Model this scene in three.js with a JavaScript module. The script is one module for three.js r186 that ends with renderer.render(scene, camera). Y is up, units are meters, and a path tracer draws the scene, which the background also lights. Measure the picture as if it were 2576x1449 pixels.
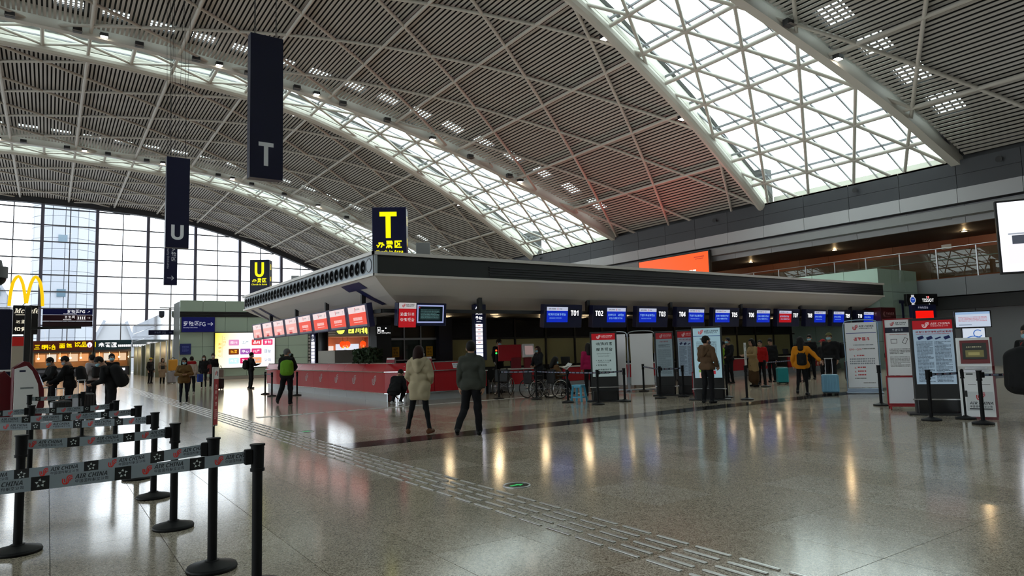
import * as THREE from 'three';
import { RoundedBoxGeometry } from 'three/addons/geometries/RoundedBoxGeometry.js';
import { mergeGeometries } from 'three/addons/utils/BufferGeometryUtils.js';
import { RectAreaLightUniformsLib } from 'three/addons/lights/RectAreaLightUniformsLib.js';

// ---------------------------------------------------------------- camera, sky, exposure
const scene = new THREE.Scene();
const camera = new THREE.PerspectiveCamera(45.978, 2576 / 1449, 0.1, 900);
{
  const yaw = 0.60005, pitch = 0.09269, roll = -0.02833;
  const F0 = new THREE.Vector3(Math.sin(yaw), 0, -Math.cos(yaw)), R0 = new THREE.Vector3(Math.cos(yaw), 0, Math.sin(yaw)), Y = new THREE.Vector3(0, 1, 0);
  const F = F0.clone().multiplyScalar(Math.cos(pitch)).addScaledVector(Y, Math.sin(pitch));
  const U = Y.clone().multiplyScalar(Math.cos(pitch)).addScaledVector(F0, -Math.sin(pitch));
  const R = R0.clone().multiplyScalar(Math.cos(roll)).addScaledVector(U, Math.sin(roll));
  const U2 = U.clone().multiplyScalar(Math.cos(roll)).addScaledVector(R0, -Math.sin(roll));
  camera.quaternion.setFromRotationMatrix(new THREE.Matrix4().makeBasis(R, U2, F.clone().negate()));
  camera.position.set(0, 1.5315, 0);
}
const SKY = 4.4;                                     // overcast sky, even and a little blue
scene.background = new THREE.Color(0.93 * SKY, 0.98 * SKY, 1.0 * SKY);
const renderer = new THREE.WebGLRenderer({ antialias: true });
renderer.toneMapping = THREE.LinearToneMapping;
renderer.toneMappingExposure = 1.0;
renderer.shadowMap.enabled = true;
RectAreaLightUniformsLib.init();

// ---------------------------------------------------------------- helpers
let rs = 12345;
const rnd = () => { rs = (rs * 1664525 + 1013904223) >>> 0; return rs / 4294967296; };
const lerp = (a, b, t) => a + (b - a) * t, clamp = (x, a, b) => Math.min(b, Math.max(a, x)), D = Math.PI / 180;
const used = new Map();
function numbered(n) { const k = used.get(n) || 0; used.set(n, k + 1); return k ? n + '_' + String(k).padStart(3, '0') : n; }
function shade(o) { o.castShadow = true; o.receiveShadow = true; return o; }
function part(name, geo, mat, parent) { const m = shade(new THREE.Mesh(Array.isArray(geo) ? merge(geo) : geo, mat)); m.name = name; parent.add(m); return m; }
function thing(name, label, category, [x, y, z] = [0, 0, 0], ry = 0, group) {
  const o = new THREE.Group(); o.name = numbered(name); scene.add(o); o.position.set(x, y, z); o.rotation.y = ry; o.userData = { label, category };
  if (group) o.userData.group = group;
  return o;
}
function struct(name, label) { const o = new THREE.Group(); o.name = numbered(name); o.userData = { kind: 'structure', label, category: name.split('_')[0] }; scene.add(o); return o; }
function copy(o, label, [x, y, z], ry) { const c = o.clone(); c.name = numbered(o.name.replace(/_\d{3}$/, '')); c.userData = { ...o.userData, label }; scene.add(c); c.position.set(x, y, z); if (ry !== undefined) c.rotation.y = ry; return c; }
function merge(list) {
  return mergeGeometries(list.map((g) => { const n = g.index ? g.toNonIndexed() : g.clone(); for (const k of Object.keys(n.attributes)) if (!['position', 'normal', 'uv'].includes(k)) n.deleteAttribute(k); if (!n.attributes.uv) n.setAttribute('uv', new THREE.BufferAttribute(new Float32Array(n.attributes.position.count * 2), 2)); return n; }));
}
const V = (x, y, z) => new THREE.Vector3(x, y, z);
function put(g, x = 0, y = 0, z = 0, rx = 0, ry = 0, rz = 0) { if (rx || ry || rz) g.applyMatrix4(new THREE.Matrix4().makeRotationFromEuler(new THREE.Euler(rx, ry, rz, 'YXZ'))); return g.translate(x, y, z); }
const box = (w, h, d, x = 0, y = 0, z = 0, rx, ry, rz) => put(new THREE.BoxGeometry(w, h, d), x, y, z, rx, ry, rz);          // centre at x, y, z
const rbox = (w, h, d, r, x = 0, y = 0, z = 0, rx, ry, rz) => put(new RoundedBoxGeometry(w, h, d, 2, Math.min(r, w / 2.01, h / 2.01, d / 2.01)), x, y, z, rx, ry, rz);
const bx = (x0, x1, y0, y1, z0, z1) => box(Math.abs(x1 - x0), Math.abs(y1 - y0), Math.abs(z1 - z0), (x0 + x1) / 2, (y0 + y1) / 2, (z0 + z1) / 2);
const cyl = (r0, r1, h, x = 0, y = 0, z = 0, n = 20, rx, ry, rz) => put(new THREE.CylinderGeometry(r1, r0, h, n), x, y, z, rx, ry, rz);   // r0 at the bottom
const ball = (r, x = 0, y = 0, z = 0, sx = 1, sy = 1, sz = 1, n = 14) => new THREE.SphereGeometry(r, n, Math.ceil(n * 0.7)).scale(sx, sy, sz).translate(x, y, z);
const lathe = (pts, n = 28) => new THREE.LatheGeometry(pts.map(([r, y]) => new THREE.Vector2(r, y)), n);
function rod(a, b, r, n = 8) { const A = V(...a), B = V(...b), d = B.clone().sub(A), g = new THREE.CylinderGeometry(r, r, d.length(), n); g.applyQuaternion(new THREE.Quaternion().setFromUnitVectors(V(0, 1, 0), d.normalize())); return g.translate((A.x + B.x) / 2, (A.y + B.y) / 2, (A.z + B.z) / 2); }
function bar(a, b, w, h) { const A = V(...a), B = V(...b), d = B.clone().sub(A), g = new THREE.BoxGeometry(w, h, d.length()); g.lookAt(d); return g.translate((A.x + B.x) / 2, (A.y + B.y) / 2, (A.z + B.z) / 2); }
const tube = (pts, r, seg = 32, n = 8, closed = false) => new THREE.TubeGeometry(new THREE.CatmullRomCurve3(pts.map((p) => V(...p)), closed, 'centripetal'), seg, r, n, closed);
function extrude(pts, depth, bevel = 0) {             // outline in x, y; extruded along +z
  const s = new THREE.Shape(pts.map(([x, y]) => new THREE.Vector2(x, y)));
  return new THREE.ExtrudeGeometry(s, { depth, bevelEnabled: bevel > 0, bevelSize: bevel, bevelThickness: bevel, bevelSegments: 2, curveSegments: 12 });
}
const plane = (w, h, x = 0, y = 0, z = 0, rx, ry, rz) => put(new THREE.PlaneGeometry(w, h), x, y, z, rx, ry, rz);            // faces +z
function quads(list, uvScale) {                       // each: four points, anticlockwise from the front; uv in metres unless uvScale
  const p = [], uv = [], ix = [];
  for (const q of list) {
    const b = p.length / 3; q.forEach((v) => p.push(...v));
    const a = V(...q[0]), u = V(...q[1]).sub(a).length(), w = V(...q[3]).sub(a).length();
    if (uvScale === 1) uv.push(0, 0, 1, 0, 1, 1, 0, 1); else uv.push(0, 0, u, 0, u, w, 0, w);
    ix.push(b, b + 1, b + 2, b, b + 2, b + 3);
  }
  const g = new THREE.BufferGeometry(); g.setAttribute('position', new THREE.Float32BufferAttribute(p, 3)); g.setAttribute('uv', new THREE.Float32BufferAttribute(uv, 2)); g.setIndex(ix); g.computeVertexNormals(); return g;
}
const mat = (color, roughness = 0.6, metalness = 0, more = {}) => new THREE.MeshStandardMaterial({ color: Array.isArray(color) ? new THREE.Color().setRGB(...color) : color, roughness, metalness, ...more });
function canvas(w, h, draw) {
  const c = document.createElement('canvas'); c.width = w; c.height = h; const g = c.getContext('2d'); draw(g, w, h);
  const t = new THREE.CanvasTexture(c); t.colorSpace = THREE.SRGBColorSpace; t.anisotropy = 8; return t;
}
const print = (w, h, draw, roughness = 0.45) => new THREE.MeshStandardMaterial({ map: canvas(w, h, draw), roughness });
const lit = (w, h, draw, power = 1, roughness = 0.3) => { const t = canvas(w, h, draw); return new THREE.MeshStandardMaterial({ color: 0x080808, roughness, emissive: 0xffffff, emissiveMap: t, emissiveIntensity: power }); };
const glow = (color, power) => new THREE.MeshStandardMaterial({ color: 0x111111, roughness: 0.4, emissive: color, emissiveIntensity: power });
const paneGlass = (tint, through = 1, rough = 0) => new THREE.MeshPhysicalMaterial({ color: tint, transmission: through, thickness: 0, roughness: rough, ior: 1.5, side: THREE.DoubleSide });

// stone: fine speckle in three tones with broad patches
function speckle(size, base, dark, light, seed) {
  let s = seed; const r = () => { s = (s * 1664525 + 1013904223) >>> 0; return s / 4294967296; };
  const n = size * size, a = new Float32Array(n), data = new Uint8Array(n * 4);
  for (let i = 0; i < n; i++) a[i] = r();
  const blur = (src, k) => { const o = new Float32Array(n); for (let y = 0; y < size; y++) for (let x = 0; x < size; x++) { let t = 0; for (let j = -k; j <= k; j++) t += src[y * size + ((x + j + size) % size)]; o[y * size + x] = t / (2 * k + 1); } const q = new Float32Array(n); for (let x = 0; x < size; x++) for (let y = 0; y < size; y++) { let t = 0; for (let j = -k; j <= k; j++) t += o[((y + j + size) % size) * size + x]; q[y * size + x] = t / (2 * k + 1); } return q; };
  const fine = blur(a, 1), mid = blur(a, 4), broad = blur(a, 30);
  for (let i = 0; i < n; i++) {
    const f = (fine[i] - 0.5) * 5.2, m = (mid[i] - 0.5) * 5, b = (broad[i] - 0.5) * 14, t = f + m * 0.6;
    for (let c = 0; c < 3; c++) { let v = base[c] + (t < 0 ? dark[c] * Math.min(1, -t) : light[c] * Math.min(1, t)) + b * 10; data[i * 4 + c] = clamp(v, 0, 255); }
    data[i * 4 + 3] = 255;
  }
  const tx = new THREE.DataTexture(data, size, size); tx.colorSpace = THREE.SRGBColorSpace; tx.magFilter = THREE.LinearFilter; tx.wrapS = tx.wrapT = THREE.RepeatWrapping; tx.needsUpdate = true; return tx;
}

// ---------------------------------------------------------------- hall: floor
const granite = speckle(1024, [190, 179, 164], [-88, -88, -86], [42, 40, 38], 7);
granite.repeat.set(1 / 1.9, 1 / 1.9);
const darkGranite = speckle(512, [50, 47, 46], [-22, -22, -22], [26, 24, 24], 11);
darkGranite.repeat.set(1 / 0.9, 1 / 0.9);
const stoneMat = [0xffffff, 0xf4f1ec, 0xe9e7e2].map((c) => new THREE.MeshStandardMaterial({ map: granite, color: c, roughness: 0.13 }));
const darkStone = new THREE.MeshStandardMaterial({ map: darkGranite, roughness: 0.13 });
const X0 = -49, X1 = 42, ZF = -105, ZB = 24;           // inner faces of the side walls, the glass end wall and the wall behind the camera
{
  const floor = struct('floor', 'polished speckled grey granite floor of the hall');
  part('screed', bx(X0 - 1, X1 + 8, -0.4, -0.008, ZF - 1, ZB + 1), mat([0.05, 0.05, 0.048], 0.9), floor);
  const TX = 0.81, TZ = 1.08, gap = 0.005, far = [];
  const tile = (u0, v0) => { const g = new THREE.BoxGeometry(TX - gap, 0.02, TZ - gap); const p = g.attributes.position, uv = g.attributes.uv; for (let i = 0; i < p.count; i++) uv.setXY(i, p.getX(i) + u0, p.getZ(i) + v0); return g; };
  const variants = [[0, 0], [0.37, 0.61], [0.83, 0.2], [1.31, 1.1], [0.55, 1.47], [1.6, 0.9]].map(([u, v]) => tile(u, v));
  const cells = [];
  for (let i = -61; i < 62; i++) for (let k = -96; k < 28; k++) {
    const x = 0.06 + (i + 0.5) * TX, z = -4.8 + (k + 0.5) * TZ;
    if (x < X0 || x > X1 + 6 || z < ZF || z > ZB) continue;
    const inView = z < -2.2 && Math.abs(Math.atan2(x, -z) - 0.6) < 0.72;
    cells.push([inView ? Math.hypot(x, z) : 500, x, z, i, k]);
  }
  cells.sort((a, b) => a[0] - b[0]);
  cells.forEach(([d, x, z, i, k], n) => {
    if (n < 300) { const m = part('tile', variants[Math.floor(rnd() * 6)], stoneMat[Math.floor(rnd() * 3)], floor); m.position.set(x, -0.01, z); m.rotation.y = rnd() < 0.5 ? Math.PI : 0; } else far.push([x, z]);
  });
  const g = quads(far.map(([x, z]) => { const a = (TX - gap) / 2, b = (TZ - gap) / 2; return [[x - a, 0, z + b], [x + a, 0, z + b], [x + a, 0, z - b], [x - a, 0, z - b]]; }));
  { const uv = g.attributes.uv, p = g.attributes.position; for (let i = 0; i < uv.count; i += 4) { const u = rnd() * 1.9, v = rnd() * 1.9; for (let j = 0; j < 4; j++) uv.setXY(i + j, uv.getX(i + j) + u, uv.getY(i + j) + v); } }
  part('distant_tiles', g, stoneMat[1], floor).userData.kind = 'stuff';
  // dark inlaid band running to the right
  for (let i = 0; i < 34; i++) { const b = box(0.995, 0.012, 0.68, 4.05 + 0.5 + i, -0.004, -11.33), uv = b.attributes.uv, p = b.attributes.position; for (let j = 0; j < p.count; j++) uv.setXY(j, p.getX(j), p.getZ(j)); part('dark_tile', b, darkStone, floor); }
}
// tactile guide strips
{
  const steel = mat([0.6, 0.59, 0.57], 0.3, 1), pale = mat([0.62, 0.62, 0.6], 0.4);
  const t = thing('tactile_strip', 'long strip of raised steel guide bars crossing the floor', 'floor strip', [3.88, 0, -3.2]);
  const g = rbox(0.03, 0.014, 0.325, 0.007, 0, 0.0055, 0), rest = [];
  let n = 0;
  for (let k = 0; k < 112; k++) for (let b = -2; b <= 2; b++) { const z = 0.9 - k * 0.4, x = b * 0.132; if (n++ < 300) { const m = part('guide_bar', g, steel, t); m.position.set(x, 0, z); } else rest.push(box(0.022, 0.008, 0.3, x, 0.0055, z)); }
  part('distant_guide_bars', rest, steel, t).userData.kind = 'stuff';
  const d = thing('dashed_strip', 'pale dashed strip on the floor in front of the red counter', 'floor strip', [4.4, 0, -18.5]);
  for (let k = 0; k < 26; k++) part('dash', rbox(0.54, 0.006, 0.26, 0.003, 0.4 + k * 0.62, 0.0025, 0), pale, d);
}

// ---------------------------------------------------------------- hall: vaulted roof
const XC = -3.46, DX = 2.57, DZ = 3.13, ZS = -23.1, PITCH = DZ * 9;
const table = (xs, ys) => (x) => { let i = 0; while (i < xs.length - 2 && x > xs[i + 1]) i++; const t = (x - xs[i]) / (xs[i + 1] - xs[i]), m = (k) => k <= 0 ? (ys[1] - ys[0]) / (xs[1] - xs[0]) * (xs[0] === 0 ? 0 : 1) : k >= xs.length - 1 ? (ys[k] - ys[k - 1]) / (xs[k] - xs[k - 1]) : (ys[k + 1] - ys[k - 1]) / (xs[k + 1] - xs[k - 1]); const h = xs[i + 1] - xs[i], a = 2 * t ** 3 - 3 * t ** 2 + 1, b = t ** 3 - 2 * t ** 2 + t, c = -2 * t ** 3 + 3 * t ** 2, e = t ** 3 - t ** 2; return a * ys[i] + b * h * m(i) + c * ys[i + 1] + e * h * m(i + 1); };
const hT = table([0, 5.86, 10.36, 15.36, 19.96, 22.96, 26.16, 28.66, 31.16, 34.06, 37.06, 41.16, 43.56, 46.26, 48], [22.65, 22.5, 22.27, 21.9, 21.2, 20.52, 19.7, 18.9, 18.0, 16.9, 15.68, 13.8, 12.6, 11.15, 10.2]);
const wT = table([0, 15.4, 19.96, 22.96, 26.16, 28.66, 31.16, 34.06, 37.06, 41.16, 43.56, 46.26, 48], [1.8, 1.8, 2.02, 2.35, 2.8, 3.2, 3.65, 4.15, 4.7, 5.5, 5.85, 6.35, 6.6]);
const hAt = (x) => hT(Math.abs(x - XC)), wAt = (x) => wT(Math.abs(x - XC));
const nAt = (x) => { const e = 0.05, s = (hAt(x + e) - hAt(x - e)) / (2 * e), l = Math.hypot(1, s); return [-s / l, 1 / l, Math.atan(s)]; };   // normal in x, y and slope
const up = (x, z, d) => { const [nx, ny] = nAt(x); return [x + nx * d, hAt(x) + ny * d, z]; };
const rowX = (i) => XC + i * DX;
const strips = [1, 0, -1, -2, -3].map((s) => ZS + PITCH * (s)).reverse();     // -107.6 ... 5.07
const stripZ = [5.07, -23.1, -51.27, -79.44];
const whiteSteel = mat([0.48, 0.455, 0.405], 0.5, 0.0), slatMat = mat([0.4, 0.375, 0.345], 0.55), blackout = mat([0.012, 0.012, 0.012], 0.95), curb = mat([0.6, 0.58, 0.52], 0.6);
const ROOFGLASS = paneGlass(0xe6f4f0), HALLGLASS = paneGlass(0xf2f6fb);
const barMat = mat([0.2, 0.2, 0.22], 0.5, 0.3);
{
  // bays of slats between the skylights; the opaque roof deck lies above them
  const edges = [[ZB + 0.3, null], ...stripZ.map((z) => [null, z]), [ZF - 0.3, null]];
  const unit = new THREE.BoxGeometry(1, 1, 1), words = ['behind the nearest skylight', 'between the two nearest skylights', 'between the second and third skylights', 'before the glass end wall'];
  const deckLabels = ['slatted ceiling over the entrance side of the hall', 'slatted ceiling nearest the right wall top', 'slatted ceiling bay between the big skylight and the next', 'slatted ceiling bay beyond the second skylight', 'slatted ceiling bay meeting the tall glass end wall'];
  for (let b = 0; b < 5; b++) {
    const zn = (x) => (b === 0 ? ZB + 0.3 : stripZ[b - 1] - wAt(x)), zf = (x) => (b === 4 ? ZF - 0.3 : stripZ[b] + wAt(x));
    const bay = struct('ceiling', deckLabels[b]), hidden = [], deck = [], louvres = [], shafts = [];
    for (let i = -18; i < 18; i++) {
      for (let k = 0; k < 10; k++) {
        const x = rowX(i) + (k + 0.5) * DX / 10, z0 = zn(x) - 0.35, z1 = zf(x) + 0.35 + (b < 4 ? 0.27 : 0);
        if (x > X1 || x < X0) continue;
        const len = z0 - z1, p = up(x, (z0 + z1) / 2, 0.2), th = nAt(x)[2], show = b >= 1 && x > (b === 1 ? 4 : -9) || false;
        const w = 0.15 / Math.cos(th) ** 0.5;
        if (show) { const m = part('slat', unit, slatMat, bay); m.scale.set(w, 0.035, len); m.position.set(...p); m.rotation.z = th; } else hidden.push(put(new THREE.BoxGeometry(w, 0.035, len), ...p, 0, 0, th));
      }
      // deck, left open by one louvred roof light in every row beside the skylight's near edge
      const xa = rowX(i), xb = rowX(i + 1), xm = (xa + xb) / 2, d = 1.0, T = 0.25, hole = b < 4 ? [zf(xm) + 0.75, zf(xm) + 2.25] : null;
      const slab = (x0, x1, n, f) => {            // n, f: z of the near and far ends as functions of x
        const P = (x, z, q) => up(x, z, d + q * T), c = (q) => [P(x0, n(x0), q), P(x1, n(x1), q), P(x1, f(x1), q), P(x0, f(x0), q)], lo = c(0), hi = c(1);
        deck.push(quads([[lo[3], lo[2], lo[1], lo[0]], hi, ...[0, 1, 2, 3].map((k) => [lo[k], lo[(k + 1) % 4], hi[(k + 1) % 4], hi[k]])]));
      };
      const e = 0.012, zfar = (x) => zf(x) - 0.06, znear = (x) => zn(x) + 0.06;
      if (!hole || xm > X1 - 1 || xm < X0 + 1) slab(xa - e, xb + e, znear, zfar);
      else {
        const h0 = () => hole[0], h1 = () => hole[1]; slab(xa - e, xb + e, znear, h1); slab(xa - e, xb + e, h0, zfar); slab(xa - e, xa + 0.5, h1, h0); slab(xb - 0.5, xb + e, h1, h0);
        for (let q = 0; q < 4; q++) { const z = lerp(hole[0], hole[1], (q + 0.5) / 4), A = up(xa + 0.5, z, d + 0.05), B = up(xb - 0.5, z, d + 0.05); louvres.push(bar(A, B, 0.09, 0.025)); }
        const A = up(xa + 0.5, 0, d + T + 0.02), B = up(xb - 0.5, 0, d + T + 0.02);
        shafts.push([[A[0], A[1], hole[0]], [A[0], A[1], hole[1]], [B[0], B[1], hole[1]], [B[0], B[1], hole[0]]]);
      }
    }
    if (hidden.length) part('distant_slats', hidden, slatMat, bay).userData.kind = 'stuff';
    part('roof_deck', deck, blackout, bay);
    if (louvres.length) { part('louvre_blades', louvres, barMat, bay).userData.kind = 'stuff'; part('roof_light_panes', quads(shafts), ROOFGLASS, bay).userData.kind = 'stuff'; }
  }
  // skylights
  const names = ['window_1', 'window_2', 'window_3', 'window_4'], labels = ['skylight over the hall behind the viewpoint', 'largest triangulated skylight strip at upper right', 'second skylight strip curving behind the T banner', 'farthest thin skylight strip at upper left'];
  stripZ.forEach((zc, s) => {
    const w = struct(names[s], labels[s]); w.userData.category = 'skylight';
    const near = [], far = [], curbs = [], panes = [], hiddenPanes = [], barsX = [], barsZ = [], gd = 0.52;
    const N = 144, pt = (x, side, off, d) => { const q = up(x, zc + side * (wAt(x) + off), d); return q; };
    const sweep = (side, prof) => {          // prof: [offset outwards in z, height above the lattice]
      const list = [];
      for (let n = 0; n < N; n++) { const xa = lerp(X0 - 0.4, X1 + 0.5, n / N), xb = lerp(X0 - 0.4, X1 + 0.5, (n + 1) / N); for (let k = 0; k < prof.length; k++) { const [o0, d0] = prof[k], [o1, d1] = prof[(k + 1) % prof.length]; const q = [pt(xa, side, o0, d0), pt(xb, side, o0, d0), pt(xb, side, o1, d1), pt(xa, side, o1, d1)]; list.push(side > 0 ? q : q.reverse()); } }
      return quads(list);
    };
    part('edge_beam', sweep(1, [[-0.12, -0.3], [-0.12, 0.34], [0.36, 0.34], [0.36, -0.3]].reverse()), whiteSteel, w);
    part('edge_beam', sweep(-1, [...Array(12).keys()].map((k) => [0.16 + 0.36 * Math.cos(k * D * 30), -0.1 + 0.36 * Math.sin(k * D * 30)]).reverse()), whiteSteel, w);
    part('curb', sweep(1, [[0.0, 0.28], [0.0, 1.2], [0.2, 1.2], [0.2, 0.28]].reverse()), curb, w);
    part('curb', sweep(-1, [[0.0, 0.28], [0.0, 1.2], [0.2, 1.2], [0.2, 0.28]].reverse()), curb, w);
    for (let i = -18; i < 18; i++) {
      const xa = rowX(i), xb = rowX(i + 1), wm = Math.max(wAt(xa), wAt(xb)), n = Math.ceil(wm / (DZ / 2));
      for (let k = -n; k < n; k++) {
        const Z = (x, j) => zc + clamp(j * DZ / 2, -wAt(x) - 0.02, wAt(x) + 0.02); if (Z(xa, k + 1) - Z(xa, k) + Z(xb, k + 1) - Z(xb, k) < 0.03) continue;
        const q = [up(xa, Z(xa, k + 1), gd), up(xb, Z(xb, k + 1), gd), up(xb, Z(xb, k), gd), up(xa, Z(xa, k), gd)];
        if (s > 0 && xb > -9) part('pane', quads([q]), ROOFGLASS, w); else hiddenPanes.push(q);
      }
      for (let k = -n; k <= n; k++) { const z = zc + k * DZ / 2; if (Math.abs(z - zc) < wm) barsX.push([up(xa, z, gd + 0.04), up(xb, z, gd + 0.04)]); }
      barsZ.push([up(xa, zc - wAt(xa), gd + 0.04), up(xa, zc + wAt(xa), gd + 0.04)]);
    }
    if (hiddenPanes.length) part('distant_panes', quads(hiddenPanes), ROOFGLASS, w).userData.kind = 'stuff';
    part('glazing_bars', merge([...barsX.map(([a, b]) => bar(a, b, 0.07, 0.09)), ...barsZ.map(([a, b]) => bar(a, b, 0.09, 0.12))]), barMat, w);
  });
  // triangulated tube shell under it all: one tube per line of the lattice
  const lattice = struct('trim_1', 'lattice of white steel tubes under the roof'); lattice.userData.category = 'roof lattice';
  const hiddenTubes = [];
  for (let i = -17; i <= 17; i++) {
    const x = rowX(i); if (x > X1 || x < X0) continue;
    const runs = i % 2 === 0 ? [[ZB, ZF]] : stripZ.map((z) => [z + wAt(x), z - wAt(x)]);
    for (const [z0, z1] of runs) { const g = rod([x, hAt(x), z0], [x, hAt(x), z1], i % 2 ? 0.12 : 0.115, 10); if (x > -9 && z1 < -9) part('purlin_tube', g, whiteSteel, lattice); else hiddenTubes.push(g); }
  }
  for (const dir of [1, -1]) for (let k = -60; k < 60; k++) {
    const pts = [];
    for (let i = -18; i <= 18; i++) { const z = ZS + DZ * k + dir * i * DZ / 2; if (z < ZB && z > ZF + 0.2) pts.push([rowX(i), hAt(rowX(i)), z]); }
    if (pts.length < 2) continue;
    const whole = dir < 0 ? k % 2 === 0 : k % 2 !== 0;               // every second diagonal runs through; the others stay inside the skylights
    const runs = whole ? [pts] : stripZ.flatMap((zc) => { const r = []; let cur = []; for (const p of pts) { if (Math.abs(p[2] - zc) < wAt(p[0]) + 0.9) cur.push(p); else { if (cur.length > 1) r.push(cur); cur = []; } } if (cur.length > 1) r.push(cur); return r; });
    for (const r of runs) {
      const seen = r.some(([x, , z]) => x > -8 && z < -9 && Math.atan2(x, -z) < 1.4), g = merge(r.slice(1).map((p, j) => rod(r[j], p, 0.1, 8)));
      if (seen) part('diagonal_tube', g, whiteSteel, lattice); else hiddenTubes.push(g);
    }
  }
  part('distant_tubes', hiddenTubes, whiteSteel, lattice).userData.kind = 'stuff';
}

// ---------------------------------------------------------------- hall: walls
const darkPanel = mat([0.04, 0.043, 0.05], 0.55), palePanel = mat([0.42, 0.42, 0.43], 0.5), midPanel = mat([0.2, 0.205, 0.22], 0.55, 0.15), steelMat = mat([0.55, 0.55, 0.56], 0.3, 1), blackMat = mat([0.015, 0.015, 0.016], 0.5), greyWall = mat([0.28, 0.28, 0.28], 0.7);
const GREENGLASS = new THREE.MeshPhysicalMaterial({ color: new THREE.Color().setRGB(0.38, 0.52, 0.45), roughness: 0.08, ior: 1.5, clearcoat: 0.6, clearcoatRoughness: 0.04 });
const RAILGLASS = paneGlass(0xa9cbbf);
{
  const wr = struct('wall_right', 'long grey panelled wall under the vault on the right');
  part('core', [bx(X1 + 0.06, X1 + 0.8, 9.1, 11.4, ZF, ZB), bx(X1 + 0.9, X1 + 1.5, 8.05, 9.3, ZF, ZB), bx(X1 + 0.3, X1 + 9, 3.2, 3.9, ZF, ZB)], blackMat, wr);
  let n = 0;
  for (let z = ZB - 0.1; z > ZF; z -= 3.13) {
    const z1 = Math.max(z - 3.13 + 0.025, ZF);
    const seen = z < -9 && z > -62;
    const P = (nm, g, m) => part(nm, g, m, wr);
    P('dark_panel', bx(X1, X1 + 0.06, 10.7, 11.5, z, z1), darkPanel); P('dark_panel', bx(X1, X1 + 0.06, 9.93, 10.68, z, z1), darkPanel);
    P('pale_panel', bx(X1 - 0.1, X1 + 0.06, 9.1, 9.91, z, z1), palePanel); P('recessed_panel', bx(X1 + 0.7, X1 + 0.9, 8.05, 9.3, z, z1), palePanel);
    P('slab_panel', bx(X1, X1 + 0.3, 3.95, 4.95, z, z1), midPanel); P('lower_panel', bx(X1 + 0.9, X1 + 1, 0, 3.2, z, z1), midPanel);
    n++;
  }
  const bound = [ZB, ...stripZ.flatMap((z) => [z + 6.3, z - 6.3]), ZF];
  bound.slice(1).forEach((z, k) => { if (k % 2) { part('sill', bx(X1, X1 + 1.7, 11.4, 11.52, bound[k], z), mat([0.5, 0.45, 0.37], 0.6), wr); part('upstand', bx(X1 + 1.5, X1 + 1.7, 11.5, 12.2, bound[k], z), whiteSteel, wr); } else part('closing_panel', bx(X1 + 0.4, X1 + 1.4, 10.9, 14.2, bound[k], z), blackMat, wr); });
  // upper gallery behind the railing
  const copper = mat([0.2, 0.05, 0.01], 0.5), g = struct('wall_gallery', 'copper coloured back wall of the upper gallery');
  for (let z = ZB; z > ZF; z -= 2.4) part('copper_panel', bx(X1 + 7, X1 + 7.2, 4.95, 8.2, z, Math.max(z - 2.38, ZF)), copper, g);
  part('gallery_floor', bx(X1 + 0.3, X1 + 7, 4.3, 4.95, ZF, ZB), greyWall, g); part('gallery_soffit', bx(X1 + 1.4, X1 + 7.2, 8.05, 8.3, ZF, ZB), mat([0.04, 0.04, 0.045], 0.6), g);
  // railing
  const r = thing('gallery_railing', 'glass railing with steel posts along the upper gallery', 'railing', [X1 + 0.2, 4.95, -12]);
  for (let k = 0; k < 17; k++) {
    const z = -k * 2.05 + 4; part('post', bx(-0.02, 0.02, 0, 1.72, z - 0.03, z + 0.03), steelMat, r);
    if (k < 16) part('glass_panel', plane(1.99, 1.5, 0.03, 0.83, z - 1.025, 0, -Math.PI / 2), RAILGLASS, r);
  }
  part('handrail', [rod([-0.02, 1.75, 4], [-0.02, 1.75, -29], 0.025), rod([0.05, 1.1, 4], [0.05, 1.1, -29], 0.012)], steelMat, r);
  const wl = struct('wall_left', 'tall glazed kerbside wall far to the left'); part('upstand', [bx(X0 - 0.6, X0, 0, 1, ZF, ZB), bx(X0 - 0.6, X0, 9.4, 13.4, ZF, ZB)], greyWall, wl);
  for (let z = ZB; z > ZF; z -= 6.2) { part('mullion', bx(X0 - 0.4, X0 - 0.05, 1, 9.4, z, z - 0.3), greyWall, wl); part('pane', quads([[[X0 - 0.2, 1, Math.max(z - 6.2, ZF)], [X0 - 0.2, 1, z - 0.3], [X0 - 0.2, 9.4, z - 0.3], [X0 - 0.2, 9.4, Math.max(z - 6.2, ZF)]]]), HALLGLASS, wl); }
  const wb = struct('wall_back', 'plain grey wall behind the viewpoint'); part('panel', bx(X0 - 0.6, X1 + 8, 0, 25, ZB + 0.2, ZB + 0.8), greyWall, wb);
  const wo = struct('wall_outer', 'outer shell wall behind the gallery and lower rooms'); part('panel', [bx(X1 + 7.3, X1 + 8, -0.2, 13, ZF, ZB), bx(X1, X1 + 8, 8.4, 8.9, ZF, ZB)], greyWall, wo);
  part('gable', [bx(X1 + 0.1, X1 + 8, 0, 13, ZF - 0.5, ZF)], greyWall, wo);
}
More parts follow.
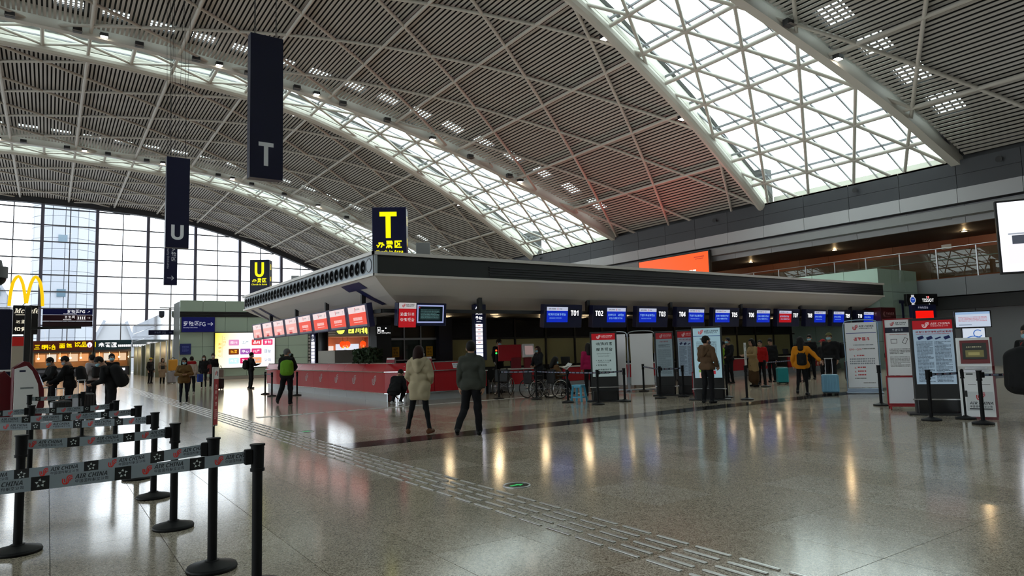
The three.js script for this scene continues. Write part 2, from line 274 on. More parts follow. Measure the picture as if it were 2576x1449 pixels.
// glass end wall
{
  const w = struct('window_5', 'tall arched glass curtain wall at the far end'); w.userData.category = 'window wall';
  const post = mat([0.16, 0.16, 0.22], 0.5, 0.3), fine = mat([0.22, 0.23, 0.27], 0.5, 0.3);
  const XM = 6.02, XA = -1.05, rows = 2.16, ytop = (x) => hAt(x) - 0.55, hidden = [];
  for (let i = -16; i < 16; i++) {
    const xa = XA + i * XM / 2, xb = xa + XM / 2; if (xb > X1 || xa < X0) continue;
    for (let y = 0; y < 23; y += rows) {
      const ya = y, t0 = Math.min(y + rows, ytop(xa)), t1 = Math.min(y + rows, ytop(xb)); if (t0 <= ya + 0.02 && t1 <= ya + 0.02) continue;
      const q = [[xa, ya, ZF], [xb, ya, ZF], [xb, Math.max(ya + 0.01, t1), ZF], [xa, Math.max(ya + 0.01, t0), ZF]];
      if (xb > -8 && xa < 34 && y > 2) part('pane', quads([q]), HALLGLASS, w); else hidden.push(q);
    }
    if (i % 2 === 0) part('mullion', bx(xa - 0.19, xa + 0.19, 0, ytop(xa) + 0.2, ZF + 0.02, ZF + 0.55), post, w); else part('fine_mullion', bx(xa - 0.06, xa + 0.06, 0, ytop(xa) + 0.2, ZF + 0.01, ZF + 0.1), fine, w);
  }
  part('distant_panes', quads(hidden), HALLGLASS, w).userData.kind = 'stuff';
  for (let y = rows; y < 22.5; y += rows) { let xl = X0, xr = X1; while (xr > XC && ytop(xr) < y) xr -= 0.2; while (xl < XC && ytop(xl) < y) xl += 0.2; part('transom', bx(xl, xr, y - 0.08, y + 0.08, ZF + 0.01, ZF + 0.14), fine, w); }
  const arch = []; for (let n = 0; n < 90; n++) { const xa = lerp(X0, X1, n / 90), xb = lerp(X0, X1, (n + 1) / 90); arch.push(bar([xa, ytop(xa) + 0.35, ZF + 0.5], [xb, ytop(xb) + 0.35, ZF + 0.5], 0.9, 0.75)); }
  part('arch_beam', arch, mat([0.03, 0.033, 0.04], 0.6), w);
  part('gable_infill', quads([...Array(90).keys()].map((n) => { const xa = lerp(X0, X1, n / 90), xb = lerp(X0, X1, (n + 1) / 90); return [[xa, ytop(xa), ZF - 0.05], [xb, ytop(xb), ZF - 0.05], [xb, hAt(xb) + 1.4, ZF - 0.05], [xa, hAt(xa) + 1.4, ZF - 0.05]]; })), blackMat, w);
}
// outside: apron and tower
{
  const g = struct('ground', 'pale concrete ground outside the glass wall'); part('slab', bx(-120, 120, -0.6, -0.3, ZF - 200, ZF - 0.6), mat([0.3, 0.3, 0.3], 0.9), g);
  const t = thing('hotel_tower', 'pale round tower of panelled floors outside the glass wall', 'tower', [2.2, 0, -165]);
  const wallA = mat([0.3, 0.32, 0.36], 0.7), wallB = mat([0.34, 0.36, 0.39], 0.7), win = mat([0.08, 0.13, 0.17], 0.2), r = 5.4, N = 16;
  part('core', cyl(r - 0.12, r - 0.12, 46, 0, 23, 0, 48), mat([0.2, 0.21, 0.25], 0.8), t);
  for (let f = 0; f < 20; f++) for (let k = 0; k < N; k++) {
    const a = (k + 0.5) / N * Math.PI * 2, wd = 2 * r * Math.sin(Math.PI / N) - 0.06, y = f * 2.2 + 1.1; if (Math.cos(a) < -0.3) continue;
    const m = part('facade_panel', new THREE.BoxGeometry(1, 1, 0.2), k % 4 === 1 ? wallB : wallA, t); m.scale.set(wd, 2.13, 1); m.position.set(Math.sin(a) * r, y, Math.cos(a) * r); m.rotation.y = a;
  }
  for (const y of [15.4, 26.2, 4.6]) part('balcony_window', rbox(1.5, 1.5, 0.3, 0.02, -0.4, y, r + 0.1), win, t);
  const s = thing('glazed_stair', 'pale sloping glazed canopy standing outside the end wall', 'canopy', [9.6, 0, -150]);
  part('wall', extrude([[-5, 0], [5, 0], [2.4, 8.6], [-1.4, 8.6]], 6, 0.1), mat([0.38, 0.39, 0.41], 0.7), s); part('rail', [bar([-4.6, 2, 6.4], [-1.2, 9.2, 6.4], 0.3, 0.5), bar([2.2, 9, 6.4], [5.4, -0.2, 6.4], 0.3, 0.5)], wallA, s);
}
// ---------------------------------------------------------------- lettering: strokes of the characters on the signs, on a grid of ten by ten
const HAN = {
  办: '23-73-67-58 42-44-18 15-06 84-96', 票: '11-81 22-82-84-24-22 41-44 61-64 26-76 17-87 47-49 27-19 67-89', 区: '91-11-18-98 32-76 73-27', 国: '11-81-89-19-11 33-73 35-65 37-77 53-57',
  航: '31-22 22-42-49-39 22-25-19 05-55 32-34 36-38 71-82 63-93 75-65-59 75-85-88-98', 安: '51-52 22-13 12-82-83 15-85 42-26-78 74-49-19', 检: '02-42 21-29 23-05 24-46 62-45 62-95 55-85 57-58 66-67 86-78 49-99',
  卫: '12-72-75-65 42-48 18-88', 生: '31-13 23-83 51-58 25-75 18-88', 间: '11-22 13-19 31-81-89-79 33-63-67-33-37 35-65', 特: '12-04 14-44 31-39 07-45 53-93 71-75 55-95 57-97 84-89-79 67-78',
  殊: '02-42 22-14 23-33-29-19 25-36 61-53 53-93 45-95 71-79 74-48 75-98', 旅: '21-22 03-43 23-17-09 33-38-28 61-53 52-92 55-94 65-68-78 73-75-99', 客: '51-52 12-82-83 12-13 43-26 33-63-26 35-86 37-77-79-39-37', 服: '12-17-09 12-42-49-39 14-44 16-46 52-92-94-84 52-59 55-85-59 66-99',
  务: '41-23 22-72-25 33-95 26-76-69-59 45-47-19', 柜: '02-42 21-29 23-05 24-46 51-59 51-91 53-83-86-56 59-99', 台: '41-14-84 62-95 26-76-79-26-29-79', 助: '12-17 12-42-47 14-44 15-45 07-57 53-93-88-78 71-74-49', 理: '02-42 05-45 08-48 22-28 52-92-95-55-52 53-93 72-78 57-97 59-99',
  机: '02-42 21-29 23-05 24-46 62-65-49 62-82-88-98-97', 续: '31-14-34-06-46 08-47 53-93 72-74 45-95-84 56-67 55-66 75-76-49 78-99', 手: '71-12 13-83 05-95 51-59-39', 乘: '71-12 03-93 51-59 24-27 15-35 37-16 64-67-77 85-64 55-19 55-99', 自: '41-32 22-72-79-29-22 24-74 26-76',
  逾: '11-22 04-24-27-08-99 51-34 51-94 44-74 35-38 35-55-58 36-56 37-57 75-77 95-97', 重: '71-12 03-93 24-74-77-27-24 25-75 42-49 18-88 09-99', 行: '31-03 33-05 24-29 52-92 45-95 74-79-69', 李: '12-82 51-55 43-15 63-85 26-66-57 57-59-49 07-97', 收: '12-16-36 31-39 61-53 53-93 84-49 55-99', 费: '12-72-74-14-76-66 12-06 41-49 61-67 37-77-78 37-38 57-38-29 68-89', 四: '12-82-88-18-12 33-36 63-66-76', 川: '22-25-18 52-57 82-89',
  产: '51-52 12-82 32-33 62-63 14-84 14-17-09', 三: '12-82 25-75 08-88', 明: '12-42-47-17-12 14-44 52-57-49 52-92-99-89 54-94 56-96', 治: '12-23 05-16 18-36 71-54-94 83-95 56-96-99-59-56', 面: '02-92 52-43 14-84-89-19-14 34-39 64-69 36-66 37-67', 包: '31-14 23-83-87-77 34-64-66-26 24-28-98-97', 饮: '21-13 23-43-34 24-28-46 61-44 62-92-84 64-67-49 66-99', 品: '31-71-74-34-31 06-46-49-09-06 56-96-99-59-56', 米: '22-33 72-63 04-94 51-59 44-08 54-98',
  芝: '02-92 31-33 61-63 44-55 16-76-29 28-99', 莲: '02-92 31-33 61-63 05-16 17-19-99 44-94 54-36-86 67-99 63-69', 开: '12-82 05-95 32-35-19 62-69', 查: '02-92 51-55 52-15 53-95 26-76-78-26-28 09-99', 室: '51-52 12-82-83 23-73 43-25-75 63-85 56-59 26-76 09-99', 温: '12-23 05-16 18-36 42-82-84-44-42 43-83 36-96 46-49 66-69 86-89 29-99', 馨: '02-42 21-23 03-43 52-72-83 54-94 15-85 51-59 28-78', 提: '02-32 21-29-19 06-35 42-82-84-44-42 43-83 36-96 66-69 67-97 46-39-99', 示: '22-72 14-84 54-59-49 36-18 66-88',
  中: '12-82-86-16-12 51-59', 的: '21-12 12-42-48-18-12 15-45 61-53 53-93-89-79 65-76', 锂: '21-04 12-42 14-44 24-28-47 52-92-95-55-52 53-93 72-79 57-97 59-99', 电: '12-82-86-16-12 14-84 51-58-98-97', 池: '12-23 05-16 18-36 34-93-97-87 62-67 44-49-99-98', 运: '11-22 04-24-27-08-99 42-82 34-94 54-37-87 76-88', 输: '02-42 21-15-45 33-39 07-47 61-44 61-94 54-74 45-49 45-65-69 47-67 76-78 96-99', 规: '12-42 21-24-09 05-45 25-47 52-92-96 52-56 72-75-49 76-79-99', 定: '51-52 12-82-83 24-74 54-58 56-76 35-18-98', 土: '23-73 51-58 08-98', 购: '12-42-46 12-17 31-35-09 36-48 61-53 62-92-89-79 64-56-87', 物: '12-04 14-44 31-39 07-45 61-54 63-93-88-78 73-46 83-58', 心: '14-07 33-38-78-76 53-55 84-96',
  无: '22-72 14-84 42-44-19 54-58-98-96', 成: '23-83 23-26-09 25-45-47-37 52-55-99-97 71-82 74-48', 人: '51-54-19 54-98', 童: '51-52 22-72 32-33 63-64 14-84 25-75-77-27-25 51-59 18-88 09-99', 轮: '02-42 21-15-45 33-39 07-47 61-44 61-94 55-58-98-97 84-56', 椅: '02-42 21-29 23-05 24-46 42-92 62-54 63-85 45-95 84-89 55-75-77-57-55', 儿: '32-36-19 62-68-98-96', 达: '11-22 04-24-27-08-99 33-93 62-64-37 65-87', 星: '21-71-74-24-21 24-74 35-27 16-86 51-59 28-78 09-99', 和: '31-12 03-43 22-29 24-06 24-36 52-92-98-58-52', 食: '51-04 51-94 53-54 34-74-77-34-39-57 36-76 67-99', 公: '31-14 62-95 54-28-78 75-88', 司: '12-82-89-79 13-63 25-65-68-28-25', 际: '12-19 12-42-24-46-36 62-92 54-94 74-79-69 66-57 86-97', 空: '51-52 12-82-84 12-14 34-25 63-75 26-76 56-59 09-99', 空格: '',
};
function han(g, text, x, y, s, w = 0.11) {                   // top left corner; s is the size of a character
  g.save(); g.lineWidth = s * w; g.lineCap = 'butt'; g.lineJoin = 'miter'; g.strokeStyle = g.fillStyle;
  [...text].forEach((c, i) => {
    const d = HAN[c]; if (!d) return;
    g.beginPath();
    for (const st of d.split(' ')) st.split('-').forEach((p, k) => { const px = x + i * s * 1.06 + s * (0.05 + 0.9 * +p[0] / 9), py = y + s * (0.02 + 0.96 * (+p[1] - 0.5) / 9); if (k) g.lineTo(px, py); else g.moveTo(px, py); });
    g.stroke();
  });
  g.restore();
}
function latin(g, text, x, y, size, font = 'bold', stretch = 1, family = 'sans-serif') { g.save(); g.translate(x, y); g.scale(stretch, 1); g.font = font + ' ' + size + 'px ' + family; g.fillText(text, 0, 0); g.restore(); }
function phoenix(g, x, y, s, color) {                        // airline emblem: a looping bird in broad strokes
  g.save(); g.translate(x, y); g.scale(s, s); g.strokeStyle = color; g.lineCap = 'round'; g.lineWidth = 0.11;
  for (const [a, b, c, d] of [[[0.95, 0.06], [0.62, 0.02], [0.5, 0.16], [0.5, 0.4]], [[0.98, 0.24], [0.74, 0.2], [0.66, 0.3], [0.66, 0.5]], [[0.97, 0.42], [0.84, 0.4], [0.8, 0.5], [0.78, 0.6]]]) { g.beginPath(); g.moveTo(...a); g.bezierCurveTo(...b, ...c, ...d); g.stroke(); }
  g.beginPath(); g.moveTo(0.5, 0.36); g.bezierCurveTo(0.5, 0.7, 0.52, 0.95, 0.3, 0.95); g.bezierCurveTo(0.05, 0.95, 0.05, 0.6, 0.08, 0.38); g.stroke();
  g.beginPath(); g.moveTo(0.66, 0.48); g.bezierCurveTo(0.66, 0.8, 0.62, 0.9, 0.42, 0.98); g.stroke(); g.beginPath(); g.moveTo(0.26, 0.42); g.bezierCurveTo(0.24, 0.6, 0.26, 0.72, 0.32, 0.74); g.stroke();
  g.restore();
}
function airline(g, x, y, s, red, ink) { phoenix(g, x, y, s, red); g.fillStyle = ink; g.font = 'italic bold ' + s * 0.52 + 'px sans-serif'; g.fillText('AIR CHINA', x + s * 1.15, y + s * 0.48); han(g, '中国国际航空公司', x + s * 1.15, y + s * 0.58, s * 0.29, 0.1); }
function star5(g, x, y, r) { for (let k = 0; k < 5; k++) { const a = k * 72 * D - 90 * D, p = (q, t) => [x + Math.cos(a + t) * q * r, y + Math.sin(a + t) * q * r]; g.beginPath(); g.moveTo(...p(1, 0.0)); g.lineTo(...p(0.42, 0.5)); g.lineTo(...p(0.62, -0.62)); g.closePath(); g.fill(); } }
function lines(g, x, y, w, h, n, color, seed = 3, fill = 0.55) {   // rows of small print
  g.fillStyle = color; let s = seed; const r = () => { s = (s * 1664525 + 1013904223) >>> 0; return s / 4294967296; };
  for (let i = 0; i < n; i++) { const yy = y + i * h / n, end = x + w * (r() < 0.2 ? 0.45 + r() * 0.4 : 0.97); let xx = x; while (xx < end) { const l = h / n * (0.35 + r() * 0.3); g.fillRect(xx, yy, l, h / n * fill); if (r() < 0.5) g.fillRect(xx, yy + h / n * fill * 0.4, l * 1.2, h / n * 0.1); xx += h / n * 0.72; } }
}
const fill = (g, c, x, y, w, h) => { g.fillStyle = c; g.fillRect(x, y, w, h); };
const arrow = (g, x, y, s, turn = 0) => { g.save(); g.translate(x, y); g.rotate(turn); g.strokeStyle = g.fillStyle; g.lineWidth = s * 0.2; g.lineCap = 'butt'; g.lineJoin = 'miter'; g.beginPath(); g.moveTo(-s, 0); g.lineTo(s * 0.8, 0); g.moveTo(s * 0.2, -s * 0.65); g.lineTo(s * 0.85, 0); g.lineTo(s * 0.2, s * 0.65); g.stroke(); g.restore(); };

// ---------------------------------------------------------------- check-in island
const navy = mat([0.008, 0.011, 0.055], 0.45), navyDeep = mat([0.004, 0.006, 0.035], 0.4), shellWhite = mat([0.84, 0.8, 0.77], 0.45), ventGrey = mat([0.55, 0.6, 0.66], 0.5), red = mat([0.46, 0.01, 0.018], 0.32), redSoft = mat([0.5, 0.02, 0.03], 0.3), chrome = mat([0.7, 0.7, 0.71], 0.2, 1), rubber = mat([0.008, 0.008, 0.009], 0.55), blackGloss = mat([0.01, 0.01, 0.011], 0.2), cream = mat([0.6, 0.56, 0.48], 0.6), whitePaint = mat([0.72, 0.72, 0.7], 0.4), amber = mat([0.5, 0.46, 0.22], 0.45);
const IX0 = 8.0, IX1 = 37.3, IZ0 = -19.0, IZ1 = -35.4, IT = 4.6;
{
  const c = thing('checkin_canopy', 'long white canopy roof over the check-in island', 'canopy', [0, 0, 0]);
  // curved soffit: profile in (inset, height)
  const prof = [[0.0, 3.94], [0.35, 3.72], [0.9, 3.42], [1.5, 3.16], [2.3, 2.95]], list = [];
  const ring = ([o, y]) => [[IX0 + o, y, IZ0 - o], [IX1 + 0.2, y, IZ0 - o], [IX1 + 0.2, y, IZ1 + o], [IX0 + o, y, IZ1 + o]];
  for (let k = 0; k < prof.length - 1; k++) {
    const a = ring(prof[k]), b = ring(prof[k + 1]); const cut = 8;
    for (let j = 0; j < cut; j++) { const xa = lerp(a[0][0], a[1][0], j / cut), xb = lerp(a[0][0], a[1][0], (j + 1) / cut), ya = lerp(b[0][0], b[1][0], j / cut), yb = lerp(b[0][0], b[1][0], (j + 1) / cut); list.push([[xa, prof[k][0] * 0 + a[0][1], a[0][2]], [ya, b[0][1], b[0][2]], [yb, b[0][1], b[0][2]], [xb, a[0][1], a[0][2]]]); list.push([[xb, a[0][1], a[2][2]], [yb, b[0][1], b[2][2]], [ya, b[0][1], b[2][2]], [xa, a[0][1], a[2][2]]]); }
    list.push([a[3], b[3], b[0], a[0]]);
  }
  part('soffit', quads(list), new THREE.MeshStandardMaterial({ color: shellWhite.color, roughness: 0.45, side: THREE.DoubleSide }), c);
  part('lip', [bx(IX0 - 0.06, IX1 + 0.2, 4.54, 4.64, IZ0, IZ0 + 0.06), bx(IX0 - 0.06, IX0, 4.54, 4.64, IZ1 - 0.06, IZ0 + 0.06), bx(IX0 - 0.04, IX1 + 0.2, 3.9, 3.97, IZ0, IZ0 + 0.04), bx(IX0 - 0.04, IX0, 3.9, 3.97, IZ1, IZ0 + 0.04), bx(IX0, IX1 + 0.2, 4.56, 4.62, IZ0, IZ1)], shellWhite, c);
  part('front_fascia', bx(IX0 + 0.02, IX1 + 0.2, 3.97, 4.54, IZ0 - 0.12, IZ0 - 0.03), mat([0.025, 0.027, 0.027], 0.5), c); part('rear_fascia', bx(IX0 + 0.02, IX1 + 0.2, 3.97, 4.54, IZ1 + 0.03, IZ1 + 0.12), mat([0.025, 0.027, 0.027], 0.5), c);
  for (let k = 0; k < 4; k++) part('grille_slat', bx(IX0 + 4.1, IX1 + 0.1, 4.06 + k * 0.085, 4.1 + k * 0.085, IZ0 - 0.03, IZ0 + 0.005), mat([0.05, 0.048, 0.055], 0.4, 0.3), c);
  // end fascia with round air nozzles
  const fascia = part('end_fascia', bx(IX0 + 0.03, IX0 + 0.12, 3.97, 4.54, IZ1, IZ0), ventGrey, c);
  const ringG = put(new THREE.TorusGeometry(0.205, 0.016, 8, 24), 0, 0, 0, 0, Math.PI / 2, 0), bowl = put(cyl(0.2, 0.2, 0.03, 0, 0, 0, 24), 0, 0, 0, 0, 0, Math.PI / 2), hub = put(ball(0.05, 0, 0, 0, 0.4, 1, 1), 0, 0, 0), steel2 = mat([0.14, 0.15, 0.17], 0.4, 0.3), pit = new THREE.MeshPhysicalMaterial({ color: 0x020203, roughness: 0.9, specularIntensity: 0.1 });
  for (let k = 0; k < 34; k++) { const z = IZ0 - 0.42 - k * 0.472, n = part('air_nozzle', ringG, steel2, fascia); n.position.set(IX0 + 0.02, 4.255, z); part('bowl', bowl, k === 0 ? ventGrey : pit, n).position.x = -0.006 + 0.016; if (k) part('hub', hub, steel2, n).position.set(0.0, -0.03, 0.05); }
  // painted letters on the end soffit, following its curve
  const follow = (z0, z1, o0, o1, n = 10) => { const y = (o) => { let i = 0; while (i < prof.length - 2 && o > prof[i + 1][0]) i++; return lerp(prof[i][1], prof[i + 1][1], (o - prof[i][0]) / (prof[i + 1][0] - prof[i][0])); }; const q = []; for (let k = 0; k < n; k++) { const a = lerp(o0, o1, k / n), b = lerp(o0, o1, (k + 1) / n); q.push([[IX0 + a - 0.008, y(a) - 0.012, z0], [IX0 + a - 0.008, y(a) - 0.012, z1], [IX0 + b - 0.008, y(b) - 0.012, z1], [IX0 + b - 0.008, y(b) - 0.012, z0]].reverse()); } return q; };
  const blue = new THREE.MeshStandardMaterial({ color: new THREE.Color().setRGB(0.012, 0.018, 0.12), roughness: 0.45, side: THREE.DoubleSide });
  part('letter', quads([...follow(-20.5, -22.1, 0.12, 0.42), ...follow(-21.1, -21.5, 0.42, 1.35)]), blue, c).userData.label = 'painted blue letter T';
  part('letter', quads([...follow(-32.6, -33.0, 0.12, 1.3), ...follow(-34.0, -34.4, 0.12, 1.3), ...follow(-32.6, -34.4, 1.3, 1.5)]), blue, c).userData.label = 'painted blue letter U';
  part('inner_ceiling', bx(IX0 + 2.25, IX1 + 0.2, 2.95, 3.05, IZ0 - 2.25, IZ1 + 2.25), mat([0.1, 0.09, 0.075], 0.6), c);
  for (const [x, z] of [[11.2, -33], [22, -33], [33, -33], [11.2, -26.6], [22, -27.4], [33, -27.4]]) part('column', cyl(0.25, 0.25, 2.96, x, 1.48, z, 20), mat([0.05, 0.05, 0.055], 0.4), c);
}
// downlights recessed in the inner ceiling of the island
{
  const lamp = glow(0xffe6b8, 3), trim = mat([0.3, 0.28, 0.24], 0.4, 0.5);
  const proto = thing('downlight', 'round warm downlight under the check-in canopy', 'downlight', [0, 0, 0], 0, 'downlights under the check-in canopy');
  part('trim_ring', put(new THREE.TorusGeometry(0.1, 0.015, 6, 20), 0, -0.002, 0, Math.PI / 2), trim, proto); part('lens', cyl(0.09, 0.09, 0.01, 0, -0.004, 0, 20), lamp, proto);
  let first = true;
  const place = (x, z, l0) => { const o = first ? proto : copy(proto, l0, [0, 0, 0]); o.userData.label = l0; first = false; o.position.set(x, 2.945, z); const l = new THREE.SpotLight(0xffdfae, z < -23 ? 8 : 1.6, 0, 1.2, 0.6); l.position.set(0, -0.03, 0); l.castShadow = true; l.shadow.radius = 8; l.name = 'downlight_beam'; if (o.children.some((q) => q.isLight)) return; o.add(l); const t = new THREE.Object3D(); t.name = 'aim'; t.position.set(0, -3, 0); o.add(t); l.target = t; };
  const nth = ['first', 'second', 'third', 'fourth', 'fifth', 'sixth', 'seventh', 'eighth', 'ninth', 'tenth', 'last'];
  for (let k = 0; k < 11; k++) place(12 + k * 2.33, -22.2, nth[k] + ' warm downlight from the left in the front row under the canopy');
  for (let k = 0; k < 10; k++) place(13 + k * 2.33, -23.6, nth[k] + ' warm downlight from the left in the rear row under the canopy');
}
// sign boxes hung from the canopy along the front
const boardRed = '#d8202a';
{
  const rail = thing('sign_rail', 'dark rail under the canopy that carries the counter number boxes', 'rail', [0, 0, 0]);
  part('beam', [bx(8.7, 37.2, 2.86, 2.98, -20.06, -19.94), bx(8.64, 8.76, 2.86, 2.98, -35.2, -20)], mat([0.02, 0.02, 0.022], 0.5), rail);
  for (const [x, z] of [[12.3, -20], [17.2, -20], [21.8, -20], [26.5, -20], [31.2, -20], [35.8, -20], [8.7, -21.6], [8.7, -25.2], [8.7, -29], [8.7, -33]]) part('hanger', bx(x - 0.07, x + 0.07, 2.95, 3.6, z - 0.07, z + 0.07), mat([0.03, 0.03, 0.033], 0.5), rail);
  const num = ['T01', 'T02', 'T03', 'T04', 'T05', 'T06', 'T07', 'T08', 'T09', 'T10'], said = [['特殊旅客服务柜台'], ['自助行李托运柜台', 1], ['手提行李运输柜台'], ['手提行李运输柜台'], ['自助办理乘机手续', 1], ['自助办理乘机手续', 1], ['特殊旅客服务台', 2], ['安检行李柜台'], ['安检行李柜台'], ['安检行李柜台']];
  num.forEach((t, i) => {
    const x = 15.75 + i * 2.33, o = thing('counter_sign', 'navy counter sign box reading ' + t + (i === 6 ? ' with a red screen' : ' with a blue screen'), 'sign', [x, 2.82, -19.82], 0, 'numbered counter signs');
    const right = i % 2 === 0, sx = right ? -0.3 : 0.3, nx = right ? 0.56 : -0.56;
    part('case', rbox(1.78, 0.86, 0.26, 0.02, 0, -0.04, 0), navy, o).rotation.x = 0.12;
    const face = new THREE.Group(); face.name = 'face'; face.rotation.x = 0.12; o.add(face);
    part('screen', plane(0.98, 0.56, sx, 0.02, 0.145), lit(256, 146, (g, w, h) => { fill(g, i === 6 ? '#c0101c' : '#0a2fd0', 0, 0, w, h); const gr = g.createLinearGradient(0, 0, w, 0); fill(g, '#cfd6ee', 0, 0, w, 36); g.fillStyle = '#333'; latin(g, 'AIR CHINA', 20, 24, 17, 'italic bold'); g.fillStyle = '#c22'; g.fillRect(128, 8, 6, 20); g.fillStyle = '#456'; latin(g, 'STAR', 150, 24, 15); latin(g, '航', 0, 0, 1); g.fillStyle = '#9fd0ff'; han(g, said[i][0], 14, 58, 26); if (said[i][1]) han(g, '安检办理乘机手续', 30, 94, 22); else latin(g, 'BAGGAGE CHECK-IN', 34, 112, 16, 'normal'); }, 0.75), o).rotation.x = 0.12;
    part('number', plane(0.56, 0.32, nx, 0.08, 0.146), lit(128, 72, (g, w, h) => { fill(g, '#02030c', 0, 0, w, h); g.fillStyle = '#ffffff'; latin(g, t, 10, 58, 62, 'bold', 0.92); }, 1.6), o).rotation.x = 0.12;
    o.remove(face);
  });
  // excess baggage sign
  const o = thing('baggage_sign', 'navy sign box with red panel and dark text screen', 'sign', [9.95, 2.8, -19.82]);
  part('case', rbox(1.74, 0.74, 0.26, 0.02), navy, o).rotation.x = 0.1;
  part('panel', plane(0.6, 0.78, -0.54, -0.02, 0.15), lit(240, 312, (g, w, h) => { fill(g, boardRed, 0, 0, w, h); fill(g, '#e9e6e6', 0, 0, w, 74); airline(g, 44, 12, 44, '#c81420', '#222'); g.fillStyle = '#fff'; han(g, '逾重行李', 18, 120, 48, 0.09); han(g, '收费柜台', 18, 190, 48, 0.09); }, 0.55), o).rotation.x = 0.1;
  part('screen', plane(0.96, 0.58, 0.28, 0.02, 0.15), lit(320, 194, (g, w, h) => { fill(g, '#a9b4e8', 0, 0, w, h); fill(g, '#020d10', 14, 16, w - 28, h - 32); fill(g, '#d03', 22, 22, 10, 12); lines(g, 40, 50, 230, 110, 9, '#7fb0b0', 5, 0.35); }, 0.8), o).rotation.x = 0.1;
  // tall check-in sign
  const v = thing('checkin_column_sign', 'tall narrow navy sign with lit white characters and panels', 'sign', [12.45, 1.25, -20.3]);
  part('case', rbox(0.5, 1.95, 0.16, 0.015, 0, 0.97, 0), navy, v);
  part('face', plane(0.32, 1.85, -0.05, 0.99, 0.083), lit(128, 740, (g, w, h) => { fill(g, '#03051e', 0, 0, w, h); g.fillStyle = '#fff'; han(g, '办理', 6, 12, 54, 0.13); han(g, '乘机', 6, 82, 54, 0.13); han(g, '手续', 6, 152, 54, 0.13); latin(g, 'Check-in', 22, 236, 20, 'normal'); for (let k = 0; k < 8; k++) { fill(g, k < 5 ? '#f4eefa' : '#e6ecff', 8, 262 + k * 58, 112, 50); if (k < 5) { g.fillStyle = '#c99'; g.fillRect(40, 278 + k * 58, 46, 14); } } }, 1.3), v);
}
// red boarding screens along the end
{
  for (let k = 0; k < 8; k++) {
    const z = -21.5 - k * 1.86, o = thing('flight_screen', ['nearest red flight screen over the counter end, beside the dark column', 'second red flight screen from the front of the end row', 'third red flight screen from the front of the end row', 'fourth red flight screen from the front of the end row', 'fifth red flight screen from the front, with a dark red arch', 'sixth red flight screen from the front of the end row', 'seventh red flight screen from the front of the end row', 'farthest red flight screen of the end row'][k], 'screen', [8.55, 2.83, z], -Math.PI / 2, 'red flight screens over the counter end');
    part('case', rbox(1.84, 0.78, 0.2, 0.02), mat([0.02, 0.022, 0.09], 0.4), o).rotation.x = 0.14;
    part('screen', plane(1.5, 0.68, 0.04, 0, 0.112), lit(256, 116, (g, w, h) => { fill(g, '#f2503c', 0, 0, w, h); fill(g, '#f3dcdc', 0, 0, w, 38); if (k > 3) { fill(g, '#f7b0a8', 0, 38, w, 78); } if (k > 2) { fill(g, '#c4161c', 40 + k * 8, 84, 70, 32); } g.fillStyle = '#d02030'; g.fillRect(100, 8, 7, 22); g.fillStyle = '#888'; latin(g, 'AIR CHINA', 112, 22, 12); latin(g, String(8 - k), 220, 30, 24, 'normal'); g.fillStyle = '#ffe8e4'; for (let q = 0; q < 12; q++) g.fillRect(66 + q * 11, 62, 6, 18); lines(g, 70, 88, 130, 8, 1, '#ffe0da', 3 + k); fill(g, '#555c66', 0, 106, w, 10); }, 0.95), o).rotation.x = 0.14;
  }
}
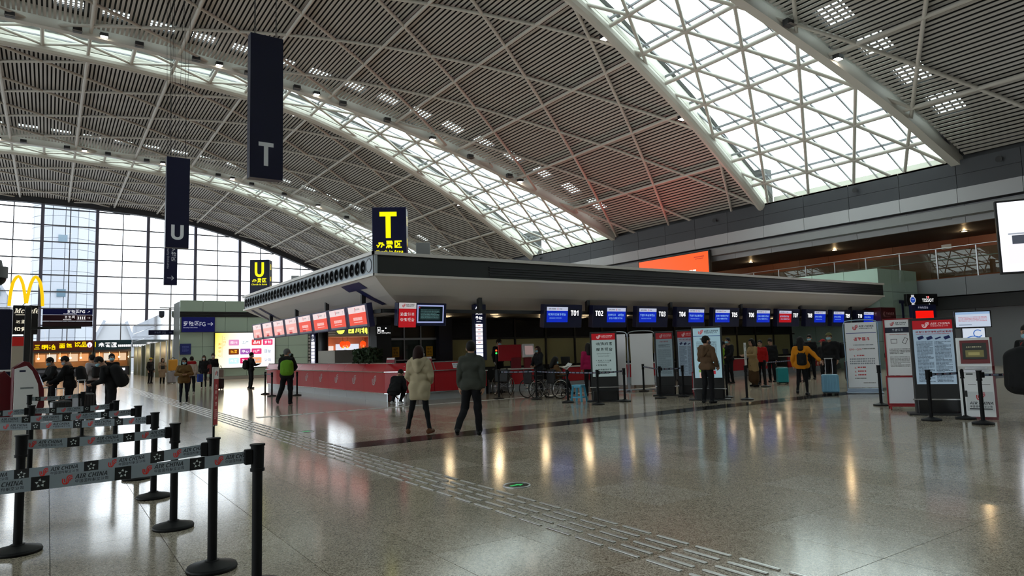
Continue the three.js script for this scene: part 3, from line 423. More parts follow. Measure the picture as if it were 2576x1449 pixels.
// counters
{
  const c = thing('service_counter', 'long red service counter with emblem panels and steel plinth at the island end', 'counter', [0, 0, 0]);
  const emblem = print(64, 96, (g, w, h) => { g.clearRect(0, 0, w, h); phoenix(g, 6, 10, 56, '#b9a9ab'); }); emblem.transparent = true; emblem.map.premultiplyAlpha = false;
  const L = 1.82, xF = 9.15, z0 = -20.9;
  for (let k = 0; k < 8; k++) {
    const za = z0 - k * L, zb = za - L + 0.012;
    const p = part('front_panel', bx(xF, xF + 0.05, 0.28, 0.95, zb, za), red, c);
    part('emblem', plane(0.42, 0.56, xF - 0.004, 0.62, (za + zb) / 2, 0, -Math.PI / 2), emblem, p);
    part('sloped_panel', quads([[[xF - 0.06, 0.98, zb], [xF - 0.06, 0.98, za], [xF + 0.1, 1.24, za], [xF + 0.1, 1.24, zb]]]), redSoft, c);
    part('plinth_panel', bx(xF + 0.06, xF + 0.1, 0.0, 0.24, zb, za), mat([0.6, 0.63, 0.66], 0.28, 0.6), c);
  }
  const zE = z0 - 8 * L;
  part('trim_rail', [bx(xF - 0.08, xF + 0.06, 0.95, 0.98, zE, z0), bx(xF - 0.05, xF + 0.06, 0.25, 0.28, zE, z0), bx(xF + 0.08, xF + 0.16, 1.23, 1.26, zE, z0 + 0.4)], chrome, c);
  part('worktop', bx(xF + 0.12, xF + 0.75, 1.1, 1.14, zE, z0), whitePaint, c); part('carcass', bx(xF + 0.12, xF + 0.6, 0.02, 1.1, zE, z0), mat([0.1, 0.02, 0.02], 0.6), c);
  // corner piece and the front run
  const corner = part('corner_panel', quads([[[xF, 0.28, z0], [9.62, 0.28, -20.25], [9.62, 0.95, -20.25], [xF, 0.95, z0]], [[xF - 0.06, 0.98, z0], [9.58, 0.98, -20.16], [9.72, 1.24, -20.35], [xF + 0.1, 1.24, z0]]]), red, c);
  part('corner_plinth', put(cyl(0.5, 0.5, 0.25, xF + 0.62, 0.125, z0 + 0.42, 28)), chrome, c);
  part('corner_rail', [bar([xF - 0.01, 0.965, z0], [9.6, 0.965, -20.2], 0.08, 0.03), bar([xF - 0.01, 0.265, z0], [9.6, 0.265, -20.2], 0.06, 0.03)], chrome, c);
  const f = thing('front_counter', 'short red counter facing the hall beside the rounded corner', 'counter', [9.64, 0, -20.25]);
  part('front_panel', bx(0, 0.98, 0.28, 0.95, -0.05, 0), red, f); part('front_panel', bx(1.0, 2.05, 0.28, 0.95, -0.05, 0), red, f);
  part('sloped_panel', quads([[[0, 0.98, 0.06], [0.98, 0.98, 0.06], [0.98, 1.24, -0.1], [0, 1.24, -0.1]]]), red, f); part('sloped_panel', quads([[[1.0, 0.98, 0.06], [2.05, 0.98, 0.06], [2.05, 1.24, -0.1], [1.0, 1.24, -0.1]]]), red, f);
  part('carcass', bx(0, 2.04, 0.02, 1.1, -0.6, -0.12), mat([0.08, 0.015, 0.015], 0.6), f); part('worktop', bx(-0.05, 2.06, 1.1, 1.14, -0.7, -0.1), whitePaint, f); part('plinth', bx(0.02, 2.03, 0, 0.235, -0.6, -0.08), mat([0.6, 0.62, 0.64], 0.28, 0.6), f);
  part('trim_rail', [bx(-0.02, 2.07, 0.95, 0.98, -0.06, 0.08), bx(-0.02, 2.07, 0.25, 0.28, -0.06, 0.05), bx(-0.02, 2.07, 1.23, 1.26, -0.14, -0.08), bar([0.99, 0.98, 0.07], [0.99, 1.24, -0.09], 0.03, 0.02)], chrome, f);
  part('notice', plane(0.34, 0.2, 1.86, 1.1, 0.0, -0.55), print(96, 56, (g, w, h) => { fill(g, '#e8eaf0', 0, 0, w, h); lines(g, 14, 12, 70, 34, 2, '#8898b8', 9); }), f);
  // low check-in desks with scales further along
  for (let k = 0; k < 10; k++) {
    const x = 12.0 + k * 2.5, o = thing('checkin_desk', ['low red check-in desk left of the first wheelchair', 'low red check-in desk behind the wheelchairs', 'low red check-in desk behind the seated woman', 'low red check-in desk behind the blue stool', 'low red check-in desk behind the white folding screens', 'low red check-in desk behind the red notice boards', 'low red check-in desk behind the man in brown', 'low red check-in desk behind the trench coat', 'low red check-in desk behind the yellow hoodie', 'low red check-in desk nearest the green glass block'][k], 'desk', [x, 0, -21.4], 0, 'check-in desks');
    part('front', bx(0, 1.4, 0.28, 0.82, -0.06, 0), red, o); part('plinth', bx(0.02, 1.38, 0, 0.27, -0.5, -0.03), mat([0.4, 0.42, 0.44], 0.3, 0.5), o); part('top', rbox(1.46, 0.04, 0.75, 0.01, 0.7, 0.85, -0.33), whitePaint, o); part('body', bx(0.03, 1.37, 0.28, 0.83, -0.6, -0.07), mat([0.06, 0.06, 0.06], 0.6), o);
    part('monitor', [rbox(0.46, 0.3, 0.04, 0.01, 0.5, 1.1, -0.45, -0.1), cyl(0.02, 0.02, 0.14, 0.5, 0.93, -0.46)], blackGloss, o);
    part('weigh_belt', [bx(1.48, 2.4, 0.04, 0.34, -1.6, 0), bx(1.46, 1.5, 0, 0.5, -1.6, 0.02)], mat([0.12, 0.12, 0.125], 0.4, 0.4), o);
  }
}
// back wall of the island: amber panels, dark glass above, ticket windows
{
  const w = struct('wall_island', 'amber panelled back wall inside the check-in island');
  for (let k = 0; k < 14; k++) { const xa = 13.5 + k * 1.68; part('amber_panel', bx(xa, xa + 1.6, 0.9, 2.06, -24.55, -24.5), amber, w); part('dark_pane', bx(xa, xa + 1.6, 2.14, 2.94, -24.55, -24.5), blackGloss, w); part('mullion', bx(xa - 0.07, xa, 0, 2.95, -24.56, -24.44), mat([0.06, 0.055, 0.05], 0.35, 0.5), w); }
  part('plinth', bx(13.4, 37.4, 0, 0.9, -24.6, -24.5), mat([0.02, 0.02, 0.02], 0.5), w); part('core', [bx(10.4, 37.4, 0, 2.96, -24.8, -24.62), bx(13.4, 37.4, 2.06, 2.14, -24.56, -24.46)], blackMat, w);
  const t = struct('wall_ticket_office', 'dark ticket office front with service windows behind the counter');
  part('column', bx(10.15, 10.75, 0, 2.95, -24.5, -23.9), mat([0.03, 0.032, 0.036], 0.5), t); part('column', bx(12.9, 13.5, 0, 2.95, -24.5, -24.1), mat([0.012, 0.014, 0.03], 0.5), t); part('lower_front', bx(10.75, 12.9, 0, 1.28, -24.5, -24.4), blackMat, t); part('lintel', [bx(10.75, 12.9, 2.08, 2.16, -24.44, -24.34)], steelMat, t);
  for (let k = 0; k < 3; k++) { const x = 10.8 + k * 0.72; part('upper_pane', bx(x, x + 0.68, 2.16, 2.94, -24.5, -24.45), mat([0.06, 0.04, 0.015], 0.2), t); part('window_pane', plane(0.68, 0.74, x + 0.34, 1.69, -24.4), paneGlass(0xb9c8c0), t); part('jamb', bx(x - 0.04, x, 1.28, 2.94, -24.42, -24.36), steelMat, t); part('sill', bx(x, x + 0.68, 1.28, 1.32, -24.5, -24.3), chrome, t); part('room_panel', bx(x, x + 0.68, 1.3, 2.1, -24.56, -24.54), mat([0.13, 0.15, 0.14], 0.5), t); }
  for (const x of [11.14, 12.6]) { const o = thing('yellow_notice', x < 12 ? 'yellow paper notice in the left ticket window' : 'yellow paper notice in the right ticket window', 'notice', [x, 1.62, -24.385]); part('sheet', box(0.3, 0.4, 0.004), print(60, 80, (g, w2, h) => { fill(g, '#d8a024', 0, 0, w2, h); g.fillStyle = '#6b5010'; han(g, '特产', 10, 10, 19); han(g, '安检', 10, 34, 19); lines(g, 12, 62, 36, 8, 1, '#6b5010'); }), o); }
  const s = thing('ticketing_sign', 'small dark sign with a white pictogram by the ticket office', 'sign', [10.4, 2.45, -23.86]); part('panel', rbox(0.62, 0.4, 0.05, 0.01), blackMat, s); part('face', plane(0.6, 0.36, 0, 0, 0.03), lit(120, 72, (g, w2, h) => { fill(g, '#060606', 0, 0, w2, h); g.strokeStyle = '#fff'; g.lineWidth = 3; g.strokeRect(12, 14, 22, 44); g.fillStyle = '#fff'; g.fillRect(18, 26, 10, 20); g.fillRect(44, 36, 20, 10); g.fillRect(74, 16, 10, 10); latin(g, 'Ticketing Office', 42, 60, 10); }, 1.2), s);
}
// cubes on the roof of the island
function roofCube(letter, x, z, s, label) {
  const o = thing('area_sign', label, 'sign', [x, 4.62, z]);
  part('body', rbox(1.36 * s, 2.6 * s, 0.9 * s, 0.02, 0, 1.3 * s, 0), navy, o);
  part('front_face', plane(1.3 * s, 2.54 * s, 0, 1.3 * s, 0.452 * s), lit(260, 508, (g, w, h) => { fill(g, '#02031c', 0, 0, w, h); g.fillStyle = '#fff700'; latin(g, letter, letter === 'T' ? 48 : 44, 246, 300, 'bold', letter === 'T' ? 0.9 : 0.8); han(g, '办票区', 26, 268, 66, 0.16); latin(g, 'Check-in Area', 20, 368, 33); }, 1.1), o);
  part('side_face', plane(0.84 * s, 2.54 * s, 0.682 * s, 1.3 * s, 0, 0, Math.PI / 2), lit(168, 508, (g, w, h) => { fill(g, '#02031c', 0, 0, w, h); g.fillStyle = '#ffe600'; han(g, '国', 44, 56, 78, 0.13); han(g, '航', 44, 230, 78, 0.13); latin(g, 'AIR', 66, 378, 20); latin(g, 'CHINA', 54, 402, 20); }, 0.9), o);
  return o;
}
roofCube('T', 10.62, -23.6, 0.93, 'navy cube sign with yellow T on the canopy corner').rotation.y = -0.52;
roofCube('U', 8.66, -34.75, 0.68, 'navy cube sign with yellow U at the far canopy end').rotation.y = -0.5;
{
  const mk = (x, y, z, s, label) => { const o = thing('antenna_box', label, 'antenna box', [x, y, z], -0.5); part('housing', rbox(0.42 * s, 0.56 * s, 0.2 * s, 0.03, 0, 0.7 * s, 0), mat([0.32, 0.33, 0.34], 0.5), o); for (let k = 0; k < 6; k++) part('cable', rod([(-0.14 + k * 0.055) * s, 0.42 * s, 0], [(-0.14 + k * 0.05) * s, 0, (k % 2) * 0.08], 0.014 * s), rubber, o); };
  mk(12.3, 4.62, -24.2, 1.35, 'grey antenna box on cables beside the yellow T cube'); mk(9.9, 4.62, -33.2, 0.9, 'small grey antenna box beside the yellow U cube');
}
// ---------------------------------------------------------------- queue barriers
const tapeWhite = canvas(512, 96, (g, w, h) => { fill(g, '#8f9aa3', 0, 0, w, h); fill(g, '#0b0d10', 0, 0, 108, h); g.fillStyle = '#cfd8d8'; star5(g, 54, 48, 34); phoenix(g, 182, 14, 64, '#e0251c'); g.fillStyle = '#22262c'; g.font = 'italic bold 44px sans-serif'; g.save(); g.translate(262, 46); g.scale(0.9, 1); g.fillText('AIR CHINA', 0, 0); g.restore(); g.fillStyle = '#3a3f47'; han(g, '中国国际航空公司', 262, 52, 25, 0.11); });
tapeWhite.wrapS = THREE.RepeatWrapping;
const tapeMat = new THREE.MeshStandardMaterial({ map: tapeWhite, roughness: 0.6, side: THREE.DoubleSide });
const tapeBlueTex = canvas(256, 48, (g, w, h) => { fill(g, '#0b0e24', 0, 0, w, h); fill(g, '#7f8aa0', 30, 8, 90, 32); fill(g, '#7f8aa0', 150, 8, 90, 32); g.fillStyle = '#b02030'; g.fillRect(40, 16, 14, 16); g.fillRect(160, 16, 14, 16); g.fillStyle = '#28304a'; latin(g, 'AIR CHINA', 58, 30, 12); latin(g, 'AIR CHINA', 178, 30, 12); });
tapeBlueTex.wrapS = THREE.RepeatWrapping;
const tapeBlueMat = new THREE.MeshStandardMaterial({ map: tapeBlueTex, roughness: 0.6, side: THREE.DoubleSide });
const postBase = merge([lathe([[0, 0], [0.172, 0], [0.176, 0.018], [0.168, 0.034], [0.05, 0.062], [0.05, 0.07], [0, 0.07]], 32)]), postPole = cyl(0.033, 0.033, 0.82, 0, 0.47, 0, 20), postHead = merge([cyl(0.041, 0.044, 0.15, 0, 0.865, 0, 24), cyl(0.05, 0.05, 0.012, 0, 0.945, 0, 24), cyl(0.047, 0.047, 0.02, 0, 0.78, 0, 20)]), postClip = rbox(0.055, 0.1, 0.05, 0.008, 0, 0, 0);
const postMat = new THREE.MeshPhysicalMaterial({ color: new THREE.Color().setRGB(0.006, 0.006, 0.007), roughness: 0.6, specularIntensity: 0.4 }), postBaseMat = new THREE.MeshPhysicalMaterial({ color: new THREE.Color().setRGB(0.01, 0.01, 0.011), roughness: 0.5, specularIntensity: 0.5 });
// to: where the belt is hooked on (world x, z), or none; sag and drop give the hang of the belt
function stanchion(x, z, label, to, { blue = false, sag = 0.015, drop = 0, tall = 0.95, group = 'queue barrier posts' } = {}) {
  const o = thing('queue_post', label, 'barrier post', [x, 0, z], 0, group);
  part('base', postBase, postBaseMat, o); const p = part('pole', postPole, postMat, o), h = part('head', postHead, postMat, o);
  if (to) {
    const dx = to[0] - x, dz = to[1] - z, L = Math.hypot(dx, dz), a = Math.atan2(dx, dz), n = 14, y0 = 0.87, tw = blue ? 0.045 : 0.078;
    const cl = part('clip', postClip, postMat, h); cl.position.set(dx / L * 0.06, y0, dz / L * 0.06); cl.rotation.y = a;
    const pos = [], uv = [], ix = []; for (let k = 0; k <= n; k++) { const t = k / n, y = y0 - sag * 4 * t * (1 - t) - drop * t, s = 0.07 + t * (L - 0.1), px = dx / L * s, pz = dz / L * s, rep = blue ? 0.36 : 0.42; pos.push(px, y - tw / 2, pz, px, y + tw / 2, pz); const u = (blue ? s : -s) / rep; uv.push(u, 0, u, 1); if (k) { const b = k * 2; ix.push(b - 2, b, b - 1, b, b + 1, b - 1); } }
    const g = new THREE.BufferGeometry(); g.setAttribute('position', new THREE.Float32BufferAttribute(pos, 3)); g.setAttribute('uv', new THREE.Float32BufferAttribute(uv, 2)); g.setIndex(ix); g.computeVertexNormals();
    part('belt', g, blue ? tapeBlueMat : tapeMat, o).userData.label = 'printed retractable belt';
  }
  return o;
}
stanchion(1.2, -4.88, 'nearest black queue post at the bottom, cut by the frame edge', [-1.7, -4.95], { drop: 0.02, sag: 0.02 });
stanchion(1.04, -5.52, 'black queue post that carries the narrow red sign', [-1.6, -6.3], { sag: 0.05, drop: 0.1 });
stanchion(1.0, -7.09, 'third black queue post of the right-hand row from the camera', [-0.16, -7.06]);
stanchion(1.03, -8.79, 'fourth black queue post of the right-hand row from the camera', [-0.65, -9.5]);
stanchion(1.01, -10.33, 'fifth black queue post of the right-hand row from the camera', [-0.7, -10.5]);
stanchion(0.88, -12.07, 'sixth black queue post of the right-hand row from the camera', [-0.17, -12.05]);
stanchion(-0.16, -7.06, 'large black queue post near the lower left corner', null);
stanchion(-0.67, -9.5, 'black queue post at the very left edge of the picture', [-1.9, -9.6]);
stanchion(-0.17, -12.05, 'black queue post left of the waiting passengers, in front of the kiosk', [-1.5, -12.1]);
stanchion(0.62, -16.6, 'far black queue post beside the dark suitcase', [-0.27, -16.3]);
stanchion(-0.27, -16.3, 'far black queue post right against the red and white kiosk', null);
{
  const o = thing('post_sign', 'narrow tilted red and white sign clipped on a queue post', 'sign', [1.04, 0.955, -5.52], 0.95);
  part('stem', cyl(0.008, 0.008, 0.1, 0, 0.05, 0), postMat, o);
  const p = part('board', rbox(0.09, 0.44, 0.012, 0.004, 0.006, 0.3, 0), mat([0.6, 0.58, 0.54], 0.5), o); p.rotation.z = -0.03;
  part('print', plane(0.075, 0.42, 0.006, 0.3, 0.008), print(60, 330, (g, w, h) => { fill(g, '#e9e4e0', 0, 0, w, 62); fill(g, '#a5161d', 0, 62, w, h - 62); phoenix(g, 10, 14, 26, '#c22'); g.fillStyle = '#335'; g.fillRect(40, 18, 10, 26); for (let i = 0; i < 4; i++) { g.save(); g.fillStyle = '#e8d0c8'; han(g, '自助办理'[i], 16, 92 + i * 34, 28); g.restore(); } lines(g, 16, 240, 30, 60, 5, '#e0b8b0'); }), o).rotation.z = -0.03;
}
// barriers in front of the desks, with dark blue belts
const B = { blue: true, sag: 0.008, group: 'queue posts by the check-in desks' };
stanchion(12.1, -18.6, 'black post in front of the first wheelchair', [12.71, -17.38], B);
stanchion(12.71, -17.38, 'black post left of the occupied wheelchair', [12.5, -15.56], B);
stanchion(12.5, -15.56, 'black post between the wheelchair and the blue stool', [12.54, -14.29], B);
stanchion(12.54, -14.29, 'black post standing in front of the special passengers board', [13.74, -14.5], B);
stanchion(13.74, -14.5, 'black post right of the special passengers board', null, B);
stanchion(17.2, -17.18, 'black post in front of the white folding screens', [15.2, -14.5], B);
stanchion(15.2, -14.5, 'black post in front of the left red-topped board', [16.06, -14.37], B);
stanchion(16.06, -14.37, 'black post in front of the right red-topped board', null, B);
stanchion(16.5, -13.1, 'black post behind the man in the brown jacket', null, B);
stanchion(16.08, -12.1, 'black post with a white paper tag, left of the trench coat', null, B);
stanchion(21.3, -15.2, 'steel based black post between trench coat and turquoise case', [24.0, -15.8], B);
stanchion(16.39, -8.57, 'black post right of the white rolled banner', null, B);
stanchion(13.85, -6.32, 'black post in front of the lithium battery board', [14.7, -6.05], B);
stanchion(14.5, -6.0, 'black post just behind, between battery board and kiosk', null, B);
stanchion(13.81, -5.44, 'black post in front of the right self-service kiosk', [14.9, -4.6], B);
stanchion(7.68, -30.02, 'thin black post left of the man with green backpack', [7.47, -28.17], B);
stanchion(7.47, -28.17, 'second thin black post left of the man with green backpack', null, B);
stanchion(8.3, -27.6, 'thin black post right of the man with green backpack', null, B);
{ const o = thing('paper_tag', 'white paper tag with black code on a queue post', 'paper tag', [16.02, 1.02, -12.03], 0.4); part('card', rbox(0.24, 0.62, 0.008, 0.004, 0, 0.25, 0), whitePaint, o); part('print', plane(0.2, 0.56, 0, 0.25, 0.006), print(60, 160, (g, w, h) => { fill(g, '#d9d9d6', 0, 0, w, h); lines(g, 10, 10, 40, 24, 3, '#555'); lines(g, 18, 60, 24, 70, 9, '#222', 4, 0.7); }), o); }

// ---------------------------------------------------------------- hanging banners
function banner(x, y0, y1, z, w, d, draw, label, ry = 0) {
  const h = y1 - y0, o = thing('hanging_banner', label, 'banner sign', [x, y0, z], ry);
  part('case', extrude([[-w / 2, -d / 2], [w / 2, -d / 2], [w / 2, d * 0.2], [w / 2 - 0.18, d / 2], [-w / 2, d / 2]], h).rotateX(-Math.PI / 2), navyDeep, o);
  if (draw) part('face', plane(w * 0.98, h * 0.99, 0, h / 2, d / 2 + 0.004), draw, o);
  for (const sx of [-1, 1]) { const top = hAt(x) - y0 - 0.05; part('wire', rod([sx * w * 0.3, h, 0], [sx * w * 0.3 + sx * 0.25, top, 0], 0.008, 5), rubber, o); part('wire', rod([sx * w * 0.35, h, 0], [sx * w * 0.35 - sx * 0.2, top, -0.6], 0.008, 5), rubber, o); }
  return o;
}
const bigLetter = (t) => print(128, 580, (g, w, h) => { fill(g, '#05082e', 0, 0, w, h); g.fillStyle = '#eef0f4'; latin(g, t, t === 'T' ? 30 : 18, 532, 132, 'bold', t === 'T' ? 0.88 : 0.98); });
banner(4.57, 6.18, 10.05, -18, 0.84, 0.3, bigLetter('T'), 'tall navy banner with a grey T hanging nearest');
banner(4.1, 5.98, 9.62, -29.5, 0.84, 0.3, bigLetter('U'), 'tall navy banner with a grey U hanging further back');
banner(5.02, 5.35, 8.6, -38, 0.6, 0.24, print(100, 540, (g, w, h) => { fill(g, '#060a36', 0, 0, w, h); g.fillStyle = '#f0f2f6'; latin(g, 'FG', 10, 190, 62); for (let i = 0; i < 3; i++) han(g, '安检区'[i], 50, 206 + i * 48, 42, 0.1); g.save(); g.translate(20, 210); g.rotate(Math.PI / 2); latin(g, 'Security Check Area', 0, 0, 22, 'normal'); g.restore(); arrow(g, 50, 484, 28); }), 'narrow navy banner with FG and an arrow, behind the U banner');

// ---------------------------------------------------------------- floodlights along the skylight edges
{
  const house = mat([0.02, 0.02, 0.022], 0.5), face = glow(0xfff4e2, 30), X = [-4.4, 2.4, 9.3, 16.1, 25.2, 32.8];
  const lab = (s, i, far) => (far ? 'small lit floodlight on the far edge of ' : 'bright floodlight on the near edge of ') + ['', 'the largest skylight', 'the second skylight', 'the farthest skylight'][s] + ', ' + ['first', 'second', 'third', 'fourth', 'fifth', 'sixth'][i] + ' from the left';
  for (let s = 1; s < 4; s++) for (const far of [0, 1]) X.forEach((x, i) => {
    if (s === 1 && x < 20) return; if (s === 3 && x > 30) return;
    const z = far ? stripZ[s] - wAt(x) - 0.6 : stripZ[s] + wAt(x) + 0.62, p = up(x, z, -0.22), o = thing('floodlight', lab(s, i, far), 'floodlight', p);
    part('housing', rbox(0.46, 0.22, 0.34, 0.02, 0, 0.11, 0), house, o); part('lens', rbox(0.4, 0.02, 0.28, 0.008, 0, -0.008, 0), face, o); part('bracket', [bar([-0.24, 0.1, 0], [-0.24, 0.24, far ? 0.2 : -0.2], 0.03, 0.02), bar([0.24, 0.1, 0], [0.24, 0.24, far ? 0.2 : -0.2], 0.03, 0.02)], house, o);
    const l = new THREE.SpotLight(0xfff0d8, 45, 0, 0.95, 0.7); l.position.set(0, -0.05, 0); l.castShadow = true; l.shadow.radius = 7; l.name = 'floodlight_beam'; const t = new THREE.Object3D(); t.name = 'aim'; t.position.set(0, -5, 0); o.add(l, t); l.target = t;
  });
  // unlit ones on the near edges
  for (let s = 1; s < 4; s++) for (let k = 0; k < 12; k++) {
    const x = -5.9 + k * 3.43 + (s === 1 ? 1.2 : 0); if (X.some((q) => Math.abs(q - x) < 0.8) || x > 39 || (s === 1 && x < 24)) continue;
    const p = up(x, stripZ[s] + wAt(x) + 0.62, -0.32), o = thing('unlit_floodlight', ['first', 'second', 'third', 'fourth', 'fifth', 'sixth', 'seventh', 'eighth', 'ninth', 'tenth', 'eleventh', 'twelfth'][k] + ' place from the left, dark switched-off floodlight beside ' + ['', 'the largest skylight', 'the second skylight', 'the farthest skylight'][s], 'floodlight', p, 0, 'switched-off floodlights by skylight ' + s);
    part('housing', rbox(0.5, 0.34, 0.32, 0.03, 0, 0.14, 0), house, o); part('visor', rbox(0.54, 0.03, 0.2, 0.01, 0, 0, 0.2), mat([0.12, 0.11, 0.1], 0.5), o);
  }
}

// ---------------------------------------------------------------- right side: green glass block, gallery screens
{
  const b = thing('glass_block', 'green glass clad block at the right end of the check-in canopy', 'glass block', [0, 0, 0]);
  part('core', bx(37.64, 41.9, 0, 5.46, -31, -19.34), mat([0.05, 0.08, 0.07], 0.6), b);
  for (let k = 0; k < 6; k++) for (let r = 0; r < 4; r++) { const y0 = [0, 1.5, 2.9, 4.25][r], y1 = [1.48, 2.88, 4.23, 5.5][r]; if (k < 3) part('glass_pane', bx(37.6 + k * 1.44, 37.6 + k * 1.44 + 1.42, y0, y1, -19.34, -19.3), GREENGLASS, b); part('glass_pane', bx(37.58, 37.62, y0, y1, -19.3 - k * 1.95, -19.3 - k * 1.95 - 1.93), GREENGLASS, b); }
  part('letter', bx(39.9, 40.12, 2.62, 3.62, -19.3, -19.28), mat([0.01, 0.015, 0.08], 0.4), b).userData.label = 'blue stroke of a letter T'; part('letter_bar', bx(39.66, 40.36, 3.6, 3.78, -19.3, -19.28), mat([0.01, 0.015, 0.08], 0.4), b);
  const darkred = (w, h, rev) => print(w, h, (g, W, H) => { fill(g, '#4e0a12', 0, 0, W, H); g.fillStyle = '#b98a8c'; g.strokeStyle = '#b98a8c'; g.lineWidth = 5; for (const q of [0, 14]) { g.beginPath(); g.moveTo(34 + q, H * 0.3); g.lineTo(16 + q, H * 0.5); g.lineTo(34 + q, H * 0.7); g.stroke(); } han(g, '开包检查室', 60, H * 0.34, 24, 0.1); latin(g, 'Inspection', 62, H * 0.74, 14, 'normal'); });
  const s = thing('inspection_sign', 'dark red sign with arrows wrapping the green block corner', 'sign', [38.35, 2.98, -19.27]); part('front', rbox(1.5, 0.74, 0.04, 0.01), mat([0.08, 0.008, 0.012], 0.5), s); part('print', plane(1.46, 0.7, 0, 0, 0.022), darkred(210, 104), s); part('side', rbox(0.04, 0.74, 1.5, 0.01, -0.8, 0, -0.75), mat([0.08, 0.008, 0.012], 0.5), s); part('side_print', plane(1.44, 0.7, -0.824, 0, -0.75, 0, -Math.PI / 2), darkred(210, 104), s);
  const wt = thing('watch_sign', 'black lit sign with a watch and the word TISSOT', 'sign', [40.05, 3.72, -18.3], -0.35); part('case', rbox(2.1, 0.68, 0.2, 0.02), blackGloss, wt); part('face', plane(2.02, 0.6, 0, 0, 0.104), lit(404, 120, (g, w, h) => { fill(g, '#010101', 0, 0, w, h); g.fillStyle = '#b8b8bc'; g.fillRect(52, 4, 40, 112); g.beginPath(); g.arc(72, 60, 40, 0, 7); g.fill(); g.fillStyle = '#1a3f9a'; g.beginPath(); g.arc(72, 60, 31, 0, 7); g.fill(); g.strokeStyle = '#dfe6ff'; g.lineWidth = 3; g.beginPath(); g.moveTo(72, 60); g.lineTo(54, 48); g.moveTo(72, 60); g.lineTo(94, 50); g.stroke(); g.fillStyle = '#fff'; latin(g, 'TISSOT', 196, 82, 48); latin(g, 'T', 252, 40, 26); g.fillStyle = '#e22'; g.fillRect(272, 18, 22, 22); g.fillStyle = '#fff'; g.fillRect(281, 22, 4, 14); g.fillRect(276, 27, 14, 4); }, 1.1), wt);
  const rl = thing('red_display', 'navy box with a glowing red display panel under the watch sign', 'display', [39.7, 2.9, -18.1], -0.35); part('case', rbox(1.62, 1.06, 0.22, 0.02), navy, rl); part('panel', plane(1.2, 0.6, 0, -0.1, 0.114), glow(0xff1408, 0.9), rl); part('hanger', [rod([-0.5, 0.5, 0], [-0.5, 0.62, 0], 0.03), rod([0.5, 0.5, 0], [0.5, 0.62, 0], 0.03), rod([0, -0.5, -0.05], [0, -2.9, -0.05], 0.06)], steelMat, rl); part('caption', plane(1.2, 0.18, 0, 0.38, 0.114), lit(200, 30, (g, w, h) => { fill(g, '#03051c', 0, 0, w, h); g.fillStyle = '#aab'; han(g, '开包检查台', 30, 4, 22); }, 0.8), rl);
  // large LED screens
  const led = thing('orange_screen', 'large orange LED advertising screen on the right wall', 'LED screen', [X1 - 0.25, 6.2, -37.8], -Math.PI / 2); part('support', [bx(-3, -2.8, -1.3, 0.2, -0.5, -0.1), bx(2.8, 3, -1.3, 0.2, -0.5, -0.1)], steelMat, led); part('frame', rbox(7.6, 2.75, 0.25, 0.03, 0, 1.3, -0.02), blackMat, led);
  part('panel', plane(7.4, 2.55, 0, 1.3, 0.112), lit(740, 255, (g, w, h) => { fill(g, '#ff5a0a', 0, 0, w, h); g.fillStyle = '#fff2ea'; han(g, '和安', 320, 120, 70, 0.12); han(g, '达理', 470, 120, 70, 0.12); fill(g, '#c03000', 600, 30, 100, 8); fill(g, '#c03000', 610, 46, 80, 6); }, 1.05), led);
  { const l = new THREE.RectAreaLight(0xff2a10, 9, 7.2, 2.4); l.position.set(0, 1.3, 0.16); l.rotation.y = Math.PI; l.name = 'screen_light'; led.add(l); }
  const ad = thing('white_screen', 'bright white LED screen at the right picture edge', 'LED screen', [40.2, 4.75, -13.6], -1.05); part('frame', rbox(6.2, 3.75, 0.25, 0.03, 2.3, 1.82, -0.02), blackMat, ad);
  part('panel', plane(6.0, 3.55, 2.3, 1.82, 0.112), lit(600, 355, (g, w, h) => { fill(g, '#eef0fb', 0, 0, w, h); fill(g, '#8a8f99', 35, 160, 300, 8); fill(g, '#3b3f48', 50, 172, 280, 44); fill(g, '#d8d3dc', 30, 216, 300, 100); for (let k = 0; k < 9; k++) fill(g, '#a9adb8', 118 + k * 30, 178, 14, 34); fill(g, '#b8402c', 150, 240, 26, 40); fill(g, '#c8c8d2', 100, 250, 30, 60); }, 1.5), ad);
  { const l = new THREE.RectAreaLight(0xf0f2ff, 2.2, 5.9, 3.4); l.position.set(2.3, 1.82, 0.16); l.rotation.y = Math.PI; l.name = 'screen_light'; ad.add(l); }
  // gallery fittings
  const gl = glow(0xffe2ae, 8); [-18.2, -26.5, -33.5, -14.5, -40].forEach((z, i) => { const o = thing('gallery_downlight', ['gallery downlight nearest the white screen', 'gallery downlight above the middle of the railing', 'faint gallery downlight over the far railing', 'gallery downlight hidden close to the white screen', 'farthest gallery downlight by the orange screen'][i], 'downlight', [X1 + 4, 8.045, z]); part('lens', cyl(0.16, 0.16, 0.02, 0, -0.01, 0, 20), gl, o); part('trim_ring', put(new THREE.TorusGeometry(0.17, 0.02, 6, 20), 0, -0.01, 0, Math.PI / 2), steelMat, o); const l = new THREE.PointLight(0xffd9a0, 3.5); l.position.set(0, -0.08, 0); l.castShadow = true; l.name = 'downlight_lamp'; o.add(l); });
  const ex = thing('exit_sign', 'small glowing green exit sign in the gallery', 'exit sign', [X1 + 6.9, 6.2, -27.5], -Math.PI / 2); part('box', rbox(0.5, 0.26, 0.06, 0.01), blackMat, ex); part('face', plane(0.46, 0.22, 0, 0, 0.034), lit(92, 44, (g, w, h) => { fill(g, '#0d7a34', 0, 0, w, h); g.fillStyle = '#d8ffe0'; g.fillRect(14, 10, 10, 24); arrow(g, 60, 22, 16, Math.PI); }, 1), ex);
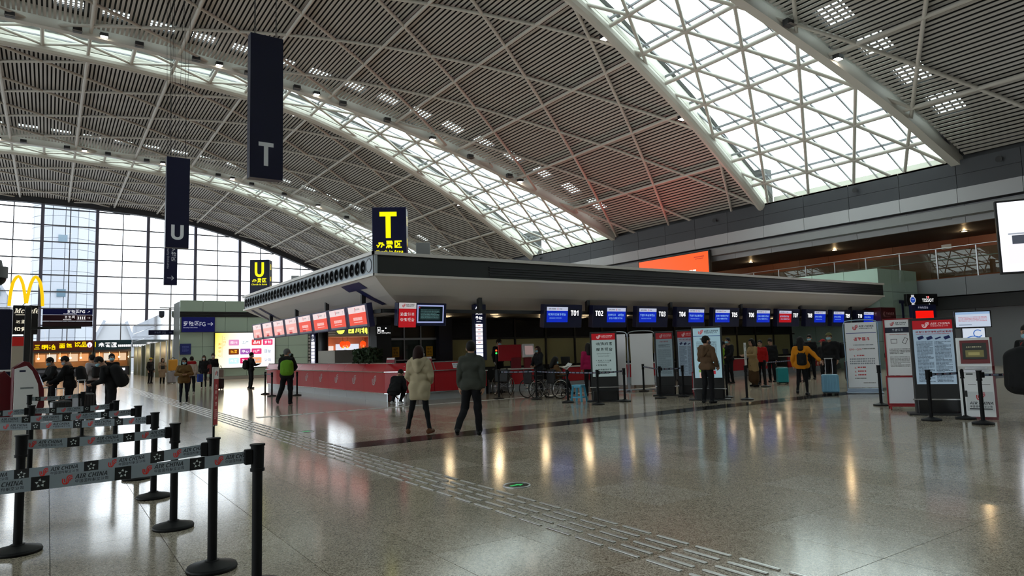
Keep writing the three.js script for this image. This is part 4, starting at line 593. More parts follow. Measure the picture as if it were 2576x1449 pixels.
  [[-20.5, 7.6], [-15.6, 7.3]].forEach(([z, y], i) => { const o = thing('gallery_plate', i ? 'pale gallery notice plate close to the white screen' : 'small pale gallery plate left of the notice', 'plate', [X1 + 6.94, y, z], -Math.PI / 2); part('plate', rbox(i ? 1.2 : 0.6, i ? 0.7 : 0.3, 0.05, 0.01), whitePaint, o); });
  const cam = thing('wall_camera', 'small grey camera box on the pale wall band', 'camera', [X1 + 0.62, 8.5, -17.6], -Math.PI / 2); part('housing', rbox(0.3, 0.3, 0.16, 0.04), mat([0.25, 0.25, 0.27], 0.5), cam); part('arm', cyl(0.03, 0.03, 0.1, 0, 0, -0.1, 10, Math.PI / 2), steelMat, cam);
  [[-22.5, 'wall speaker dot right of the largest skylight foot'], [-33.5, 'wall speaker dot left of the largest skylight foot'], [-56, 'wall speaker dot near the second skylight foot'], [-14.6, 'wall speaker dot at the far right of the dark band']].forEach(([z, l]) => { const o = thing('wall_speaker', 'small black ' + l, 'speaker', [X1 - 0.02, 11.05, z], -Math.PI / 2); part('horn', cyl(0.05, 0.17, 0.16, 0, 0, 0.08, 16, Math.PI / 2), blackMat, o); });
}
// dark room behind the kiosks on the right: information screens
{
  const mk = (x, y, z, w, h, draw, label) => { const o = thing('info_screen', label, 'screen', [x, y, z], -1.0); part('case', rbox(w + 0.06, h + 0.06, 0.08, 0.01), blackGloss, o); part('screen', plane(w, h, 0, 0, 0.042), draw, o); part('pole', rod([0, -h / 2, -0.06], [0, -y, -0.06], 0.03), blackMat, o); part('foot', cyl(0.2, 0.2, 0.03, 0, 0.015 - y, -0.06, 20), blackMat, o); return o; };
  mk(22.5, 2.08, -8.9, 0.86, 0.44, lit(240, 126, (g, w, h) => { fill(g, '#cfdcef', 0, 0, w, h); fill(g, '#9fc0e6', 0, 0, w, 20); lines(g, 20, 40, 200, 44, 4, '#c98a98'); fill(g, '#8d9bb0', 20, 104, 90, 8); }, 0.8), 'hanging screen with pale text above the right kiosk');
  mk(22.1, 1.64, -8.75, 0.54, 0.35, lit(160, 104, (g, w, h) => { fill(g, '#dfe9f8', 0, 0, w, h); g.strokeStyle = '#3a6fc4'; g.lineWidth = 7; g.beginPath(); g.arc(110, 46, 30, 0.5, 5.6); g.stroke(); g.beginPath(); g.moveTo(20, 90); g.quadraticCurveTo(70, 50, 130, 84); g.stroke(); }, 0.8), 'smaller blue and white screen just above the kiosk');
}
// ---------------------------------------------------------------- far shops, green wall
{
  const w = struct('wall_green', 'green glass clad wall behind the island with a dark band');
  part('core', bx(7.95, 18.38, 0, 5.9, -58, -55.06), mat([0.05, 0.08, 0.07], 0.6), w);
  for (let k = 0; k < 6; k++) { const x0 = 7.95 + k * 1.58, x1 = x0 + 1.56; for (const [y0, y1] of [[0.25, 1.5], [1.52, 2.5], [2.52, 3.6], [3.62, 4.72], [5.13, 5.96]]) part('glass_pane', bx(x0, x1, y0, y1, -55.06, -55), GREENGLASS, w); }
  for (let k = 0; k < 3; k++) part('dark_louvre', bx(7.95, 17.4, 4.75 + k * 0.13, 4.86 + k * 0.13, -55.06, -54.98), mat([0.025, 0.026, 0.03], 0.4, 0.4), w);
  part('kick_rail', bx(7.95, 17.4, 0, 0.24, -55.05, -54.96), steelMat, w);
  for (let k = 0; k < 15; k++) part('shutter_slat', rbox(0.9, 0.17, 0.06, 0.02, 17.9, 0.3 + k * 0.26, -54.98), mat([0.35, 0.36, 0.36], 0.45, 0.4), w);
  const s = thing('security_sign', 'large navy sign with FG and an arrow on the green wall', 'sign', [9.2, 4.16, -54.93]); part('board', rbox(2.3, 1.14, 0.1, 0.02), navy, s); part('print', plane(2.24, 1.08, 0, 0, 0.053), lit(224, 108, (g, w2, h) => { fill(g, '#0a0e55', 0, 0, w2, h); g.fillStyle = '#e4e7f0'; han(g, '安检区', 6, 28, 36, 0.11); latin(g, 'FG', 116, 66, 44, 'normal', 0.9); arrow(g, 194, 50, 20); latin(g, 'Security Check Area', 8, 80, 11, 'normal'); }, 0.6), s);
  const n = thing('small_plate', 'small navy plate on the green wall below the big sign', 'plate', [8.35, 2.35, -54.95]); part('board', rbox(0.75, 0.8, 0.06, 0.01), mat([0.015, 0.03, 0.16], 0.4), n); part('print', plane(0.6, 0.6, 0, 0, 0.034), print(60, 60, (g, w2, h) => { fill(g, '#1b2a78', 0, 0, w2, h); lines(g, 8, 8, 44, 44, 5, '#5a6ab0'); }), n);
  const a = thing('lightbox_ad', 'bright backlit advertising panel with coloured logos on the green wall', 'lightbox', [12.55, 0.87, -54.92]); part('frame', rbox(4.5, 2.75, 0.14, 0.02, 0, 1.33, 0), blackMat, a);
  part('face', plane(4.38, 2.63, 0, 1.33, 0.074), lit(660, 396, (g, w2, h) => { const gr = g.createLinearGradient(0, 0, 330, 120); gr.addColorStop(0, '#f2df4a'); gr.addColorStop(0.45, '#f8f0d0'); gr.addColorStop(1, '#fdfdff'); g.fillStyle = gr; g.fillRect(0, 0, w2, h); g.fillStyle = '#d9b060'; for (let i = 0; i < 3; i++) han(g, '土特产'[i], 82, 44 + i * 42, 34, 0.07); g.fillStyle = '#e0982a'; for (let i = 0; i < 4; i++) han(g, '购物中心'[i], 34, 110 + i * 42, 34, 0.07); g.strokeStyle = '#e0b070'; g.lineWidth = 3; g.beginPath(); g.moveTo(76, 30); g.lineTo(76, 280); g.stroke(); const C = [['#d58ab8', '#eef4ee', '#d84450', '#dd3a6c'], ['#6a2c10', '#9a5aa8', '#d43a72', '#f3eef2'], ['#bfe4ea', '#c81a5a', '#f0a070', '#f7f0f4']]; C.forEach((row, r) => row.forEach((c, q) => { g.fillStyle = c; g.beginPath(); g.roundRect(146 + q * 126, 78 + r * 104, 112, 66, 8); g.fill(); g.fillStyle = r === 1 && q === 0 ? '#f0b030' : c[1] > 'd' ? '#9ab' : '#fff'; han(g, ['四川', '土产', '品特', '安和', '包票', '中心', '川产', '国台', '米芝', '生心', '李办', '公司'][r * 4 + q], 162 + q * 126, 92 + r * 104, 38, 0.12); })); }, 1.25), a);
  { const l = new THREE.RectAreaLight(0xfff6dc, 2.5, 4.3, 2.5); l.position.set(0, 1.33, 0.12); l.rotation.y = Math.PI; l.name = 'lightbox_light'; a.add(l); }
  const fg = thing('hanging_sign', 'narrow navy FG sign hung over the shop row entrance', 'sign', [7.25, 3.75, -59.2]); part('board', rbox(1.75, 0.38, 0.14, 0.02), navy, fg); part('print', plane(1.7, 0.34, 0, 0, 0.073), print(170, 34, (g, w2, h) => { fill(g, '#060d3c', 0, 0, w2, h); g.fillStyle = '#9aa4c8'; han(g, '安检区', 36, 9, 15); latin(g, 'FG', 92, 26, 22, 'normal'); arrow(g, 150, 17, 9); }), fg);
  part('bracket', rod([0.9, 0, 0], [1.3, 0, 0], 0.04), steelMat, fg);
  // Sichuan goods shop
  const sh = thing('gift_shop', 'red lit gift shop with glowing yellow sign beyond the counter', 'shop', [18.4, 0, -55]);
  part('sign_band', bx(0, 4.9, 3.2, 4.3, -0.2, 0), mat([0.2, 0.19, 0.17], 0.5), sh); for (let k = 0; k < 5; k++) part('band_slat', bx(0, 4.9, 3.26 + k * 0.2, 3.34 + k * 0.2, 0, 0.04), mat([0.3, 0.29, 0.27], 0.5), sh);
  part('sign', plane(3.6, 0.66, 3.1, 3.64, 0.06), lit(360, 66, (g, w2, h) => { fill(g, '#2a2a22', 0, 0, w2, h); g.fillStyle = '#f5ff5a'; g.beginPath(); for (let k = 0; k < 12; k++) g.arc(44 + Math.cos(k * 0.55) * 22, 33 + Math.sin(k * 0.55) * 17, 12, 0, 7); g.fill(); han(g, '四川特产', 108, 5, 56, 0.17); }, 1.6), sh);
  part('back_wall', bx(0.1, 4.8, 0.6, 3.1, -2.4, -2.3), mat([0.6, 0.45, 0.38], 0.6), sh); part('side_wall', [bx(0, 0.12, 0, 3.2, -2.4, 0), bx(4.78, 4.9, 0, 3.2, -2.4, 0)], mat([0.3, 0.1, 0.06], 0.6), sh); part('ceiling_panel', bx(0, 4.9, 3.1, 3.2, -2.4, 0), mat([0.4, 0.25, 0.15], 0.6), sh);
  part('lit_shelf', plane(2.1, 1.1, 3.2, 2.0, -2.28), glow(0xe8f0ff, 0.9), sh); part('lit_shelf', plane(1.5, 1.0, 1.2, 1.9, -2.28), glow(0xfff0e6, 0.8), sh); part('price_card', [bx(2.9, 3.1, 1.5, 2.05, -2.27, -2.24), bx(3.6, 3.8, 1.5, 2.05, -2.27, -2.24)], blackMat, sh);
  [0.5, 2.2, 2.6, 4.0].forEach((x, i) => { const l = thing('red_lantern', ['leftmost red lantern in the gift shop', 'left one of the middle pair of shop lanterns', 'right one of the middle pair of shop lanterns', 'rightmost red lantern in the gift shop'][i], 'lantern', [18.4 + x, 2.5, -55.7]); part('paper', ball(0.26, 0, 0, 0, 1, 1.1, 1), glow(0xff4a10, 1.1), l); part('cap', [cyl(0.1, 0.1, 0.06, 0, 0.29, 0), cyl(0.1, 0.1, 0.06, 0, -0.29, 0)], mat([0.5, 0.3, 0.05], 0.4), l); part('cord', rod([0, 0.3, 0], [0, 0.6, 0], 0.012), rubber, l); const q = new THREE.PointLight(0xff9a60, 2.5); q.position.set(0, -0.4, 0.3); q.castShadow = true; q.name = 'lantern_light'; l.add(q); });
  part('counter', bx(0.3, 4.6, 0, 1.0, -0.9, -0.4), mat([0.3, 0.05, 0.03], 0.5), sh);
}
// row of shops on the right of the far concourse
{
  const w = struct('wall_shops', 'row of pale glass fronted shops receding to the far end'); const paleGlass = new THREE.MeshPhysicalMaterial({ color: new THREE.Color().setRGB(0.4, 0.43, 0.46), roughness: 0.07, clearcoat: 0.8, clearcoatRoughness: 0.04 }), jamb = mat([0.16, 0.19, 0.16], 0.4, 0.2);
  for (let k = 0; k < 10; k++) { const z = -58 - k * 3.8, z1 = z - 3.76; for (const [y0, y1] of [[3.3, 3.98], [4.0, 4.9], [4.92, 5.9]]) part('fascia_pane', bx(8.56, 8.66, y0, y1, z, z1), paleGlass, w); part('pier', bx(8.5, 9.1, 0, 3.28, z, z - 0.7), jamb, w); }
  part('back', [bx(9.9, 10, 0, 5.9, -96, -58), bx(8.66, 10, 5.8, 5.9, -96, -58)], mat([0.3, 0.28, 0.25], 0.6), w);
  const F = ['#d8c8b8', '#e4d8cc', '#c8281c', '#cdbfae', '#9fa3a0', '#7d8f80', '#cfc8b8', '#d4a88a', '#bdb5a5', '#a8a8a0'];
  for (let k = 0; k < 10; k++) { const z = -58.7 - k * 3.8, o = thing('shop_front', ['nearest lit shop front in the receding row, behind the brown coat', 'second lit shop front in the receding row', 'third shop front in the receding row, with red goods', 'fourth shop front of the receding row', 'closed shutter shop front in the receding row', 'sixth shop front of the receding row', 'seventh shop front of the receding row', 'eighth shop front of the receding row', 'ninth shop front of the receding row', 'last shop front of the receding row'][k], 'shop', [9.3, 0, z - 1.55], -Math.PI / 2, 'shops in the receding row'); part('back_panel', bx(-1.5, 1.5, 0, 3.2, -0.2, -0.1), k === 4 || k === 6 ? mat([0.3, 0.3, 0.29], 0.5) : mat(F[k], 0.5), o); part('sign', rbox(2.6, 0.5, 0.1, 0.02, 0, 3.0, 0.1), k % 3 === 2 ? mat(F[k], 0.5) : glow(k === 0 ? 0xfff0c0 : 0xfff6e8, 0.8), o); if (k !== 4 && k !== 6) { part('shelf', [bx(-1.4, 1.4, 1.0, 1.05, -0.1, 0.25), bx(-1.4, 1.4, 1.7, 1.75, -0.1, 0.25)], whitePaint, o); for (let q = 0; q < 6; q++) part('goods', rbox(0.3, 0.5, 0.2, 0.03, -1.2 + q * 0.46, 1.3, 0.05), mat([[0.5, 0.1, 0.06], [0.6, 0.45, 0.2], [0.2, 0.3, 0.2]][q % 3], 0.5), o); const l = new THREE.PointLight(0xffe2b8, 7); l.position.set(0, 2.6, 0.3); l.castShadow = true; l.name = 'shop_lamp'; o.add(l); part('lamp', cyl(0.1, 0.1, 0.03, 0, 2.72, 0.3), glow(0xffe2b8, 4), o); } }
  const cc = thing('pole_cameras', 'pair of dome cameras on a steel pole beside the shops', 'camera', [7.9, 0, -59.5]); part('pole', rod([0, 0, 0], [0, 5.7, 0], 0.09, 12), mat([0.4, 0.41, 0.44], 0.4, 0.4), cc); part('arm', rod([-0.75, 5.7, 0], [0.3, 5.7, 0], 0.05), mat([0.4, 0.41, 0.44], 0.4, 0.4), cc); part('camera', merge([cyl(0.2, 0.2, 0.3, -0.6, 5.3, 0), ball(0.2, -0.6, 5.1, 0)]), mat([0.05, 0.06, 0.1], 0.4), cc); part('camera', merge([cyl(0.2, 0.2, 0.3, 0.3, 5.3, 0), ball(0.2, 0.3, 5.1, 0)]), mat([0.3, 0.36, 0.36], 0.4), cc);
  // far food stalls
  const stall = (x0, x1, label, sign, lampC) => {
    const o = thing('food_stall', label, 'food stall', [(x0 + x1) / 2, 0, -96]), W = x1 - x0;
    part('roof', bx(-W / 2, W / 2, 2.85, 4.25, -3, 0), mat([0.05, 0.035, 0.03], 0.6), o); part('sign', plane(W - 0.1, 1.15, 0, 3.65, 0.02), sign, o); part('counter', bx(-W / 2 + 0.2, W / 2 - 0.2, 0, 1.05, -0.9, -0.3), mat([0.03, 0.035, 0.05], 0.4), o); part('counter_light', bx(-W / 2 + 0.6, W / 2 - 0.6, 0.55, 0.85, -0.31, -0.28), glow(0xeaf0ff, lampC > 0 ? 1.6 : 0.05), o); part('counter_top', bx(-W / 2 + 0.15, W / 2 - 0.15, 1.05, 1.12, -1.0, -0.2), mat([0.3, 0.2, 0.1], 0.4), o);
    part('back_wall', bx(-W / 2, W / 2, 0, 2.85, -3, -2.9), mat([0.5, 0.3, 0.16], 0.6), o); part('end_wall', [bx(-W / 2, -W / 2 + 0.15, 0, 2.85, -3, 0), bx(W / 2 - 0.15, W / 2, 0, 2.85, -3, 0)], mat([0.06, 0.09, 0.08], 0.5), o);
    const n = Math.round(W / 1.1); for (let k = 0; k < n; k++) { part('menu_board', bx(-W / 2 + 0.3 + k * (W - 0.5) / n, -W / 2 + 0.3 + (k + 0.86) * (W - 0.5) / n, 1.8, 2.7, -2.88, -2.8), glow([0xffb070, 0xfff0dc, 0xffa860, 0xffd8b0][k % 4], 0.8), o); const b = part('pendant_lamp', [ball(0.12, -W / 2 + 0.6 + k * 1.05, 2.2, -1.2), rod([-W / 2 + 0.6 + k * 1.05, 2.3, -1.2], [-W / 2 + 0.6 + k * 1.05, 2.85, -1.2], 0.01)], glow(0xffd9a0, 4), o); }
    const l = new THREE.RectAreaLight(0xffc890, 2.5, W - 0.6, 1.6); l.position.set(0, 2.8, -1.5); l.rotation.x = Math.PI / 2 + Math.PI; l.lookAt; l.name = 'stall_light'; l.rotation.x = -Math.PI / 2; o.add(l);
    return o;
  };
  stall(-1.5, 4.5, 'far food stall with glowing yellow characters on a brown sign', lit(590, 115, (g, w2, h) => { fill(g, '#3a1408', 0, 0, w2, h); g.fillStyle = '#ffd800'; han(g, '三明治', 8, 36, 66, 0.15); han(g, '面包', 250, 24, 62, 0.15); han(g, '饮品', 398, 14, 62, 0.15); g.fillStyle = '#f2e6ff'; g.beginPath(); g.ellipse(556, 52, 26, 32, 0, 0, 7); g.fill(); fill(g, '#8a2a6a', 552, 48, 10, 26); }, 1.2), 0);
  stall(4.6, 8.5, 'far food stall with white characters on a dark green sign', lit(380, 115, (g, w2, h) => { fill(g, '#0a2024', 0, 0, w2, h); g.fillStyle = '#ffe000'; g.fillRect(0, 18, 8, 60); g.fillStyle = '#fff'; han(g, '米芝莲', 36, 22, 62, 0.16); for (let k = 0; k < 7; k++) g.fillRect(242 + k * 20, 54, 16, 26); }, 1.2), 1);
}
// left side: pale glazed shop corner, fast food totem, sign post, column sign
{
  const w = struct('wall_left_shops', 'pale glass shop corner at the left picture edge'); const pg = new THREE.MeshPhysicalMaterial({ color: new THREE.Color().setRGB(0.45, 0.46, 0.5), roughness: 0.08, clearcoat: 0.7 });
  for (let k = 0; k < 7; k++) part('glass_pane', bx(-3.5, -3.3, 3.2, 8.2, -44 - k * 6, -49.9 - k * 6), pg, w); for (let k = 0; k < 7; k++) part('shop_pane', bx(-3.5, -3.3, 0, 3.15, -44 - k * 6, -49.9 - k * 6), mat([0.25, 0.2, 0.16], 0.5), w); part('core', bx(-12, -3.5, 0, 8.1, -86, -44.1), mat([0.3, 0.3, 0.3], 0.6), w); part('edge_post', bx(-3.6, -3.2, 0, 8.3, -44, -43.7), whitePaint, w);
  const m = thing('fast_food_sign', 'black totem sign topped by yellow arches', 'sign', [-1.4, 0, -60]);
  const arch = []; for (const s of [-1, 1]) arch.push(tube([[s * 0.02, 5.95, 0], [s * 0.1, 6.6, 0], [s * 0.28, 7.5, 0], [s * 0.5, 7.9, 0], [s * 0.74, 7.6, 0], [s * 0.92, 6.7, 0], [s * 0.98, 5.75, 0]], 0.11, 40, 10));
  part('arches', arch, glow(0xffd000, 0.95), m); part('stem', [rod([-0.3, 5.7, 0], [0, 6.0, 0], 0.03), rod([0.5, 5.6, 0], [0.96, 5.8, 0], 0.03)], blackMat, m);
  part('case', rbox(1.5, 2.1, 0.3, 0.03, 0, 4.75, 0), blackGloss, m); part('face', plane(1.44, 2.0, 0, 4.75, 0.155), lit(144, 200, (g, w2, h) => { fill(g, '#050505', 0, 0, w2, h); g.fillStyle = '#f0e8d0'; g.save(); g.translate(4, 52); g.scale(0.85, 1); g.font = 'italic bold 46px serif'; g.fillText('McCaf\u00e9', 0, 0); g.restore(); g.fillRect(14, 62, 90, 4); han(g, '达星', 18, 100, 26); han(g, '和食公', 10, 150, 32, 0.14); }, 1.1), m);
  part('lower_case', rbox(0.75, 3.4, 0.3, 0.03, -0.35, 1.9, 0), blackGloss, m); part('lower_face', plane(0.5, 2.9, -0.3, 2.1, 0.155), lit(50, 290, (g, w2, h) => { fill(g, '#02021a', 0, 0, w2, h); g.fillStyle = '#e4ecff'; g.beginPath(); g.ellipse(25, 28, 17, 18, 0, 0, 7); g.fill(); for (let k = 0; k < 4; k++) han(g, '川品米包'[k], 6, 66 + k * 52, 38, 0.16); }, 1.2), m); part('post', bx(-0.1, 0.5, 0, 3.75, -0.14, 0.1), blackMat, m);
  const s = thing('direction_sign', 'navy and maroon direction sign on a black post', 'sign', [-0.5, 0, -24]); part('post', rbox(0.16, 3.2, 0.14, 0.02, 0, 1.6, 0), blackMat, s); part('arm', bar([0, 2.58, 0], [1.3, 2.6, 0], 0.1, 0.07), blackMat, s);
  part('board', rbox(1.24, 0.17, 0.08, 0.01, 0.96, 3.06, 0), navy, s); part('board', rbox(1.24, 0.17, 0.08, 0.01, 0.96, 2.87, 0), mat([0.03, 0.006, 0.012], 0.5), s); part('board', rbox(1.24, 0.15, 0.08, 0.01, 0.96, 2.7, 0), mat([0.03, 0.006, 0.012], 0.5), s);
  part('print', plane(1.22, 0.36, 0.96, 2.965, 0.043), lit(244, 72, (g, w2, h) => { fill(g, '#04062c', 0, 0, w2, 34); fill(g, '#c8c8d0', 0, 34, w2, 2); fill(g, '#160408', 0, 36, w2, 34); fill(g, '#c8c8d0', 0, 70, w2, 2); g.fillStyle = '#fff'; han(g, '安检区', 116, 4, 20, 0.13); latin(g, 'Security Check Area', 98, 31, 7); latin(g, 'FG', 178, 24, 24); arrow(g, 226, 16, 8, -0.78); han(g, '卫生间', 104, 40, 17, 0.13); latin(g, 'Restrooms', 98, 66, 8); g.strokeStyle = '#fff'; g.strokeRect(168, 41, 42, 24); for (let k = 0; k < 4; k++) g.fillRect(172 + k * 10, 45, 5, 17); arrow(g, 226, 53, 8); }, 0.9), s);
  const c = thing('selfservice_sign', 'navy self-service check-in column cut by the left edge', 'sign', [-1.55, 0, -25.2]); part('column', rbox(1.3, 3.2, 0.3, 0.02, 0, 1.6, 0), navyDeep, c); part('print', plane(1.2, 3.0, 0.02, 1.65, 0.153), print(240, 600, (g, w2, h) => { fill(g, '#04082a', 0, 0, w2, h); g.fillStyle = '#8fa0a8'; ['自助', '办理', '乘机', '手续'].forEach((t, i) => han(g, t, 20, 40 + i * 92, 80, 0.1)); latin(g, 'Self-Service', 40, 460, 36, 'normal'); latin(g, 'Check-in', 90, 506, 36, 'normal'); }), c);
  const d = thing('dome_camera', 'grey and black dome camera at the left picture edge', 'camera', [-0.66, 2.92, -12.2]); part('housing', merge([cyl(0.13, 0.13, 0.16, 0.02, -0.05, 0, 24), cyl(0.07, 0.05, 0.1, 0.02, 0.08, 0, 16)]), mat([0.2, 0.2, 0.21], 0.4), d); part('dome', new THREE.SphereGeometry(0.115, 20, 10, 0, 7, Math.PI / 2, Math.PI / 2).translate(0.02, -0.13, 0), blackGloss, d); part('arm', rod([0.02, 0.12, 0], [-0.9, 0.2, 0], 0.035), mat([0.2, 0.2, 0.21], 0.4), d); part('pole', rod([-0.9, 0.35, 0], [-0.9, -2.92, 0], 0.05, 12), mat([0.2, 0.2, 0.21], 0.4), d);
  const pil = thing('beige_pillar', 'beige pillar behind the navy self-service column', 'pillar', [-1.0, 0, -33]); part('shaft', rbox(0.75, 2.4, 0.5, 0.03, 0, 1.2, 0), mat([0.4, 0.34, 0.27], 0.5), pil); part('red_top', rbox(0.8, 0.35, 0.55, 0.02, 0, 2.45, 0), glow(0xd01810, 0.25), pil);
}
// ---------------------------------------------------------------- self-service kiosks
const darkRed = mat([0.12, 0.006, 0.012], 0.35), kioskWhite = mat([0.82, 0.83, 0.84], 0.35);
{
  // right kiosk, front towards the camera
  const o = thing('selfservice_kiosk', 'white and red self-service check-in kiosk at the right', 'kiosk', [14.78, 0, -5.86], -1.2);
  const side = [[-0.26, 0.05], [0.24, 0.05], [0.24, 0.92], [0.3, 1.0], [0.14, 1.5], [0.08, 1.54], [-0.02, 1.54], [-0.26, 1.1]];   // z, y
  const ex = (pts, w) => extrude(pts, w).rotateY(-Math.PI / 2).translate(w / 2, 0, 0);
  part('body', ex(side.map(([z, y]) => [z * 0.985, y]), 0.5), kioskWhite, o);
  for (const s of [-1, 1]) part('side_panel', ex(side, 0.04).translate(s * 0.27, 0, 0), s > 0 ? darkRed : kioskWhite, o);
  part('plinth', bx(-0.28, 0.28, 0, 0.05, -0.25, 0.23), darkRed, o);
  const face = (g, m, nm) => { const p = part(nm, g, m, o); return p; };
  const tilt = -0.3;
  face(plane(0.46, 0.46, 0, 1.27, 0.225, tilt), mat([0.16, 0.006, 0.012], 0.3), 'bezel'); face(plane(0.38, 0.32, 0, 1.285, 0.232, tilt), lit(170, 140, (g, w, h) => { fill(g, '#12100a', 0, 0, w, h); fill(g, '#5e5a30', 20, 62, 130, 60); fill(g, '#8a8450', 40, 80, 80, 26); g.fillStyle = '#c8c4a0'; han(g, '自助办理乘机手续', 26, 28, 13); }, 0.7), 'screen');
  part('slot', [bx(-0.17, 0.17, 0.955, 0.975, 0.27, 0.3), bx(-0.2, 0.2, 0.89, 0.93, 0.24, 0.27)], mat([0.35, 0.35, 0.36], 0.3, 0.6), o);
  part('slot', [bx(-0.17, -0.06, 0.84, 0.862, 0.238, 0.246), bx(-0.15, -0.02, 0.655, 0.661, 0.238, 0.244), bx(0.07, 0.2, 0.655, 0.661, 0.238, 0.244), bx(-0.21, -0.17, 0.42, 0.54, 0.238, 0.246)], rubber, o);
  part('print', plane(0.42, 0.36, 0.02, 0.34, 0.2445), print(210, 180, (g, w, h) => { fill(g, '#cfd2d4', 0, 0, w, h); phoenix(g, 76, 8, 70, '#c01c28'); g.fillStyle = '#181c24'; g.font = 'italic bold 36px sans-serif'; g.fillText('AIR CHINA', 20, 120); han(g, '中国国际航空公司', 20, 128, 21); g.fillRect(18, 156, 178, 10); }), o);
  // left kiosk seen from its side
  const k = thing('selfservice_kiosk', 'red and white self-service kiosk seen from the side at left', 'kiosk', [-0.5, 0, -23.2], 0.12);
  const L = [[-0.28, 0], [0.34, 0], [0.42, 0.4], [0.4, 0.85], [0.26, 1.3], [0.06, 1.6], [-0.06, 1.62], [-0.28, 1.45]];
  const S = [[-0.26, 0.02], [0.16, 0.02], [0.3, 0.6], [0.26, 1.0], [0.12, 1.36], [0.0, 1.5], [-0.26, 1.42]];
  part('shell', extrude(L, 0.5, 0.01).translate(0, 0, -0.25), darkRed, k); part('side_panel', extrude(S, 0.02, 0.006).translate(0, 0, 0.262), kioskWhite, k); part('badge', [bx(-0.16, -0.02, 1.34, 1.39, 0.285, 0.29)], navy, k); part('print', plane(0.3, 0.05, 0.02, 0.9, 0.292), print(90, 15, (g, w, h) => { fill(g, '#9aa2a6', 0, 0, w, h); lines(g, 4, 3, 82, 9, 1, '#555c60'); }), k);
  part('screen', quads([[[0.42, 0.95, 0.2], [0.42, 0.95, -0.2], [0.29, 1.28, -0.2], [0.29, 1.28, 0.2]]]), glow(0xbfd0e0, 0.5), k); part('keyboard', rbox(0.16, 0.03, 0.4, 0.01, 0.44, 0.88, 0), steelMat, k);
  const r = thing('red_kiosk_back', 'rounded dark red back of another kiosk at left', 'kiosk', [-1.05, 0, -24.4], 0.1); part('shell', extrude([[-0.2, 0], [0.2, 0], [0.28, 0.5], [0.2, 1.1], [0.0, 1.36], [-0.2, 1.2]], 0.5, 0.02), darkRed, r); part('cap', rbox(0.3, 0.06, 0.5, 0.02, 0, 1.38, 0.25), kioskWhite, r);
}
